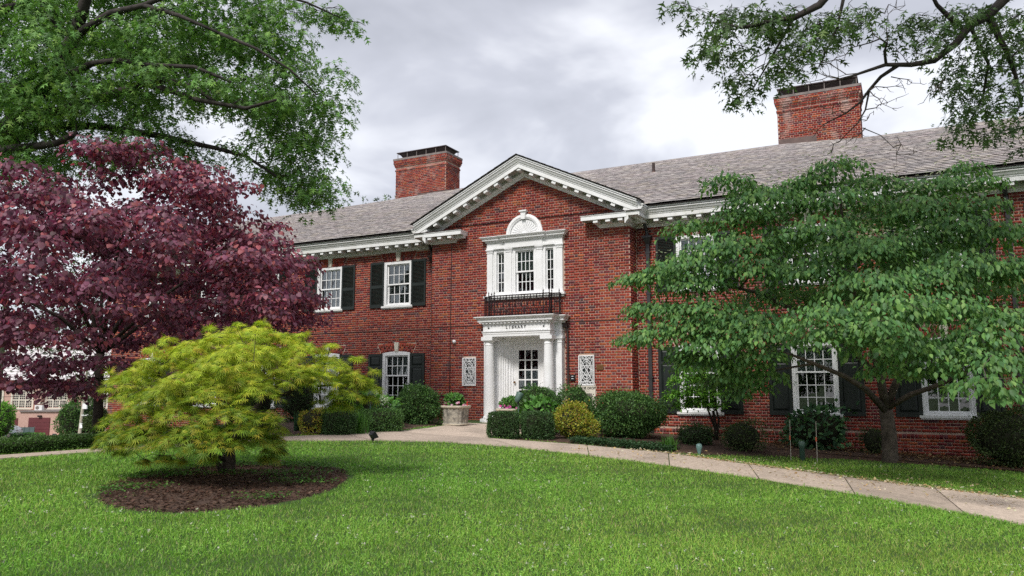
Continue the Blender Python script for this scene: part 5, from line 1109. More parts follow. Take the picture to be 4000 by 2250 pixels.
# oak at the right: sprays hanging into the top corner
b0 = Vector((7.2, 11.2, gz(7.2, 11.2))); o2 = thing('oak_tree', 'leafy oak boughs hanging into the top right above the chimney', 'tree', b0)
pads = [((-2.66, 10.37, 5.49), 0.20), ((-2.42, 9.62, 5.09), 0.16), ((-2.41, 10.50, 5.39), 0.23), ((-2.42, 11.57, 5.73), 0.22), ((-2.14, 10.59, 5.29), 0.24), ((-1.97, 9.95, 4.87), 0.19), ((-1.79, 9.68, 4.66), 0.18), ((-1.86, 10.64, 5.36), 0.26), ((-2.10, 11.13, 5.60), 0.18), ((-1.58, 10.37, 5.06), 0.23), ((-2.02, 9.97, 4.72), 0.18), ((-2.02, 10.23, 4.88), 0.16), ((-1.92, 9.94, 4.51), 0.24), ((-2.01, 9.66, 4.38), 0.23), ((-2.27, 10.49, 4.93), 0.21), ((-2.21, 10.44, 4.61), 0.24), ((-2.27, 10.15, 4.67), 0.25), ((-1.71, 10.05, 4.51), 0.25), ((-1.71, 10.35, 4.23), 0.27), ((-1.87, 10.48, 4.36), 0.17), ((-1.85, 10.57, 4.19), 0.19), ((-1.78, 10.34, 3.93), 0.25), ((-2.01, 10.88, 4.41), 0.20), ((-1.42, 10.42, 4.90), 0.23), ((-1.31, 9.99, 4.74), 0.18), ((-1.22, 10.19, 4.90), 0.21), ((-1.39, 10.65, 5.16), 0.24), ((-1.24, 11.11, 5.08), 0.22), ((-1.29, 10.87, 4.69), 0.25), ((-1.27, 11.24, 4.65), 0.19), ((-1.15, 10.84, 4.76), 0.19), ((-1.30, 11.11, 4.55), 0.28), ((-1.27, 10.33, 4.42), 0.21), ((-1.25, 10.21, 4.30), 0.20), ((-1.32, 10.38, 4.18), 0.23), ((-1.08, 11.23, 5.18), 0.20), ((-1.02, 11.20, 4.88), 0.24), ((-0.95, 10.98, 4.66), 0.18), ((-0.87, 10.94, 5.15), 0.24), ((-0.85, 11.41, 5.24), 0.22), ((-0.69, 11.02, 4.92), 0.27), ((-0.60, 10.78, 5.02), 0.25), ((-0.52, 10.72, 4.75), 0.20), ((-0.52, 10.28, 4.73), 0.20), ((-0.77, 10.27, 4.51), 0.24), ((-0.67, 9.34, 4.28), 0.25), ((-0.34, 10.56, 4.93), 0.28), ((-0.26, 10.69, 4.79), 0.21), ((-0.12, 11.74, 5.33), 0.23), ((-1.39, 10.26, 5.04), 0.26), ((-1.51, 10.64, 5.13), 0.18), ((-1.54, 10.43, 5.22), 0.24), ((-1.10, 10.55, 5.14), 0.22), ((0.14, 11.96, 5.14), 0.25), ((0.15, 11.78, 5.04), 0.23), ((0.35, 12.22, 5.37), 0.24), ((0.50, 12.57, 5.57), 0.21), ((0.42, 12.73, 5.68), 0.16), ((0.59, 12.10, 5.10), 0.25), ((0.66, 11.50, 4.68), 0.24), ((0.53, 12.38, 5.08), 0.27), ((0.81, 12.31, 5.38), 0.21), ((0.83, 11.42, 5.00), 0.24), ((0.89, 12.40, 5.48), 0.24), ((1.03, 12.75, 5.37), 0.21), ((0.89, 12.08, 5.25), 0.17), ((1.15, 12.49, 5.50), 0.19), ((1.33, 12.80, 5.36), 0.20), ((1.48, 12.81, 5.29), 0.19), ((1.59, 13.32, 5.63), 0.17), ((1.66, 13.39, 5.67), 0.25), ((1.65, 12.13, 5.10), 0.22), ((1.51, 11.52, 4.84), 0.18), ((1.23, 12.16, 4.68), 0.21), ((1.00, 12.04, 4.57), 0.24), ((0.85, 12.74, 4.72), 0.28), ((0.87, 13.67, 5.15), 0.20), ((0.78, 12.73, 4.57), 0.26), ((1.00, 13.54, 4.69), 0.19), ((0.91, 11.89, 4.27), 0.18), ((1.18, 12.89, 4.59), 0.22), ((1.41, 13.13, 4.80), 0.18), ((1.69, 13.48, 4.96), 0.27), ((1.70, 12.78, 4.84), 0.24), ((1.73, 12.56, 4.91), 0.15), ((0.88, 12.10, 4.16), 0.22), ((1.07, 12.59, 4.19), 0.27), ((1.03, 12.12, 3.95), 0.23), ((1.27, 12.54, 4.29), 0.21), ((0.93, 12.50, 4.10), 0.27), ((1.21, 13.15, 4.16), 0.22), ((0.92, 13.99, 4.37), 0.21), ((0.86, 12.56, 3.87), 0.19), ((0.96, 12.78, 3.76), 0.22), ((0.74, 12.18, 3.58), 0.18), ((1.22, 12.78, 3.76), 0.23), ((1.37, 13.32, 3.86), 0.19), ((1.32, 12.16, 3.77), 0.20), ((1.45, 13.26, 4.20), 0.18), ((1.61, 12.51, 3.91), 0.18), ((1.59, 12.97, 3.84), 0.26), ((1.66, 13.08, 3.55), 0.19), ((1.29, 12.29, 4.95), 0.20), ((1.12, 11.79, 4.87), 0.18), ((1.38, 12.05, 4.68), 0.24), ((1.23, 12.04, 5.24), 0.20), ((1.59, 13.04, 5.17), 0.19), ((1.80, 13.14, 5.28), 0.25), ((1.98, 13.52, 5.44), 0.25), ((1.44, 13.05, 5.73), 0.20), ((1.55, 13.93, 6.05), 0.20), ((1.12, 12.50, 5.00), 0.22), ((1.71, 12.85, 4.36), 0.25), ((1.99, 13.76, 4.81), 0.22), ((1.53, 12.41, 4.23), 0.22)]
lim = [(rel(p, o2), a, b) for p, a, b in [
    ([(7.0, 11.4, 3.5), (4.6, 12.0, 6.6), (2.38, 12.95, 6.57), (1.67, 12.50, 5.65), (1.32, 12.37, 5.29), (1.08, 12.27, 5.15), (0.91, 12.21, 4.91), (0.60, 12.09, 4.65), (0.30, 11.95, 4.59), (-0.03, 11.78, 4.59), (-0.36, 11.63, 4.47), (-0.59, 11.52, 4.38)], .10, .012),
    ([(0.94, 12.19, 5.15), (0.80, 12.10, 5.29), (0.67, 11.91, 5.39), (0.55, 11.70, 5.62)], .045, .02),
    ([(0.14, 11.87, 4.59), (-0.10, 11.88, 4.46), (-0.26, 11.93, 4.31), (-0.39, 11.89, 4.13), (-0.60, 11.91, 4.00), (-0.85, 11.81, 3.87)], .03, .008),
    ([(-0.02, 11.79, 4.59), (-0.03, 11.64, 4.74), (0.01, 11.54, 4.80), (-0.07, 11.49, 4.87), (-0.20, 11.33, 4.77), (-0.42, 11.12, 4.66)], .022, .006),
    ([(-0.26, 11.93, 4.31), (-0.33, 11.94, 4.02), (-0.44, 11.91, 3.83), (-0.66, 11.94, 3.64)], .016, .005),
    ([(7.0, 11.4, 4.0), (5, 10.2, 7.6), (0.51, 10.45, 6.27), (-0.37, 10.36, 5.40), (-0.76, 10.43, 5.04), (-1.09, 10.40, 4.92), (-1.38, 10.36, 4.92), (-1.74, 10.29, 4.88), (-2.00, 10.26, 4.99)], .09, .012),
    ([(-1.09, 10.40, 4.92), (-1.23, 10.46, 4.73), (-1.46, 10.51, 4.39), (-1.68, 10.55, 4.08)], .022, .008),
    ([(-0.37, 10.36, 5.40), (-0.49, 10.47, 4.99), (-0.57, 10.57, 4.74), (-0.83, 10.73, 4.31)], .03, .006),
    ([(-1.35, 10.38, 4.92), (-1.41, 10.49, 4.70), (-1.52, 10.59, 4.43)], .012, .004),
    ([(1.32, 12.37, 5.29), (1.55, 12.77, 4.87), (1.67, 13.00, 4.54), (1.73, 13.20, 4.13)], .05, .015),
    ([(1.08, 12.27, 5.15), (1.32, 12.79, 4.73), (1.23, 12.93, 4.28), (1.05, 12.99, 3.97)], .03, .01),
    ([(-0.38, 11.95, 3.76), (-0.15, 12.08, 3.65), (0.00, 12.29, 3.51)], .008, .004)]]
hi = [((random.uniform(-3.5, 9), random.uniform(8, 13.8), random.uniform(6.6, 10.5)), random.uniform(.6, .9)) for k in range(150)]   # the crown above, out of the frame
hi = [(c, r) for c, r in hi if c[2] > .56 * (c[0] * FWD.x + c[1] * FWD.y) + 1.1]
base = rel([tuple(b0), (7.15, 11.25, .5), (7.05, 11.35, 2.5), (6.9, 11.4, 4.2), (6.6, 11.3, 6.5), (6.8, 11.6, 9)], o2)
grow(o2, base, [.45, .34, .32, .29, .2, .1], [(rel([c], o2)[0], r) for c, r in pads + hi], M['bark_oak'], lim, twigs=3, tr=.006, lr=.02, sag=.04)
# bare twigs
for (a, b) in [((-0.04, 11.73, 4.93), (-0.42, 12.10, 5.70)), ((0.01, 11.76, 4.89), (0.09, 11.79, 5.47)), ((-0.43, 11.54, 4.84), (-0.92, 11.17, 4.73)), ((-0.43, 11.54, 4.84), (-0.85, 11.49, 4.61)), ((-0.36, 11.63, 4.47), (-1.08, 11.79, 4.95)), ((-0.36, 11.63, 4.47), (-1.21, 11.85, 4.66)), ((-0.59, 11.52, 4.38), (-1.15, 11.53, 4.41)), ((-0.55, 11.51, 4.60), (-1.19, 11.13, 4.58)), ((-0.24, 11.72, 4.23), (0.16, 12.16, 4.40)), ((-0.32, 11.72, 3.95), (0.08, 11.87, 4.08)), ((-0.43, 11.69, 3.76), (-0.20, 11.86, 3.93)), ((-0.26, 11.72, 4.23), (0.00, 11.57, 3.88)), ((-0.59, 11.60, 3.89), (-0.82, 11.16, 3.88)), ((-0.82, 11.49, 3.76), (-1.12, 12.05, 3.83)), ((-0.64, 11.62, 3.55), (-0.85, 12.05, 3.51)), ((0.30, 11.95, 4.59), (0.12, 11.76, 4.83)), ((0.60, 12.09, 4.65), (0.32, 12.27, 4.92)), ((0.03, 11.84, 4.42), (0.41, 11.77, 4.21)), ((-1.57, 10.99, 4.60), (-2.06, 11.35, 4.52)), ((-1.57, 10.99, 4.60), (-1.72, 11.29, 4.39)), ((-1.51, 10.99, 4.78), (-1.99, 11.23, 4.74)), ((-0.42, 11.50, 5.15), (-0.08, 11.78, 5.43)), ((-0.08, 11.64, 5.36), (0.22, 11.93, 5.50)), ((0.91, 12.21, 4.91), (0.54, 12.58, 5.08)), ((0.71, 12.19, 4.38), (0.43, 12.12, 4.06)), ((0.58, 12.13, 4.31), (0.65, 11.95, 4.08)), ((-0.34, 11.75, 3.69), (-0.60, 11.45, 3.41)), ((0.00, 11.97, 3.42), (0.24, 12.77, 3.51))]:
    m = MB(); a = Vector(a) - b0; b = Vector(b) - b0; L = (b - a).length; pts = [a]
    for t in (.25, .5, .75, 1): pts.append(a.lerp(b, t) + Vector((random.gauss(0, .05), random.gauss(0, .05), random.gauss(0, .05))) * L)
    m.tube(pts, [.009, .007, .006, .0045, .003], 4, caps=False)
    for k in range(1, 5):
        for q in range(2):
            e_ = pts[k] + Vector((random.gauss(0, 1), random.gauss(0, 1), random.gauss(0, 1))).normalized() * L * random.uniform(.12, .35); mm = pts[k].lerp(e_, .5) + Vector((0, 0, random.uniform(-.03, .03)))
            m.tube([pts[k], mm, e_], [.005, .004, .002], 3, caps=False)
    m.build('bare_twig', M['bark'], o2)
lv_ = [pad_leaves(c, r, 50 * (r / .28) ** 2, droop=.6, thick=.3, down=.8, lean=.4) for c, r in pads] + [pad_leaves(c, r, 130, droop=.5, thick=.3) for c, r in hi]
crown(o2, lv_, 'oak', .145, [(.11, .19, .065), (.08, .14, .05), (.16, .26, .08), (.06, .105, .04)], M['leaf'], w=[.35, .3, .15, .2], single=300)

# kousa dogwood at the right
b0 = Vector((-0.38, 16.13, -1.42)); dg = thing('dogwood_tree', 'layered dark green dogwood with cream blossom in front of the right wing', 'tree', b0)
pads = [((-0.94, 14.79, 4.07), 0.56), ((-1.29, 14.86, 3.87), 0.52), ((-0.41, 15.32, 3.83), 0.57), ((0.26, 15.68, 3.73), 0.52), ((-1.70, 14.89, 3.78), 0.53), ((-2.43, 14.53, 3.74), 0.43), ((1.44, 15.84, 3.72), 0.41), ((-2.77, 14.11, 3.85), 0.52), ((-2.15, 14.47, 3.54), 0.85), ((-3.56, 14.27, 3.09), 0.54), ((-2.50, 14.56, 3.27), 0.82), ((-0.98, 14.85, 3.49), 0.89), ((0.76, 15.71, 3.73), 0.61), ((1.15, 15.87, 4.03), 0.42), ((0.44, 15.38, 3.29), 0.87), ((-1.26, 14.35, 2.87), 0.91), ((-2.79, 14.27, 2.68), 0.99), ((-3.54, 14.16, 2.38), 0.86), ((-2.31, 14.13, 2.22), 0.83), ((-4.61, 14.10, 2.13), 0.44), ((-4.09, 14.13, 2.20), 0.63), ((-3.41, 14.05, 1.99), 0.71), ((-0.70, 14.24, 2.43), 0.92), ((-1.38, 13.73, 2.04), 0.65), ((-0.16, 14.73, 2.59), 0.80), ((0.82, 15.18, 2.89), 0.89), ((1.27, 15.58, 3.28), 0.54), ((1.61, 15.38, 2.73), 0.70), ((0.87, 14.42, 2.09), 0.97), ((1.48, 14.52, 2.00), 0.62), ((0.21, 14.11, 1.85), 0.84), ((-4.13, 14.20, 1.57), 0.68), ((-4.56, 14.20, 1.59), 0.30), ((-3.27, 14.08, 1.54), 0.85), ((-4.65, 14.13, 0.99), 0.39), ((-4.00, 14.11, 1.12), 0.82), ((-3.26, 14.01, 1.25), 0.70), ((-2.47, 13.96, 1.26), 0.91), ((-1.01, 12.23, 1.16), 0.72), ((-0.18, 12.41, 1.27), 0.78), ((0.51, 12.99, 1.29), 0.68), ((-1.02, 12.16, 0.86), 0.57), ((-0.42, 12.11, 0.95), 0.70), ((-2.11, 13.51, 0.97), 0.78), ((-3.09, 13.93, 0.87), 0.78), ((-0.22, 12.70, 0.73), 0.72), ((0.36, 13.24, 0.65), 0.89), ((0.95, 13.28, 0.85), 0.80), ((1.01, 12.91, 0.49), 0.70), ((-2.63, 14.21, 0.52), 0.55), ((-0.26, 13.42, 0.34), 0.48), ((0.85, 11.07, 0.12), 0.47), ((1.03, 10.96, -0.06), 0.29), ((0.32, 13.26, 0.33), 0.43), ((1.34, 13.67, 1.13), 0.58), ((-0.45, 13.56, 1.78), 0.83), ((0.14, 16.26, 2.49), 0.88), ((-2.12, 15.63, 1.91), 0.95), ((-1.02, 16.42, 1.93), 0.96), ((0.76, 17.15, 1.66), 1.00), ((1.43, 17.21, 2.03), 0.89), ((-1.88, 16.05, 2.98), 0.92), ((-0.25, 16.37, 3.45), 0.95), ((0.57, 17.09, 2.94), 0.91), ((2.10, 15.04, 2.14), 0.67), ((2.03, 14.46, 1.25), 0.64), ((1.75, 13.30, 0.42), 0.55), ((2.55, 16.07, 2.95), 0.67), ((-2.16, 13.76, 0.63), 0.48), ((-3.65, 14.58, 0.65), 0.49), ((-3.39, 14.50, 0.55), 0.58), ((-2.89, 14.56, 0.31), 0.57), ((-2.55, 14.66, 0.07), 0.40), ((-2.26, 14.32, 0.29), 0.43), ((-2.85, 14.75, -0.07), 0.31), ((-3.33, 15.26, 0.17), 0.45)]
lim = [(rel(p, dg), a, b) for p, a, b in [
    ([(-0.44, 16.38, -0.41), (-0.72, 15.73, -0.02), (-1.02, 15.09, 0.21), (-1.45, 14.38, 0.42), (-1.75, 13.76, 0.56)], .07, .02),
    ([(-0.42, 16.38, -0.36), (-0.47, 16.17, 0.17), (-0.59, 15.89, 0.88), (-0.79, 15.55, 1.73), (-0.90, 15.24, 2.65), (-0.93, 15.10, 3.54)], .09, .02),
    ([(-0.39, 16.39, -0.31), (-0.12, 16.33, 0.31), (0.19, 16.25, 1.12), (0.50, 16.16, 2.06), (0.81, 16.05, 3.12)], .08, .02),
    ([(-0.37, 16.41, -0.36), (0.03, 16.12, -0.12), (0.52, 15.67, 0.07), (0.88, 14.92, 0.28), (1.09, 14.10, 0.38)], .06, .02),
    ([(-0.47, 16.17, 0.17), (-1.04, 15.89, 0.84), (-1.78, 15.42, 1.42), (-2.50, 15.00, 1.81), (-3.31, 14.56, 2.00), (-3.91, 14.23, 2.10)], .06, .014),
    ([(-0.59, 15.89, 0.88), (-0.33, 14.62, 1.16), (-0.36, 13.45, 1.27), (-0.43, 12.41, 1.21)], .045, .016),
    ([(-0.79, 15.55, 1.73), (-1.53, 15.19, 2.31), (-2.28, 14.76, 2.64), (-3.04, 14.35, 2.78)], .04, .012)]]
base = rel([(-0.41, 16.67, -1.52), (-0.40, 16.65, -1.34), (-0.39, 16.59, -0.90), (-0.42, 16.45, -0.41)], dg)
grow(dg, base, [.19, .145, .135, .12], [(rel([c], dg)[0], r) for c, r in pads], M['bark'], lim, twigs=4, tr=.008, lr=.028, sag=.06)
lv_ = [pad_leaves(c, r, 600 * (r / .7) ** 2, droop=.28, thick=.10, down=1.0, lean=.5) for c, r in pads]
DGC = [(.11, .235, .07), (.15, .29, .08), (.07, .16, .055), (.21, .37, .10), (.115, .26, .09)]
crown(dg, lv_, 'ovate', .098, DGC, M['leaf_gloss'], w=[.3, .25, .2, .13, .12], single=300, wide=1.05)
bl = [i for i, (c, r) in enumerate(pads) if c[2] > 2.2]; P = []
for i in rng.choice(bl, 110):
    c, r = pads[i]; n = 10; a0 = random.uniform(0, 2 * PI); q = np.array(c) + np.array([math.cos(a0) * r * .7, math.sin(a0) * r * .7, 0.09])
    P.append(q + rng.normal(0, 1, (n, 3)) * np.array([.18, .18, .03]))
P = np.vstack(P) - np.array(dg.location); n = len(P)
leaf_mass('blossom', 'ovate', P, rng.normal(0, 1, (n, 3)) * np.array([1, 1, .2]), np.array([0, 0, 1]) + rng.normal(0, .3, (n, 3)), .07 * rng.uniform(.7, 1.2, n), pick([(.62, .62, .42), (.55, .58, .38), (.7, .66, .5)], n), M['petal'], dg)
# ------------------------------------------------------------------ shrubs and small plants
def lumps(D, k=14, amp=.13, sharp=6):
    B = unit(rng.normal(0, 1, (k, 3))); return 1 + amp * (np.exp(sharp * (D @ B.T - 1)).sum(1) - .35 * k / sharp)
def shrub(name, label, cat, c, rx, ry, h, cols, n=3500, size=.035, box=False, tp='small', mt='leaf_gloss', single=0, group=None, amp=.13, w=None, wide=1.0, jit=.25, lift=.0, rz=0, up=.3):
    x, y = c; z0 = gz(x, y) + lift; root = thing(name, label, cat, (x, y, z0), rz, group)
    D = unit(rng.normal(0, 1, (n, 3)))
    if box:
        q = D / np.abs(D).max(1, keepdims=True); q = .72 * q + .28 * D * 1.2; q = np.where(np.abs(q) > 1, np.sign(q), q)
        l_ = lumps(D, 20, .03); r_ = rng.uniform(.80, 1.03, n) * l_ * (1 + rng.uniform(.02, .1, n) * (rng.uniform(0, 1, n) > .93))
        P = q * np.array([rx, ry, h / 2]) * r_[:, None] + np.array([0, 0, h / 2])
    else:
        l_ = lumps(D, 16, amp) * lumps(D, 60, .16, 40) * (.93 - .4 * amp); r_ = rng.uniform(.74, 1.03, n) ** .7 * l_ * (1 + rng.uniform(.05, .28, n) * (rng.uniform(0, 1, n) > .92))
        P = D * np.array([rx, ry, h / 2 * 1.02]) * r_[:, None] + np.array([0, 0, h / 2])
        P[:, 2] = np.where(P[:, 2] < 0, -P[:, 2] * .3, P[:, 2])
    dr = D * .8 + np.array([0, 0, up]) + rng.normal(0, .55, (n, 3)); nn = D + np.array([0, 0, .5]) + rng.normal(0, .5, (n, 3))
    S = size * rng.uniform(.7, 1.3, n); C = pick(cols, n, jit, w)
    one = np.zeros(n, bool)
    if single:
        ca, sa = math.cos(rz), math.sin(rz); cw = -np.array([x, y]); cw = np.array([ca * cw[0] + sa * cw[1], -sa * cw[0] + ca * cw[1]]); cw /= np.linalg.norm(cw)
        key = -(P[:, :2] @ cw + P[:, 2] * .6); one[np.argsort(key)[:single]] = True
    f_ = leaf_mass('foliage', tp, P[~one], dr[~one], nn[~one], S[~one], C[~one], M[mt], root, wide=wide)
    if single: leaf_objects('leaf', tp, P[one], dr[one], nn[one], S[one], C[one], M[mt], f_, wide=wide)
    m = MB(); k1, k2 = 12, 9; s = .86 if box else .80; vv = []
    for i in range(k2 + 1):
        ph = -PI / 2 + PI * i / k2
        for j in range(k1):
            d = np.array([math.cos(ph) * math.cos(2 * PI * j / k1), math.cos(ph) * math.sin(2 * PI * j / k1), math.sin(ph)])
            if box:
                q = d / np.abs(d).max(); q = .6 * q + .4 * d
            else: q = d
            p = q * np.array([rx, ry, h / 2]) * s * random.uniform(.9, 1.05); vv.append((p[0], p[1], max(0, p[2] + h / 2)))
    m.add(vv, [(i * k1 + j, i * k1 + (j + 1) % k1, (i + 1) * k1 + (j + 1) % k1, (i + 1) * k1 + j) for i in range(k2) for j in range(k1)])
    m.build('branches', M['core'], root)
    return root
BOX = [(.035, .075, .022), (.05, .105, .03), (.025, .05, .017), (.075, .14, .035)]
BOXD = [(.022, .045, .016), (.032, .065, .022), (.045, .085, .028), (.015, .03, .012)]
GOLD = [(.33, .32, .035), (.37, .31, .045), (.24, .30, .035), (.16, .25, .035), (.36, .22, .07)]
HYD = [(.075, .19, .04), (.10, .24, .05), (.06, .15, .04), (.13, .28, .06)]
HYDD = [(.03, .075, .035), (.045, .10, .045), (.025, .06, .03), (.06, .12, .05)]
BRT = [(.10, .25, .03), (.14, .32, .04), (.075, .19, .03), (.18, .36, .05)]
DIM = [(.06, .095, .032), (.09, .13, .045), (.04, .065, .025), (.115, .16, .05)]
BOX = [tuple(2.0 * q for q in c) for c in BOX]; BOXD = [tuple(2.0 * q for q in c) for c in BOXD]; HYDD = [tuple(1.9 * q for q in c) for c in HYDD]; HYD = [tuple(1.25 * q for q in c) for c in HYD]; GOLD = [tuple(1.25 * q for q in c) for c in GOLD]; BRT = [tuple(1.2 * q for q in c) for c in BRT]
# right of the walk
shrub('box_hedge', 'clipped square box hedge beside the walk, left of its pair', 'hedge', (-7.61, 14.44), 0.31, 0.26, 0.53, BOXD, 9000, .032, box=True, group='clipped box hedges by the walk', rz=.5, w=[.3, .35, .25, .1])
shrub('box_hedge', 'clipped square box hedge touching the golden shrub', 'hedge', (-6.97, 14.79), 0.32, 0.28, 0.56, BOXD, 9000, .032, box=True, group='clipped box hedges by the walk', rz=.5, w=[.3, .35, .25, .1])
shrub('golden_shrub', 'golden yellow shrub with reddish tips right of the box hedges', 'shrub', (-6.34, 15.23), 0.44, 0.38, 0.76, GOLD, 7500, .042, mt='leaf', amp=.25, w=[.3, .2, .22, .16, .12])
shrub('hydrangea', 'bright green large-leaved plant behind the right box hedges', 'plant', (-7.38, 15.78), 0.43, 0.37, 0.87, HYD, 520, .13, tp='ovate', single=150, mt='leaf', wide=1.1)
shrub('boxwood_shrub', 'loose boxwood in front of the portico door and pilaster', 'shrub', (-7.70, 16.41), 0.55, 0.47, 1.10, BOX, 9000, .044, w=[.35, .3, .2, .15], amp=.2)
shrub('boxwood_shrub', 'loose boxwood below the book drop', 'shrub', (-6.92, 16.92), 0.48, 0.41, 1.06, BOX, 9000, .044, w=[.35, .3, .2, .15], amp=.2)
shrub('boxwood_shrub', 'large rounded boxwood at the right corner of the pavilion', 'shrub', (-5.57, 16.50), 0.82, 0.70, 1.08, BOX, 17000, .048, w=[.3, .35, .15, .2], amp=.07)
shrub('low_shrub', 'low dark shrub between the lawn lamp and the large boxwood', 'shrub', (-4.03, 16.26), 0.44, 0.37, 0.46, BOXD, 3000, .035, amp=.22)
shrub('shade_shrub', 'dim sparse shrub against the brick below the right wing', 'shrub', (-3.02, 15.95), 0.42, 0.36, 0.65, DIM, 2200, .04, amp=.3)
shrub('hydrangea', 'dark big-leaved hydrangea below the right wing window', 'plant', (-1.83, 17.85), 0.64, 0.55, 0.92, HYDD, 900, .115, tp='ovate', single=220, mt='leaf_gloss', wide=1.15)
shrub('shade_shrub', 'small thin weedy shrub left of the dogwood trunk', 'shrub', (-0.71, 17.72), 0.25, 0.21, 0.61, DIM, 700, .05, amp=.3)
shrub('shade_shrub', 'large dark shrub at the right edge under the last window', 'shrub', (1.64, 17.45), 0.71, 0.60, 1.16, DIM, 9000, .045, amp=.25, w=[.3, .3, .25, .15])
# left of the walk
shrub('box_hedge', 'clipped box hedge beside the golden barberry', 'hedge', (-10.17, 12.20), 0.31, 0.26, 0.48, BOXD, 8500, .032, box=True, group='clipped box hedges by the walk', rz=1.0, w=[.3, .3, .25, .15])
shrub('box_hedge', 'clipped box hedge behind the black lawn floodlight', 'hedge', (-10.02, 13.52), 0.36, 0.31, 0.46, BOX, 8500, .032, box=True, group='clipped box hedges by the walk', rz=1.0, w=[.25, .35, .2, .2])
shrub('hydrangea', 'bright green hydrangea with white flower heads', 'plant', (-10.90, 14.20), 0.67, 0.57, 0.82, HYD, 800, .13, tp='ovate', single=200, mt='leaf', wide=1.15)
shrub('boxwood_shrub', 'tall rounded boxwood behind the fluted planter', 'shrub', (-10.62, 15.68), 0.58, 0.49, 0.91, BOX, 12000, .046, w=[.35, .3, .2, .15], amp=.1)
shrub('barberry_shrub', 'yellow and orange barberry half hidden by the maple', 'shrub', (-10.56, 11.93), 0.28, 0.24, 0.55, GOLD, 2600, .04, mt='leaf', amp=.25, w=[.28, .26, .2, .14, .12])
shrub('shade_shrub', 'dark evergreen shrub under the left wing window behind the maple', 'shrub', (-13.83, 15.08), 0.49, 0.41, 1.19, BOXD, 3500, .045, amp=.2)
shrub('shade_shrub', 'dark evergreen shrub by the wall behind the middle of the maple', 'shrub', (-15.29, 14.91), 0.67, 0.57, 1.03, BOXD, 3500, .045, amp=.2)
shrub('shade_shrub', 'dark shrub at the left end of the brick wing', 'shrub', (-17.84, 12.46), 0.26, 0.22, 0.62, DIM, 3000, .04, amp=.2)
lh = [(-13.0, 2.6), (-12.55, 4.6), (-12.2, 6.4), (-11.92, 8.1), (-11.62, 9.5), (-11.35, 10.4)]
root = thing('low_hedge', 'long low clipped hedge beyond the left path', 'hedge', (*lh[1], gz(*lh[1])))
P = []; Dn = []; m = MB(); prev = None
for i in range(len(lh) - 1):
    a, b = np.array(lh[i]), np.array(lh[i + 1]); L = np.linalg.norm(b - a); t = (b - a) / L; nrm = np.array([-t[1], t[0]]); n = int(5200 * L)
    s = rng.uniform(0, L, n); k = rng.integers(0, 3, n); o1 = rng.uniform(-.28, .28, n); hh = rng.uniform(0, .17, n)
    off = np.where(k == 0, o1, np.where(k == 1, .28, -.28)); z_ = np.where(k == 0, .175, hh) + rng.normal(0, .012, n)
    xy = a + t * s[:, None] + nrm * (off + rng.normal(0, .012, n))[:, None]; P.append(np.column_stack([xy, ground(xy[:, 0], xy[:, 1]) + z_]))
    Dn.append(np.column_stack([nrm * np.where(k == 1, 1, np.where(k == 2, -1, 0))[:, None], np.where(k == 0, 1, .2)]))
    q = [a + nrm * .25, b + nrm * .25, b - nrm * .25, a - nrm * .25]
    m.add([(p[0], p[1], gz(*p) - .05) for p in q] + [(p[0], p[1], gz(*p) + .145) for p in q], [(4, 5, 6, 7), (0, 1, 5, 4), (1, 2, 6, 5), (2, 3, 7, 6), (3, 0, 4, 7)])
P = np.vstack(P) - np.array(root.location); Dn = np.vstack(Dn); n = len(P)
leaf_mass('foliage', 'small', P, Dn + rng.normal(0, .5, (n, 3)), Dn + rng.normal(0, .5, (n, 3)), .034 * rng.uniform(.7, 1.3, n), pick([(.075, .15, .035), (.10, .20, .045), (.055, .11, .028)], n), M['leaf'], root)
o = m.build('branches', M['core'], root); o.location = -root.location

# small tree with fresh bright leaves by the wall
b0 = Vector((-3.95, 17.75, gz(-3.95, 17.75))); sp = thing('small_tree', 'slender multi-stemmed tree with bright green leaves by the first right window', 'tree', b0)
pads = [((-4.32, 17.22, 0.43), 0.34), ((-4.48, 16.94, 0.20), 0.28), ((-4.04, 17.49, 0.26), 0.35), ((-4.29, 17.07, -0.03), 0.34), ((-3.94, 17.48, -0.09), 0.34), ((-4.63, 17.03, -0.14), 0.29), ((-4.18, 17.28, -0.31), 0.29), ((-3.88, 17.67, -0.37), 0.23), ((-3.71, 18.03, 0.09), 0.29), ((-4.41, 17.36, 0.66), 0.29), ((-3.97, 17.71, 0.61), 0.29), ((-3.62, 18.25, 0.44), 0.30), ((-4.54, 17.10, -0.37), 0.20)]
grow(sp, [(0, 0, -.05), (.02, -.02, .35), (-.02, -.05, .7)], [.045, .035, .03], [(rel([c], sp)[0], r) for c, r in pads], M['bark_dark'], [([(.03, 0, 0), (.10, -.05, .5), (.02, -.15, 1.0), (-.2, -.3, 1.5)], .03, .012), ([(0, 0, .3), (-.15, -.1, .8), (-.4, -.2, 1.2)], .028, .01)], twigs=3, tr=.005)
lv_ = [pad_leaves(c, r, 330 * (r / .3) ** 2, droop=.2, thick=.2, down=.2, lean=.3) for c, r in pads]
crown(sp, lv_, 'ovate', .085, BRT, M['leaf'], wide=.9)

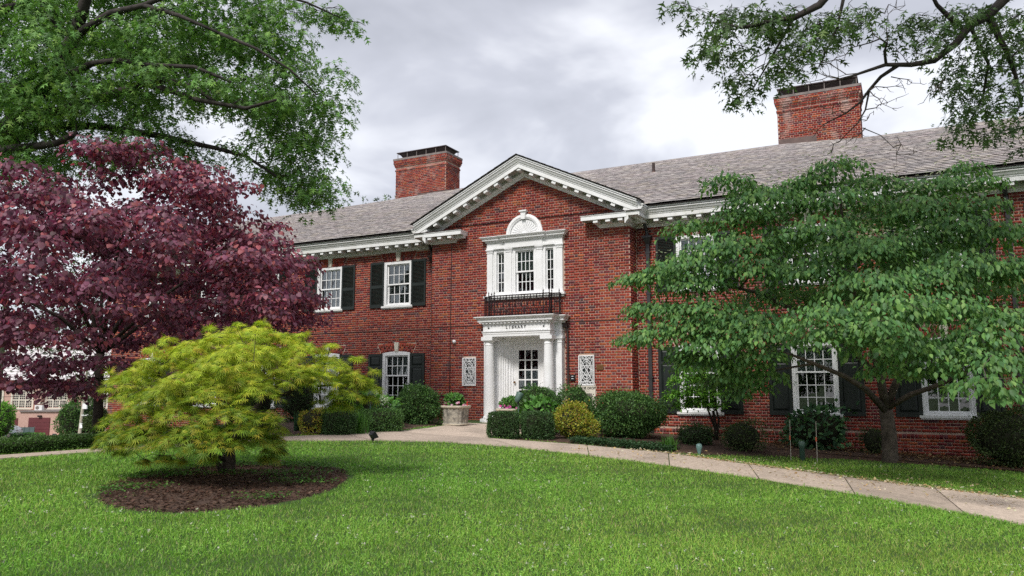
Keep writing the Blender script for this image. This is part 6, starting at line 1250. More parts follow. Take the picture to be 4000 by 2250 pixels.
def blades(name, label, c, n, h, spread, cols, wd=.016):
    x, y = c; root = thing(name, label, 'plant', (x, y, gz(x, y))); V = []; F = []; Cc = []
    for k in range(n):
        a = random.uniform(0, 2 * PI); l = h * random.uniform(.6, 1.05); sp_ = spread * random.uniform(.1, 1); ox, oy = random.gauss(0, spread * .25), random.gauss(0, spread * .25); b = len(V); S_ = 5
        px, py = -math.sin(a), math.cos(a)
        for i in range(S_ + 1):
            t = i / S_; w = wd * (1 - t ** 2) * .5 + .0008; r = sp_ * t ** 1.8; z = l * (t - .22 * t ** 3 * (sp_ / spread) * 1.6)
            for s in (-1, 1): V.append((ox + math.cos(a) * r + s * px * w, oy + math.sin(a) * r + s * py * w, z))
        F += [(b + 2 * i, b + 2 * i + 1, b + 2 * i + 3, b + 2 * i + 2) for i in range(S_)]; Cc += [pick(cols, 1)[0]] * (2 * S_ + 2)
    o = obj('blades', np_mesh('blades', np.array(V), np.array(F), np.array(Cc)), M['leaf'], root); o['kind'] = 'stuff'
IR = [(.09, .22, .04), (.12, .28, .05), (.06, .16, .03)]
blades('iris_clump', 'tall arching grassy clump between the two left box hedges', (-9.95, 12.60), 150, .62, .30, IR)
blades('iris_clump', 'strappy grass clump at the path edge by the large boxwood', (-4.23, 14.94), 130, .36, .22, IR)
blades('iris_clump', 'upright dark iris leaves behind the maple', (-11.32, 12.36), 90, .5, .16, [(.04, .10, .05), (.05, .13, .06)])
# white flower heads on the hydrangea
P = []
for c in [(-10.14, 13.8, -0.47), (-10.21, 13.84, -0.29), (-10.17, 13.74, -0.22), (-10.5, 13.9, -0.11)]: P.append(np.array(c) + rng.normal(0, 1, (60, 3)) * np.array([.05, .05, .035]))
for i, p in enumerate(P):
    r_ = thing('flower_head', ['white hydrangea flower head low at the right of the plant', 'white hydrangea flower head near the green floodlight', 'white hydrangea flower head at the upper right of the plant', 'white hydrangea flower head high behind the green floodlight'][i], 'flower', p.mean(0), group='white hydrangea heads')
    leaf_mass('petals', 'small', p - p.mean(0), rng.normal(0, 1, (60, 3)), rng.normal(0, 1, (60, 3)) + np.array([0, 0, 1]), .032 * np.ones(60), pick([(.62, .66, .48), (.7, .72, .58), (.5, .6, .35)], 60), M['petal'], r_)
# ground cover sloping to the path
q = rng.uniform(0, 1, (5200, 2)); P = np.column_stack([-6.2 + 2.1 * q[:, 0], 14.55 + .75 * q[:, 1]]); n = len(P); P3 = np.column_stack([P, ground(P[:, 0], P[:, 1]) + rng.uniform(.03, .13, n)])
o = leaf_mass('ground_cover', 'small', P3, rng.normal(0, 1, (n, 3)) * np.array([1, 1, .4]), np.array([0, 0, 1]) + rng.normal(0, .4, (n, 3)), .05 * rng.uniform(.7, 1.3, n), pick([(.03, .07, .03), (.045, .095, .04), (.06, .12, .05)], n), M['leaf_gloss'], None)
tag(o, 'dark green creeping ground cover in front of the large boxwood', 'ground cover', kind='stuff')

# ------------------------------------------------------------------ planters, lamps and other small things
def planter(name, label, c, r, h):
    x, y = c; root = thing(name, label, 'planter', (x, y, gz(x, y) + .024), group='fluted planters'); n = 64; m = MB(); V = []
    rings = [(0.05, 1.0, .86), (.16, .86, .86), (.84, .96, .96), (.86, .96, .96)]
    sq = lambda t: 1.0 / (abs(math.cos(t)) ** 4 + abs(math.sin(t)) ** 4) ** .25 * .93
    for hz_, a_, b_ in [(.06, .90, 0), (.14, .885, 1), (.80, .965, 1), (.86, .97, 0)]:
        for k in range(n):
            t = 2 * PI * k / n; g_ = (.045 if (k % 4 < 2) else 0) * b_; rr = r * (a_ - g_) * sq(t); V.append((rr * math.cos(t), rr * math.sin(t), h * hz_))
    m.add(V, [(i * n + k, i * n + (k + 1) % n, (i + 1) * n + (k + 1) % n, (i + 1) * n + k) for i in range(3) for k in range(n)]); m.build('fluted_side', M['planter_side'], root)
    def ring(prof, nm):
        V = []; k2 = len(prof)
        for a_, hz_ in prof:
            for k in range(n): t = 2 * PI * k / n; V.append((r * a_ * sq(t) * math.cos(t), r * a_ * sq(t) * math.sin(t), h * hz_))
        MB().add(V, [(i * n + k, i * n + (k + 1) % n, ((i + 1) % k2) * n + (k + 1) % n, ((i + 1) % k2) * n + k) for i in range(k2) for k in range(n)]).build(nm, M['planter'], root)
    ring([(.2, 0), (.96, 0), (.97, .06), (.9, .075), (.2, .07)], 'base'); ring([(.93, .86), (1.06, .88), (1.1, .92), (1.1, .98), (1.06, 1.0), (.95, 1.0), (.93, .9)], 'rim')
    MB().lathe([(r * .2, h * .9), (r * .9, h * .92), (r * .9, h * .93)], n=24).build('soil', M['soil'], root)
    return root
FLM = {}
def flower(root, p, col, s):
    if col not in FLM:
        tv, tf = LT['small']; V = []; F = []
        for k in range(5):
            a = 2 * PI * k / 5
            for v in tv: V.append((v[1] * math.cos(a) - v[0] * 1.6 * math.sin(a), v[1] * math.sin(a) + v[0] * 1.6 * math.cos(a), .25 * v[1] - v[2]))
            F += [tuple(4 * k + i for i in f) for f in tf]
        FLM[col] = np_mesh('flower', np.array(V), np.array(F), np.repeat(np.array([col]), len(V), 0)); FLM[col].materials.append(M['petal'])
    o = bpy.data.objects.new('flower', FLM[col]); COL.objects.link(o); o.parent = root; o.location = p; o.scale = (s, s, s)
    d = Vector((-p[0] * 0 + .3, -1, .6)); o.rotation_euler = d.to_track_quat('Z', 'Y').to_euler()
def potted(label, c, z, r, cols, seed):
    x, y = c; root = shrub('potted_flowers', label, 'plant', c, r * .72, r * .72, .32, HYD, 700, .07, tp='ovate', mt='leaf', lift=z, amp=.2, single=90); random.seed(seed)
    for k in range(26):
        a = random.uniform(0, 2 * PI); rr = r * random.uniform(.65, .98); flower(root, (rr * math.cos(a), rr * math.sin(a), random.uniform(.03, .12)), random.choice(cols), random.uniform(.03, .045))
pc = (-9.69, 15.81); pc = (pc[0] - .10, pc[1] + .30)
planter('planter', 'weathered fluted stone planter left of the portico', pc, .31, .46)
potted('leafy plant with red and pink flowers in the left planter', pc, .44, .29, [(.5, .02, .02), (.6, .25, .35), (.65, .4, .5)], 3)
pc2 = (-8.52, 16.56)
planter('planter', 'stone planter half hidden behind the right box hedge', pc2, .31, .46)
potted('leafy plant with bright pink flowers in the right planter', pc2, .44, .29, [(.75, .08, .38), (.65, .12, .4)], 5)
def bullet(label, c, z, tilt, az, s=1.0):
    root = thing('spotlight', label, 'spotlight', (c[0], c[1], gz(*c)), az, 'green bullet spotlights')
    MB().tube([(0, 0, -.05), (0, 0, z - .12)], .014, 8).build('stake', M['green_metal'], root)
    MB().lathe([(.02, -.12), (.022, -.06), (.016, -.04), (.016, -.02)], (0, 0, z - .02), 10).build('knuckle', M['pipe'], root)
    o = MB().lathe([(.02, -.12), (.05, -.10), (.07, -.03), (.085, .06), (.088, .11), (.08, .115), (.075, .09), (.01, .085)], n=18).build('lamp_head', M['green_metal'], root, smooth=True); o.location = (0, 0, z + .03); o.rotation_euler = (tilt, 0, 0); o.scale = (s, s, s)
bullet('green bullet spotlight on a stake in front of the left hydrangea', (-10.39, 13.55), 0.71, -.5, -.5)
bullet('green bullet spotlight on a stake by the right planter', (-7.72, 15.37), 0.78, -.5, -.5)
c = (-3.62, 14.86); root = thing('lawn_lamp', 'pale green pear-shaped lawn lamp at the path edge', 'lamp', (*c, gz(*c)))
MB().lathe([(.025, -.03), (.03, .03), (.05, .1), (.06, .15), (.052, .19), (.028, .205), (.004, .21)], n=18).build('lamp_head', mat('pale_green_enamel', (.12, .22, .21), .4, c2=(.22, .33, .31), scale=8), root, smooth=True)
c = (-1.84, 15.40); root = thing('bollard', 'short green bollard below the dark hydrangea', 'bollard', (*c, gz(*c)))
MB().lathe([(.05, -.03), (.05, .26), (.058, .265), (.058, .34), (.05, .36), (.01, .37)], n=14).build('post', M['green_metal'], root, smooth=True)
def flood(label, c, hz_, az, tilt):
    root = thing('floodlight', label, 'floodlight', (c[0], c[1], gz(*c)), az, 'small black floodlights')
    MB().tube([(0, 0, -.04), (0, 0, hz_ - .06)], .014, 8).tube([(-.02, 0, hz_ - .07), (.02, 0, hz_ - .07)], .022, 8).build('stem', M['black'], root)
    o = MB().add([(-.085, -.05, -.07), (.085, -.05, -.07), (.085, -.05, .07), (-.085, -.05, .07), (-.06, .035, -.045), (.06, .035, -.045), (.06, .035, .045), (-.06, .035, .045)], [(0, 1, 2, 3), (4, 7, 6, 5), (0, 4, 5, 1), (1, 5, 6, 2), (2, 6, 7, 3), (3, 7, 4, 0)]).build('lamp_head', M['black'], root); o.location = (0, 0, hz_); o.rotation_euler = (tilt, 0, 0)
    g_ = MB().box(-.072, .072, -.054, -.0505, -.058, .058).build('lens', M['glass'], root); g_.location = (0, 0, hz_); g_.rotation_euler = (tilt, 0, 0)
flood('black floodlight standing in the lawn in front of the path', (-8.83, 11.61), .13, 2.7, -.6)
flood('black floodlight beyond the low hedge at the left', (-25.86, 16.46), .26, 3.3, -.7)
for lb, u in (('thin marker stake with orange tape left of the dark hydrangea', (-2.03, 15.30)), ('thin marker stake with orange tape in front of the dark hydrangea', (-1.59, 15.46))):
    root = thing('marker_stake', lb, 'stake', (*u, gz(*u)), group='marker stakes')
    MB().tube([(0, 0, -.05), (.01, 0, .75)], .006, 5).build('stake', mat('pale_stake', (.45, .42, .36), .7) if 'pale_stake' not in bpy.data.materials else bpy.data.materials['pale_stake'], root)
    MB().box(-.012, .012, -.008, .008, .38, .46).build('tape', mat('orange_tape', (.55, .10, .05), .6) if 'orange_tape' not in bpy.data.materials else bpy.data.materials['orange_tape'], root)
hr = thing('handrail', 'short black iron handrail behind the left planter', 'railing', (-11.2, 17.6, gz(-11.2, 17.6)))
zt = -.22 - hr.location.z
MB().tube([(-.55, 0, zt), (.75, 0, zt)], .018, 8).build('top_rail', M['iron'], hr)
for k in range(8): MB().tube([(-.5 + .17 * k, 0, -.05), (-.5 + .17 * k, 0, zt)], .011 if 0 < k < 7 else .02, 6).build('baluster', M['iron'], hr)
MB().lathe([(.02, 0), (.03, .03), (.012, .06), (.002, .08)], (.69, 0, zt), 8).build('finial', M['iron'], hr)

# ------------------------------------------------------------------ lawn, weeds, litter
def inside(P, poly):
    x, y = P[:, 0], P[:, 1]; c = np.zeros(len(P), bool); q = np.array(poly); j = len(q) - 1
    for i in range(len(q)):
        c ^= ((q[i, 1] > y) != (q[j, 1] > y)) & (x < (q[j, 0] - q[i, 0]) * (y - q[i, 1]) / (q[j, 1] - q[i, 1] + 1e-12) + q[i, 0]); j = i
    return c
band = near + far[::-1]; fw2 = np.array(FWD)[:2]; rt2 = np.array(RGT)[:2]
PTS = []
for (z0, z1, dens, k) in ((4.6, 7.5, 4200, 1.0), (7.5, 10.5, 2900, 1.15), (10.5, 14, 1700, 1.4), (14, 21, 800, 1.7)):
    A = (z1 - z0) * (z1 + z0) * .86; n = int(dens * A); Z = np.sqrt(rng.uniform(z0 ** 2, z1 ** 2, n)); r = rng.uniform(-.86, .86, n)
    P = Z[:, None] * fw2 + (Z * r)[:, None] * rt2; PTS.append(np.column_stack([P, np.full(n, k)]))
PTS = np.vstack(PTS); P = PTS[:, :2]
PJ = P + rng.normal(0, .03, P.shape); ok_ = ~inside(PJ, band) & ~inside(PJ, wl + wr[::-1]) & (P[:, 1] < 17.3) & (P[:, 1] > 1.5)
edge_ = rng.normal(0, .03, len(P)) + .05 * np.sin(P[:, 0] * 9 + np.sin(P[:, 1] * 7) * 2) * np.sin(P[:, 1] * 11)
for b in soilbeds:
    c_ = np.array(b).mean(0); ok_ &= ~inside(c_ + (P - c_) * (1 + edge_)[:, None], b)
ok_ &= ~((P[:, 0] < -12.0) & (P[:, 1] > 9)) & (P[:, 0] > -12.6)
PTS = PTS[ok_]; P = PTS[:, :2]; k = PTS[:, 2]; n = len(P)
pn = sum(np.sin(P[:, 0] * a + P[:, 1] * b + c) for a, b, c in ((1.1, .7, 0), (-.6, 1.7, 2), (2.9, -1.9, 1), (4.7, 3.3, 4), (-7, 5.1, .5))) / 5
clov = (rng.uniform(0, 1, n) < np.clip(.16 + .35 * pn, 0, .45))
P3 = np.column_stack([P, ground(P[:, 0], P[:, 1])])
GC = [(.215, .43, .055), (.28, .50, .075), (.14, .31, .04), (.38, .55, .11), (.50, .48, .21)]
C = pick(GC, n, .2, [.30, .27, .2, .16, .07]) * (1 + .38 * pn)[:, None] * (1 + np.outer(np.sin(P[:, 0] * .5 + P[:, 1] * .23) * .5 + np.sin(P[:, 1] * .9 - P[:, 0] * .31 + 1) * .5, [.22, .07, .16]))
g_ = ~clov; m_ = g_.sum()
D = np.column_stack([rng.normal(0, .5, (m_, 2)), np.ones(m_)]); S = .042 * rng.uniform(.5, 1.4, m_) * (1 + .45 * pn[g_])
tv, tf = LT['blade']
x_, y_, z_ = frames(D, rng.normal(0, 1, (m_, 3))); W = (.0062 * k[g_])
V = P3[g_][:, None] + tv[None, :, 0:1] * W[:, None, None] * x_[:, None] + tv[None, :, 1:2] * S[:, None, None] * y_[:, None]
F = (np.arange(m_)[:, None, None] * 3 + tf[None]).reshape(-1, 3)
o = obj('grass', np_mesh('grass', V.reshape(-1, 3), F, np.repeat(C[g_], 3, 0)), M['grass']); tag(o, 'short mown lawn grass in front of the library', 'grass', kind='stuff')
m_ = clov.sum(); Pc = P3[clov] + np.column_stack([np.zeros((m_, 2)), rng.uniform(.015, .04, m_)])
o = leaf_mass('clover', 'small', Pc, np.column_stack([rng.normal(0, 1, (m_, 2)), rng.normal(0, .25, m_)]), np.array([0, 0, 1]) + rng.normal(0, .25, (m_, 3)), .019 * rng.uniform(.7, 1.3, m_) * k[clov], pick([(.21, .41, .06), (.27, .48, .08), (.15, .32, .045)], m_), M['grass'], None, wide=1.5)
tag(o, 'small clover leaves spread through the lawn', 'clover', kind='stuff')
fl = rng.choice(n, 900, replace=False); fl = fl[pn[fl] > -.1]; m_ = len(fl) * 4; Pf = np.repeat(P3[fl], 4, 0) + np.array([0, 0, .045]) + rng.normal(0, .006, (m_, 3))
o = leaf_mass('clover_flowers', 'small', Pf, rng.normal(0, 1, (m_, 3)), rng.normal(0, 1, (m_, 3)), .017 * rng.uniform(.7, 1.3, m_), pick([(.58, .6, .46), (.45, .5, .32)], m_), M['petal'], None, wide=1.6)
tag(o, 'tiny white clover flowers dotted over the lawn', 'clover flowers', kind='stuff')
# mulch chips and weeds in the oval bed
be = np.array(soilbeds[0]); c_ = be.mean(0)
def in_bed(n, s=.97):
    P = be.min(0) + rng.uniform(0, 1, (n * 3, 2)) * (be.max(0) - be.min(0)); P = P[inside(c_ + (P - c_) / s, soilbeds[0])][:n]; return P
P = in_bed(9000); n = len(P); rr = np.linalg.norm((P - c_) / (be.max(0) - be.min(0)) * 2, axis=1)
o = leaf_mass('bark_chips', 'small', np.column_stack([P, ground(P[:, 0], P[:, 1]) + .02 + .045 * np.clip(1 - rr ** 2, 0, 1) + rng.uniform(0, .012, n)]), np.column_stack([rng.normal(0, 1, (n, 2)), rng.normal(0, .2, n)]), np.array([0, 0, 1]) + rng.normal(0, .3, (n, 3)), .04 * rng.uniform(.5, 1.4, n), pick([(.085, .045, .03), (.12, .065, .045), (.05, .028, .02), (.19, .125, .085)], n, .3, [.4, .3, .22, .08]), M['petal'], None)
tag(o, 'brown bark chips covering the oval bed', 'mulch', kind='stuff')
P = in_bed(16000); pn2 = sum(np.sin(P[:, 0] * a + P[:, 1] * b + c) for a, b, c in ((3.1, 2.2, 0), (-2.6, 4.4, 2), (6.1, -5, 1))) / 3
P = P[rng.uniform(0, 1, len(P)) < np.clip(.05 + .9 * pn2 + .25 * (c_[0] - P[:, 0]) / 1.0 + .15 * (P[:, 1] - c_[1]), 0, .9)]; n = len(P); rr = np.linalg.norm((P - c_) / (be.max(0) - be.min(0)) * 2, axis=1)
o = leaf_mass('weeds', 'small', np.column_stack([P, ground(P[:, 0], P[:, 1]) + .04 + .045 * np.clip(1 - rr ** 2, 0, 1) + rng.uniform(0, .03, n)]), np.column_stack([rng.normal(0, 1, (n, 2)), rng.normal(.2, .3, n)]), np.array([0, 0, 1]) + rng.normal(0, .35, (n, 3)), .028 * rng.uniform(.6, 1.4, n), pick([(.075, .18, .03), (.10, .22, .04), (.05, .13, .025)], n), M['grass'], None, wide=1.3)
tag(o, 'patches of small green weeds in the oval bed', 'weeds', kind='stuff')
# fallen petals along the path
fp = np.array(far[9:]); seg = np.linalg.norm(np.diff(fp, axis=0), axis=1); cs = np.concatenate([[0], np.cumsum(seg)])
n = 1200; t = rng.uniform(.05, 1, n) ** .8 * cs[-1]; P = np.column_stack([np.interp(t, cs, fp[:, 0]), np.interp(t, cs, fp[:, 1])]) + np.column_stack([rng.normal(0, .06, n), rng.normal(-.02, .05, n)])
n2 = 700; t2 = rng.uniform(0, 1, n2) * cs[-1]; P2 = np.column_stack([np.interp(t2, cs, fp[:, 0]), np.interp(t2, cs, fp[:, 1])]) + np.column_stack([rng.normal(0, .1, n2), rng.uniform(-1.4, 1.0, n2)])
P = np.vstack([P, P2]); n = len(P); S = .046 * rng.uniform(.6, 1.3, n)
o = leaf_mass('fallen_petals', 'ovate', np.column_stack([P, ground(P[:, 0], P[:, 1]) + .036]), np.column_stack([rng.normal(0, 1, (n, 2)), rng.normal(0, .25, n)]), np.array([0, 0, 1]) + rng.normal(0, .35, (n, 3)), S, pick([(.66, .56, .36), (.72, .66, .5), (.6, .42, .2), (.5, .4, .22)], n), M['petal'], None, wide=1.4)
tag(o, 'cream fallen petals along the edge of the path', 'petals', kind='stuff')
n = 3200; P = np.column_stack([rng.uniform(-2.8, 4, n), 18.6 - np.abs(rng.normal(0, .9, n))]); P = P[P[:, 1] > 15.6]; n = len(P)
o = leaf_mass('leaf_litter', 'ovate', np.column_stack([P, ground(P[:, 0], P[:, 1]) + .05 + rng.uniform(0, .03, n)]), np.column_stack([rng.normal(0, 1, (n, 2)), rng.normal(0, .3, n)]), np.array([0, 0, 1]) + rng.normal(0, .4, (n, 3)), .05 * rng.uniform(.6, 1.3, n), pick([(.16, .085, .035), (.24, .14, .06), (.38, .28, .14), (.09, .05, .025)], n, .3), M['petal'], None, wide=1.3)
tag(o, 'brown dead leaves at the foot of the right wing', 'leaf litter', kind='stuff')

# ------------------------------------------------------------------ the street at the far left
SR = math.atan2(RGT.y, RGT.x); SO = Vector((-114.31, 71.71, 0.00)); SO.z = gz(SO.x, SO.y)
sc = thing('school_building', 'distant pinkish brick building with stone windows and pale slate roof', 'building', SO, SR)
K = 115 / 3000.0
def su(u, y=0): return ((u - 2000) * (115 + y) + 1800 * 115) / 3000
def sv_(v, y=0): return (1515 - v) * (115 + y) / 3000 - SO.z
M['school_brick'] = mat('faded_brick', (.46, .27, .22), .9, c2=(.60, .40, .34), scale=9, bump=.2); M['pale_slate'] = mat('pale_slate', (.56, .52, .53), .7, c2=(.68, .64, .65), scale=1.2)
M['garage'] = mat('maroon_door', (.13, .03, .035), .6, var=.1); M['leaded'] = mat('leaded_glass', (.03, .03, .035), .2, var=.3)
MB().box(su(-160), su(470), 0, 14, -1.5, sv_(1485)).build('wall', M['school_brick'], sc)
rf = part('roof', sc)
MB().add([(su(-170), -.7, sv_(1488)), (su(480), -.7, sv_(1488)), (su(480), 7, sv_(1290)), (su(-170), 7, sv_(1290)), (su(-170), 14.7, sv_(1488)), (su(480), 14.7, sv_(1488))], [(0, 1, 2, 3), (3, 2, 5, 4), (0, 3, 4), (1, 5, 2)]).build('slope', M['pale_slate'], rf)
m = MB()
for k in range(16):
    t = k / 16; y_ = -.7 + 7.7 * t; z_ = sv_(1488) + (sv_(1290) - sv_(1488)) * t; m.box(su(-170), su(480), y_ - .06, y_ + .1, z_ + .0, z_ + .045)
m.build('slate_course', M['pale_slate'], rf)
MB().box(su(-170), su(480), -.8, -.6, sv_(1490), sv_(1484)).build('gutter', M['cap'], rf)
for (u0, u1) in ((-60, 12), (54, 130), (187, 263), (345, 420)):
    W_ = part('window', sc); z0, z1 = sv_(1592), sv_(1496)
    x0, x1 = su(u0), su(u1)
    MB().box(x0, x1, -.12, .1, z0 - .25, z0).box(x0, x1, -.12, .1, z1, z1 + .22).box(x0 - .25, x0, -.11, .1, z0 - .2, z1 + .2).box(x1, x1 + .25, -.11, .1, z0 - .2, z1 + .2).build('stone_frame', M['stone'], W_)
    m = MB()
    for i in (1, 2): m.box(x0 + (x1 - x0) * i / 3 - .09, x0 + (x1 - x0) * i / 3 + .09, -.08, .1, z0, z1)
    for zz in (sv_(1562), sv_(1526)): m.box(x0, x1, -.079, .1, zz - .09, zz + .09)
    m.build('mullion', M['stone'], W_)
    for i in range(3):
        for j, (za, zb) in enumerate(((z0, sv_(1562)), (sv_(1562), sv_(1526)), (sv_(1526), z1))):
            a = x0 + (x1 - x0) * i / 3 + .09; b = x0 + (x1 - x0) * (i + 1) / 3 - .09
            if j < 2:
                MB().box(a, b, -.02, .02, za + .09, zb - .09).build('pane', M['leaded'], W_)
                m = MB()
                for q in range(1, 3): m.box(a + (b - a) * q / 3 - .03, a + (b - a) * q / 3 + .03, -.045, -.021, za + .09, zb - .09)
                for q in range(1, 4): m.box(a, b, -.044, -.022, za + .09 + (zb - za - .18) * q / 4 - .03, za + .09 + (zb - za - .18) * q / 4 + .03)
                m.build('glazing_bar', M['stone'], W_)
            else:
                m = MB()
                for q in range(6): m.box(a, b, -.06, .0, za + .1 + (zb - za - .2) * q / 6, za + .1 + (zb - za - .2) * (q + .6) / 6)
                m.build('louvre', M['white_worn'], W_)
for u in (165, 291, 20 + 10):
    if u == 30: continue
    B_ = part('buttress', sc); MB().box(su(u - 10), su(u + 10), -.8, .0, -1, sv_(1498)).build('pier', M['school_brick'], B_)
    for v in (1497, 1530, 1572): MB().box(su(u - 11), su(u + 11), -.95, .0, sv_(v + 5), sv_(v - 3)).build('stone_cap', M['stone'], B_)
MB().tube([(su(303), -.1, 0), (su(303), -.1, sv_(1500))], .08, 6).build('downpipe', M['cap'], sc)
ga = part('garage', sc); MB().box(su(35, -5), su(86, -5), -5, .0, -1, sv_(1610, -5)).build('garage_wall', M['school_brick'], ga); MB().box(su(86, -6.5), su(242, -6.5), -6.5, .0, -1, sv_(1608, -6.5)).build('garage_wall', M['school_brick'], ga)
MB().box(su(84, -6.6), su(244, -6.6), -6.7, .0, sv_(1608, -6.6), sv_(1603, -6.6)).build('coping', M['cap'], ga)
MB().box(su(121, -6.6), su(203, -6.6), -6.62, -6.4, -.5, sv_(1630, -6.6)).build('garage_door', M['garage'], ga)
for k in range(1, 5): MB().box(su(121, -6.6), su(203, -6.6), -6.64, -6.621, 2.4 * k / 5, 2.4 * k / 5 + .05).build('door_rib', M['garage'], ga)
MB().box(su(66, -5), su(80, -5), -5.06, -4.9, .2, sv_(1632, -5)).build('side_door', M['garage'], ga)
MB().box(su(158, -6.6), su(170, -6.6), -6.9, -6.5, sv_(1627, -6.6), sv_(1621, -6.6)).build('lamp', M['black'], ga)
ac = thing('air_conditioner', 'white air-conditioning unit on the flat garage roof', 'appliance', SO + Matrix.Rotation(SR, 3, 'Z') @ Vector((su(151, -5), -4.5, sv_(1603, -6.6))), SR)
MB().box(-.52, .52, -.25, .25, .0, .72).build('casing', M['white_worn'], ac)
o = MB().lathe([(.25, 0), (.25, .02), (.2, .025), (.03, .02)], (0, 0, 0), 16).build('fan_guard', M['cap'], ac); o.rotation_euler = (PI / 2, 0, 0); o.location = (-.15, -.255, .36)
dr = MB(); q = [(-111.35, 68.50, -6.40), (-103.56, 70.20, -6.21), (-74.61, 53.16, -5.21), (-86.08, 53.00, -5.54)]
def flat(p, d): return (p[0], p[1], gz(p[0], p[1]) + d)
n_ = 8; rowsv = []
for i in range(n_ + 1):
    t = i / n_; a = Vector(q[0]).lerp(Vector(q[3]), t); b = Vector(q[1]).lerp(Vector(q[2]), t); rowsv += [flat(a, .05), flat(b, .05)]
o = MB().add(rowsv, [(2 * i, 2 * i + 1, 2 * i + 3, 2 * i + 2) for i in range(n_)]).build('driveway', mat('pale_concrete', (.55, .50, .44), .9, var=.15, scale=.6)); tag(o, 'pale driveway in front of the distant garage', 'driveway', kind='structure')
pl = (-97.54, 65.38); root = thing('utility_pole', 'weathered pale wooden utility pole with lamp arm', 'pole', (*pl, gz(*pl)), SR)
MB().tube([(0, 0, -.3), (.5, 0, 9.5)], [.21, .13], 10).build('pole', mat('grey_pole', (.40, .36, .29), .9, var=.15, scale=3), root)
MB().tube([(.5, 0, 9.2), (.55, -.1, 10), (1.1, -.3, 10.6), (2.4, -.6, 10.7), (3.8, -.8, 10.2)], .06, 6).build('lamp_arm', M['white_worn'], root)
MB().box(3.5, 4.3, -1.1, -.6, 9.75, 10.0).build('lamp_head', M['white_worn'], root)
MB().box(.35, .9, -.3, -.05, 4.0, 4.7).build('meter_box', M['white'], root); MB().box(.15, .5, -.3, -.2, 1.5, 2.2).build('notice', M['paper'], root)
MB().box(.3, 1.4, -.3, .1, 3.1, 3.3).build('bracket', M['white_worn'], root)
MB().tube([(.3, -.2, 5.9), (-6, -.3, 5.75), (-14, -.3, 5.4), (-24, -.3, 5.2)], .03, 5).build('cable', M['black'], root)
fe = (-109.82, 64.71); root = thing('fence', 'dark grey-green screened fence by the distant garage', 'fence', (*fe, gz(*fe)), SR + .25)
for k in range(6): MB().box(-1.7 + .62 * k, -1.12 + .62 * k, -.03, .03, .2, 1.35).build('panel', mat('fence_screen', (.10, .14, .14), .8) if 'fence_screen' not in bpy.data.materials else bpy.data.materials['fence_screen'], root)
for k in range(7): MB().tube([(-1.72 + .62 * k, .05, 0), (-1.72 + .62 * k, .05, 1.45)], .035, 6).build('post', M['cap'], root)
# parked car
cp = (-105.58, 60.08); car = thing('parked_car', 'silver hatchback parked at the far left edge', 'car', (*cp, gz(*cp) + .35), SR + .12)
M['car'] = mat('silver_paint', (.50, .52, .58), .25, metal=.3, var=.02); M['tyre'] = mat('tyre', (.015, .015, .015), .9)
profc = [(-2.2, .45), (-2.25, .8), (-2.0, .98), (-1.1, 1.08), (-.35, 1.50), (.9, 1.56), (1.75, 1.42), (2.15, 1.0), (2.25, .8), (2.2, .42), (1.75, .34), (1.6, .34), (1.0, .34), (-.9, .34), (-1.8, .36)]
m = MB(); V = []
for s, k in ((-.86, .9), (-.8, 1.0), (.8, 1.0), (.86, .9)):
    for a, b in profc: V.append((a * (.985 if k < 1 else 1), s * (1 if b < 1.1 else .84), .36 + (b - .36) * (.97 if k < 1 else 1)))
L_ = len(profc); m.add(V, [(i * L_ + k, i * L_ + (k + 1) % L_, (i + 1) * L_ + (k + 1) % L_, (i + 1) * L_ + k) for i in range(3) for k in range(L_)] + [tuple(range(L_))[::-1], tuple(range(3 * L_, 4 * L_))]); m.build('body', M['car'], car)
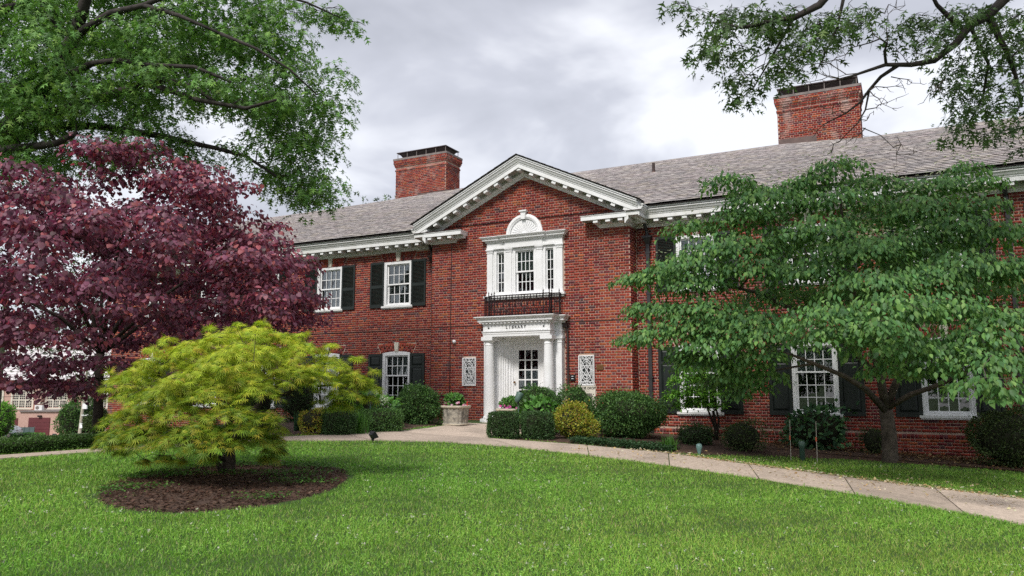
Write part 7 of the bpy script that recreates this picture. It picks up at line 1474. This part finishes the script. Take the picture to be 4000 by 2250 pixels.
for s in (-1, 1):
    for pts in ([(-.95, 1.1), (-.32, 1.43), (.28, 1.46), (.28, 1.08)], [(.36, 1.08), (.36, 1.46), (.95, 1.48), (1.1, 1.08)], [(1.2, 1.08), (1.08, 1.46), (1.6, 1.38), (1.85, 1.08)]):
        MB().prism(pts, s * .735, s * .80, lambda a, b, h: (a, h, b)).build('side_window', M['leaded'], car)
    for xx in (-1.4, 1.4):
        wh = part('wheel', car); MB().tube([(xx, s * .70, .33), (xx, s * .90, .33)], .33, 18).build('tyre', M['tyre'], wh); MB().tube([(xx, s * .89, .33), (xx, s * .915, .33)], .21, 12).build('rim', M['cap'], wh)
    MB().box(-2.2, -1.95, s * .55 - .12, s * .55 + .12, .72, .86).build('headlight', M['white'], car); MB().box(2.08, 2.22, s * .62 - .12, s * .62 + .12, .82, 1.0).build('tail_light', M['garage'], car)
    MB().box(-.75, -.6, s * .84 - .0, s * .84 + s * .12, 1.06, 1.18).build('door_mirror', M['car'], car) if s > 0 else MB().box(-.75, -.6, -.96, -.84, 1.06, 1.18).build('door_mirror', M['car'], car)
# greenery of the street
shrub('clipped_hedge', 'small clipped hedge beside the distant driveway', 'hedge', (-100.35, 60.54), 1.9, .7, 1.0, HYD, 2600, .14, box=True, mt='leaf', rz=SR)
shrub('evergreen_shrub', 'tall dark evergreen left of the utility pole foot', 'shrub', (-103.61, 67.94), 1.7, 1.5, 5.0, BOX, 3600, .26, amp=.2)
shrub('evergreen_shrub', 'tall dark evergreen right of the utility pole', 'shrub', (-103.58, 70.24), 1.7, 1.5, 5.0, BOXD, 3600, .26, amp=.2)
shrub('street_tree', 'light green leafy tree at the far left edge above the car', 'tree', (-101.45, 57.58), 1.7, 1.7, 4.8, BRT, 3200, .25, mt='leaf', amp=.25, lift=.2)
for i, (q, h) in enumerate([((-30.4, 41.5), 15.1), ((3.7, 66.9), 21.7), ((-61.2, 34.3), 22.9), ((-55.8, 40.0), 17.5), ((-146.2, 93.3), 18.4)]):
    r_ = thing('distant_tree', ['far tree behind the left roof, beside the left chimney', 'far tree behind the slate roof at the right', 'far green tree left behind the purple tree', 'far green tree behind the end of the left wing', 'far green tree behind the distant school roof'][i], 'tree', (q[0], q[1], gz(q[0], q[1])), group='trees beyond the buildings')
    b = -.2; MB().tube([(0, 0, b), (.1, 0, h * .4), (0, .1, h * .9)], [.3, .22, .05], 7).build('trunk', M['bark'], r_)
    n = 2600; D_ = unit(rng.normal(0, 1, (n, 3))); l_ = lumps(D_, 26, .2, 9) * rng.uniform(.5, 1.02, n); P = D_ * np.array([h * .28, h * .28, h * .36]) * l_[:, None] + np.array([0, 0, h * .64])
    leaf_mass('crown', 'oak', P, D_ + rng.normal(0, .6, (n, 3)), D_ + rng.normal(0, .6, (n, 3)), .42 * rng.uniform(.6, 1.3, n), pick([(.06, .12, .03), (.09, .16, .04), (.04, .08, .025)], n), M['leaf'], r_)
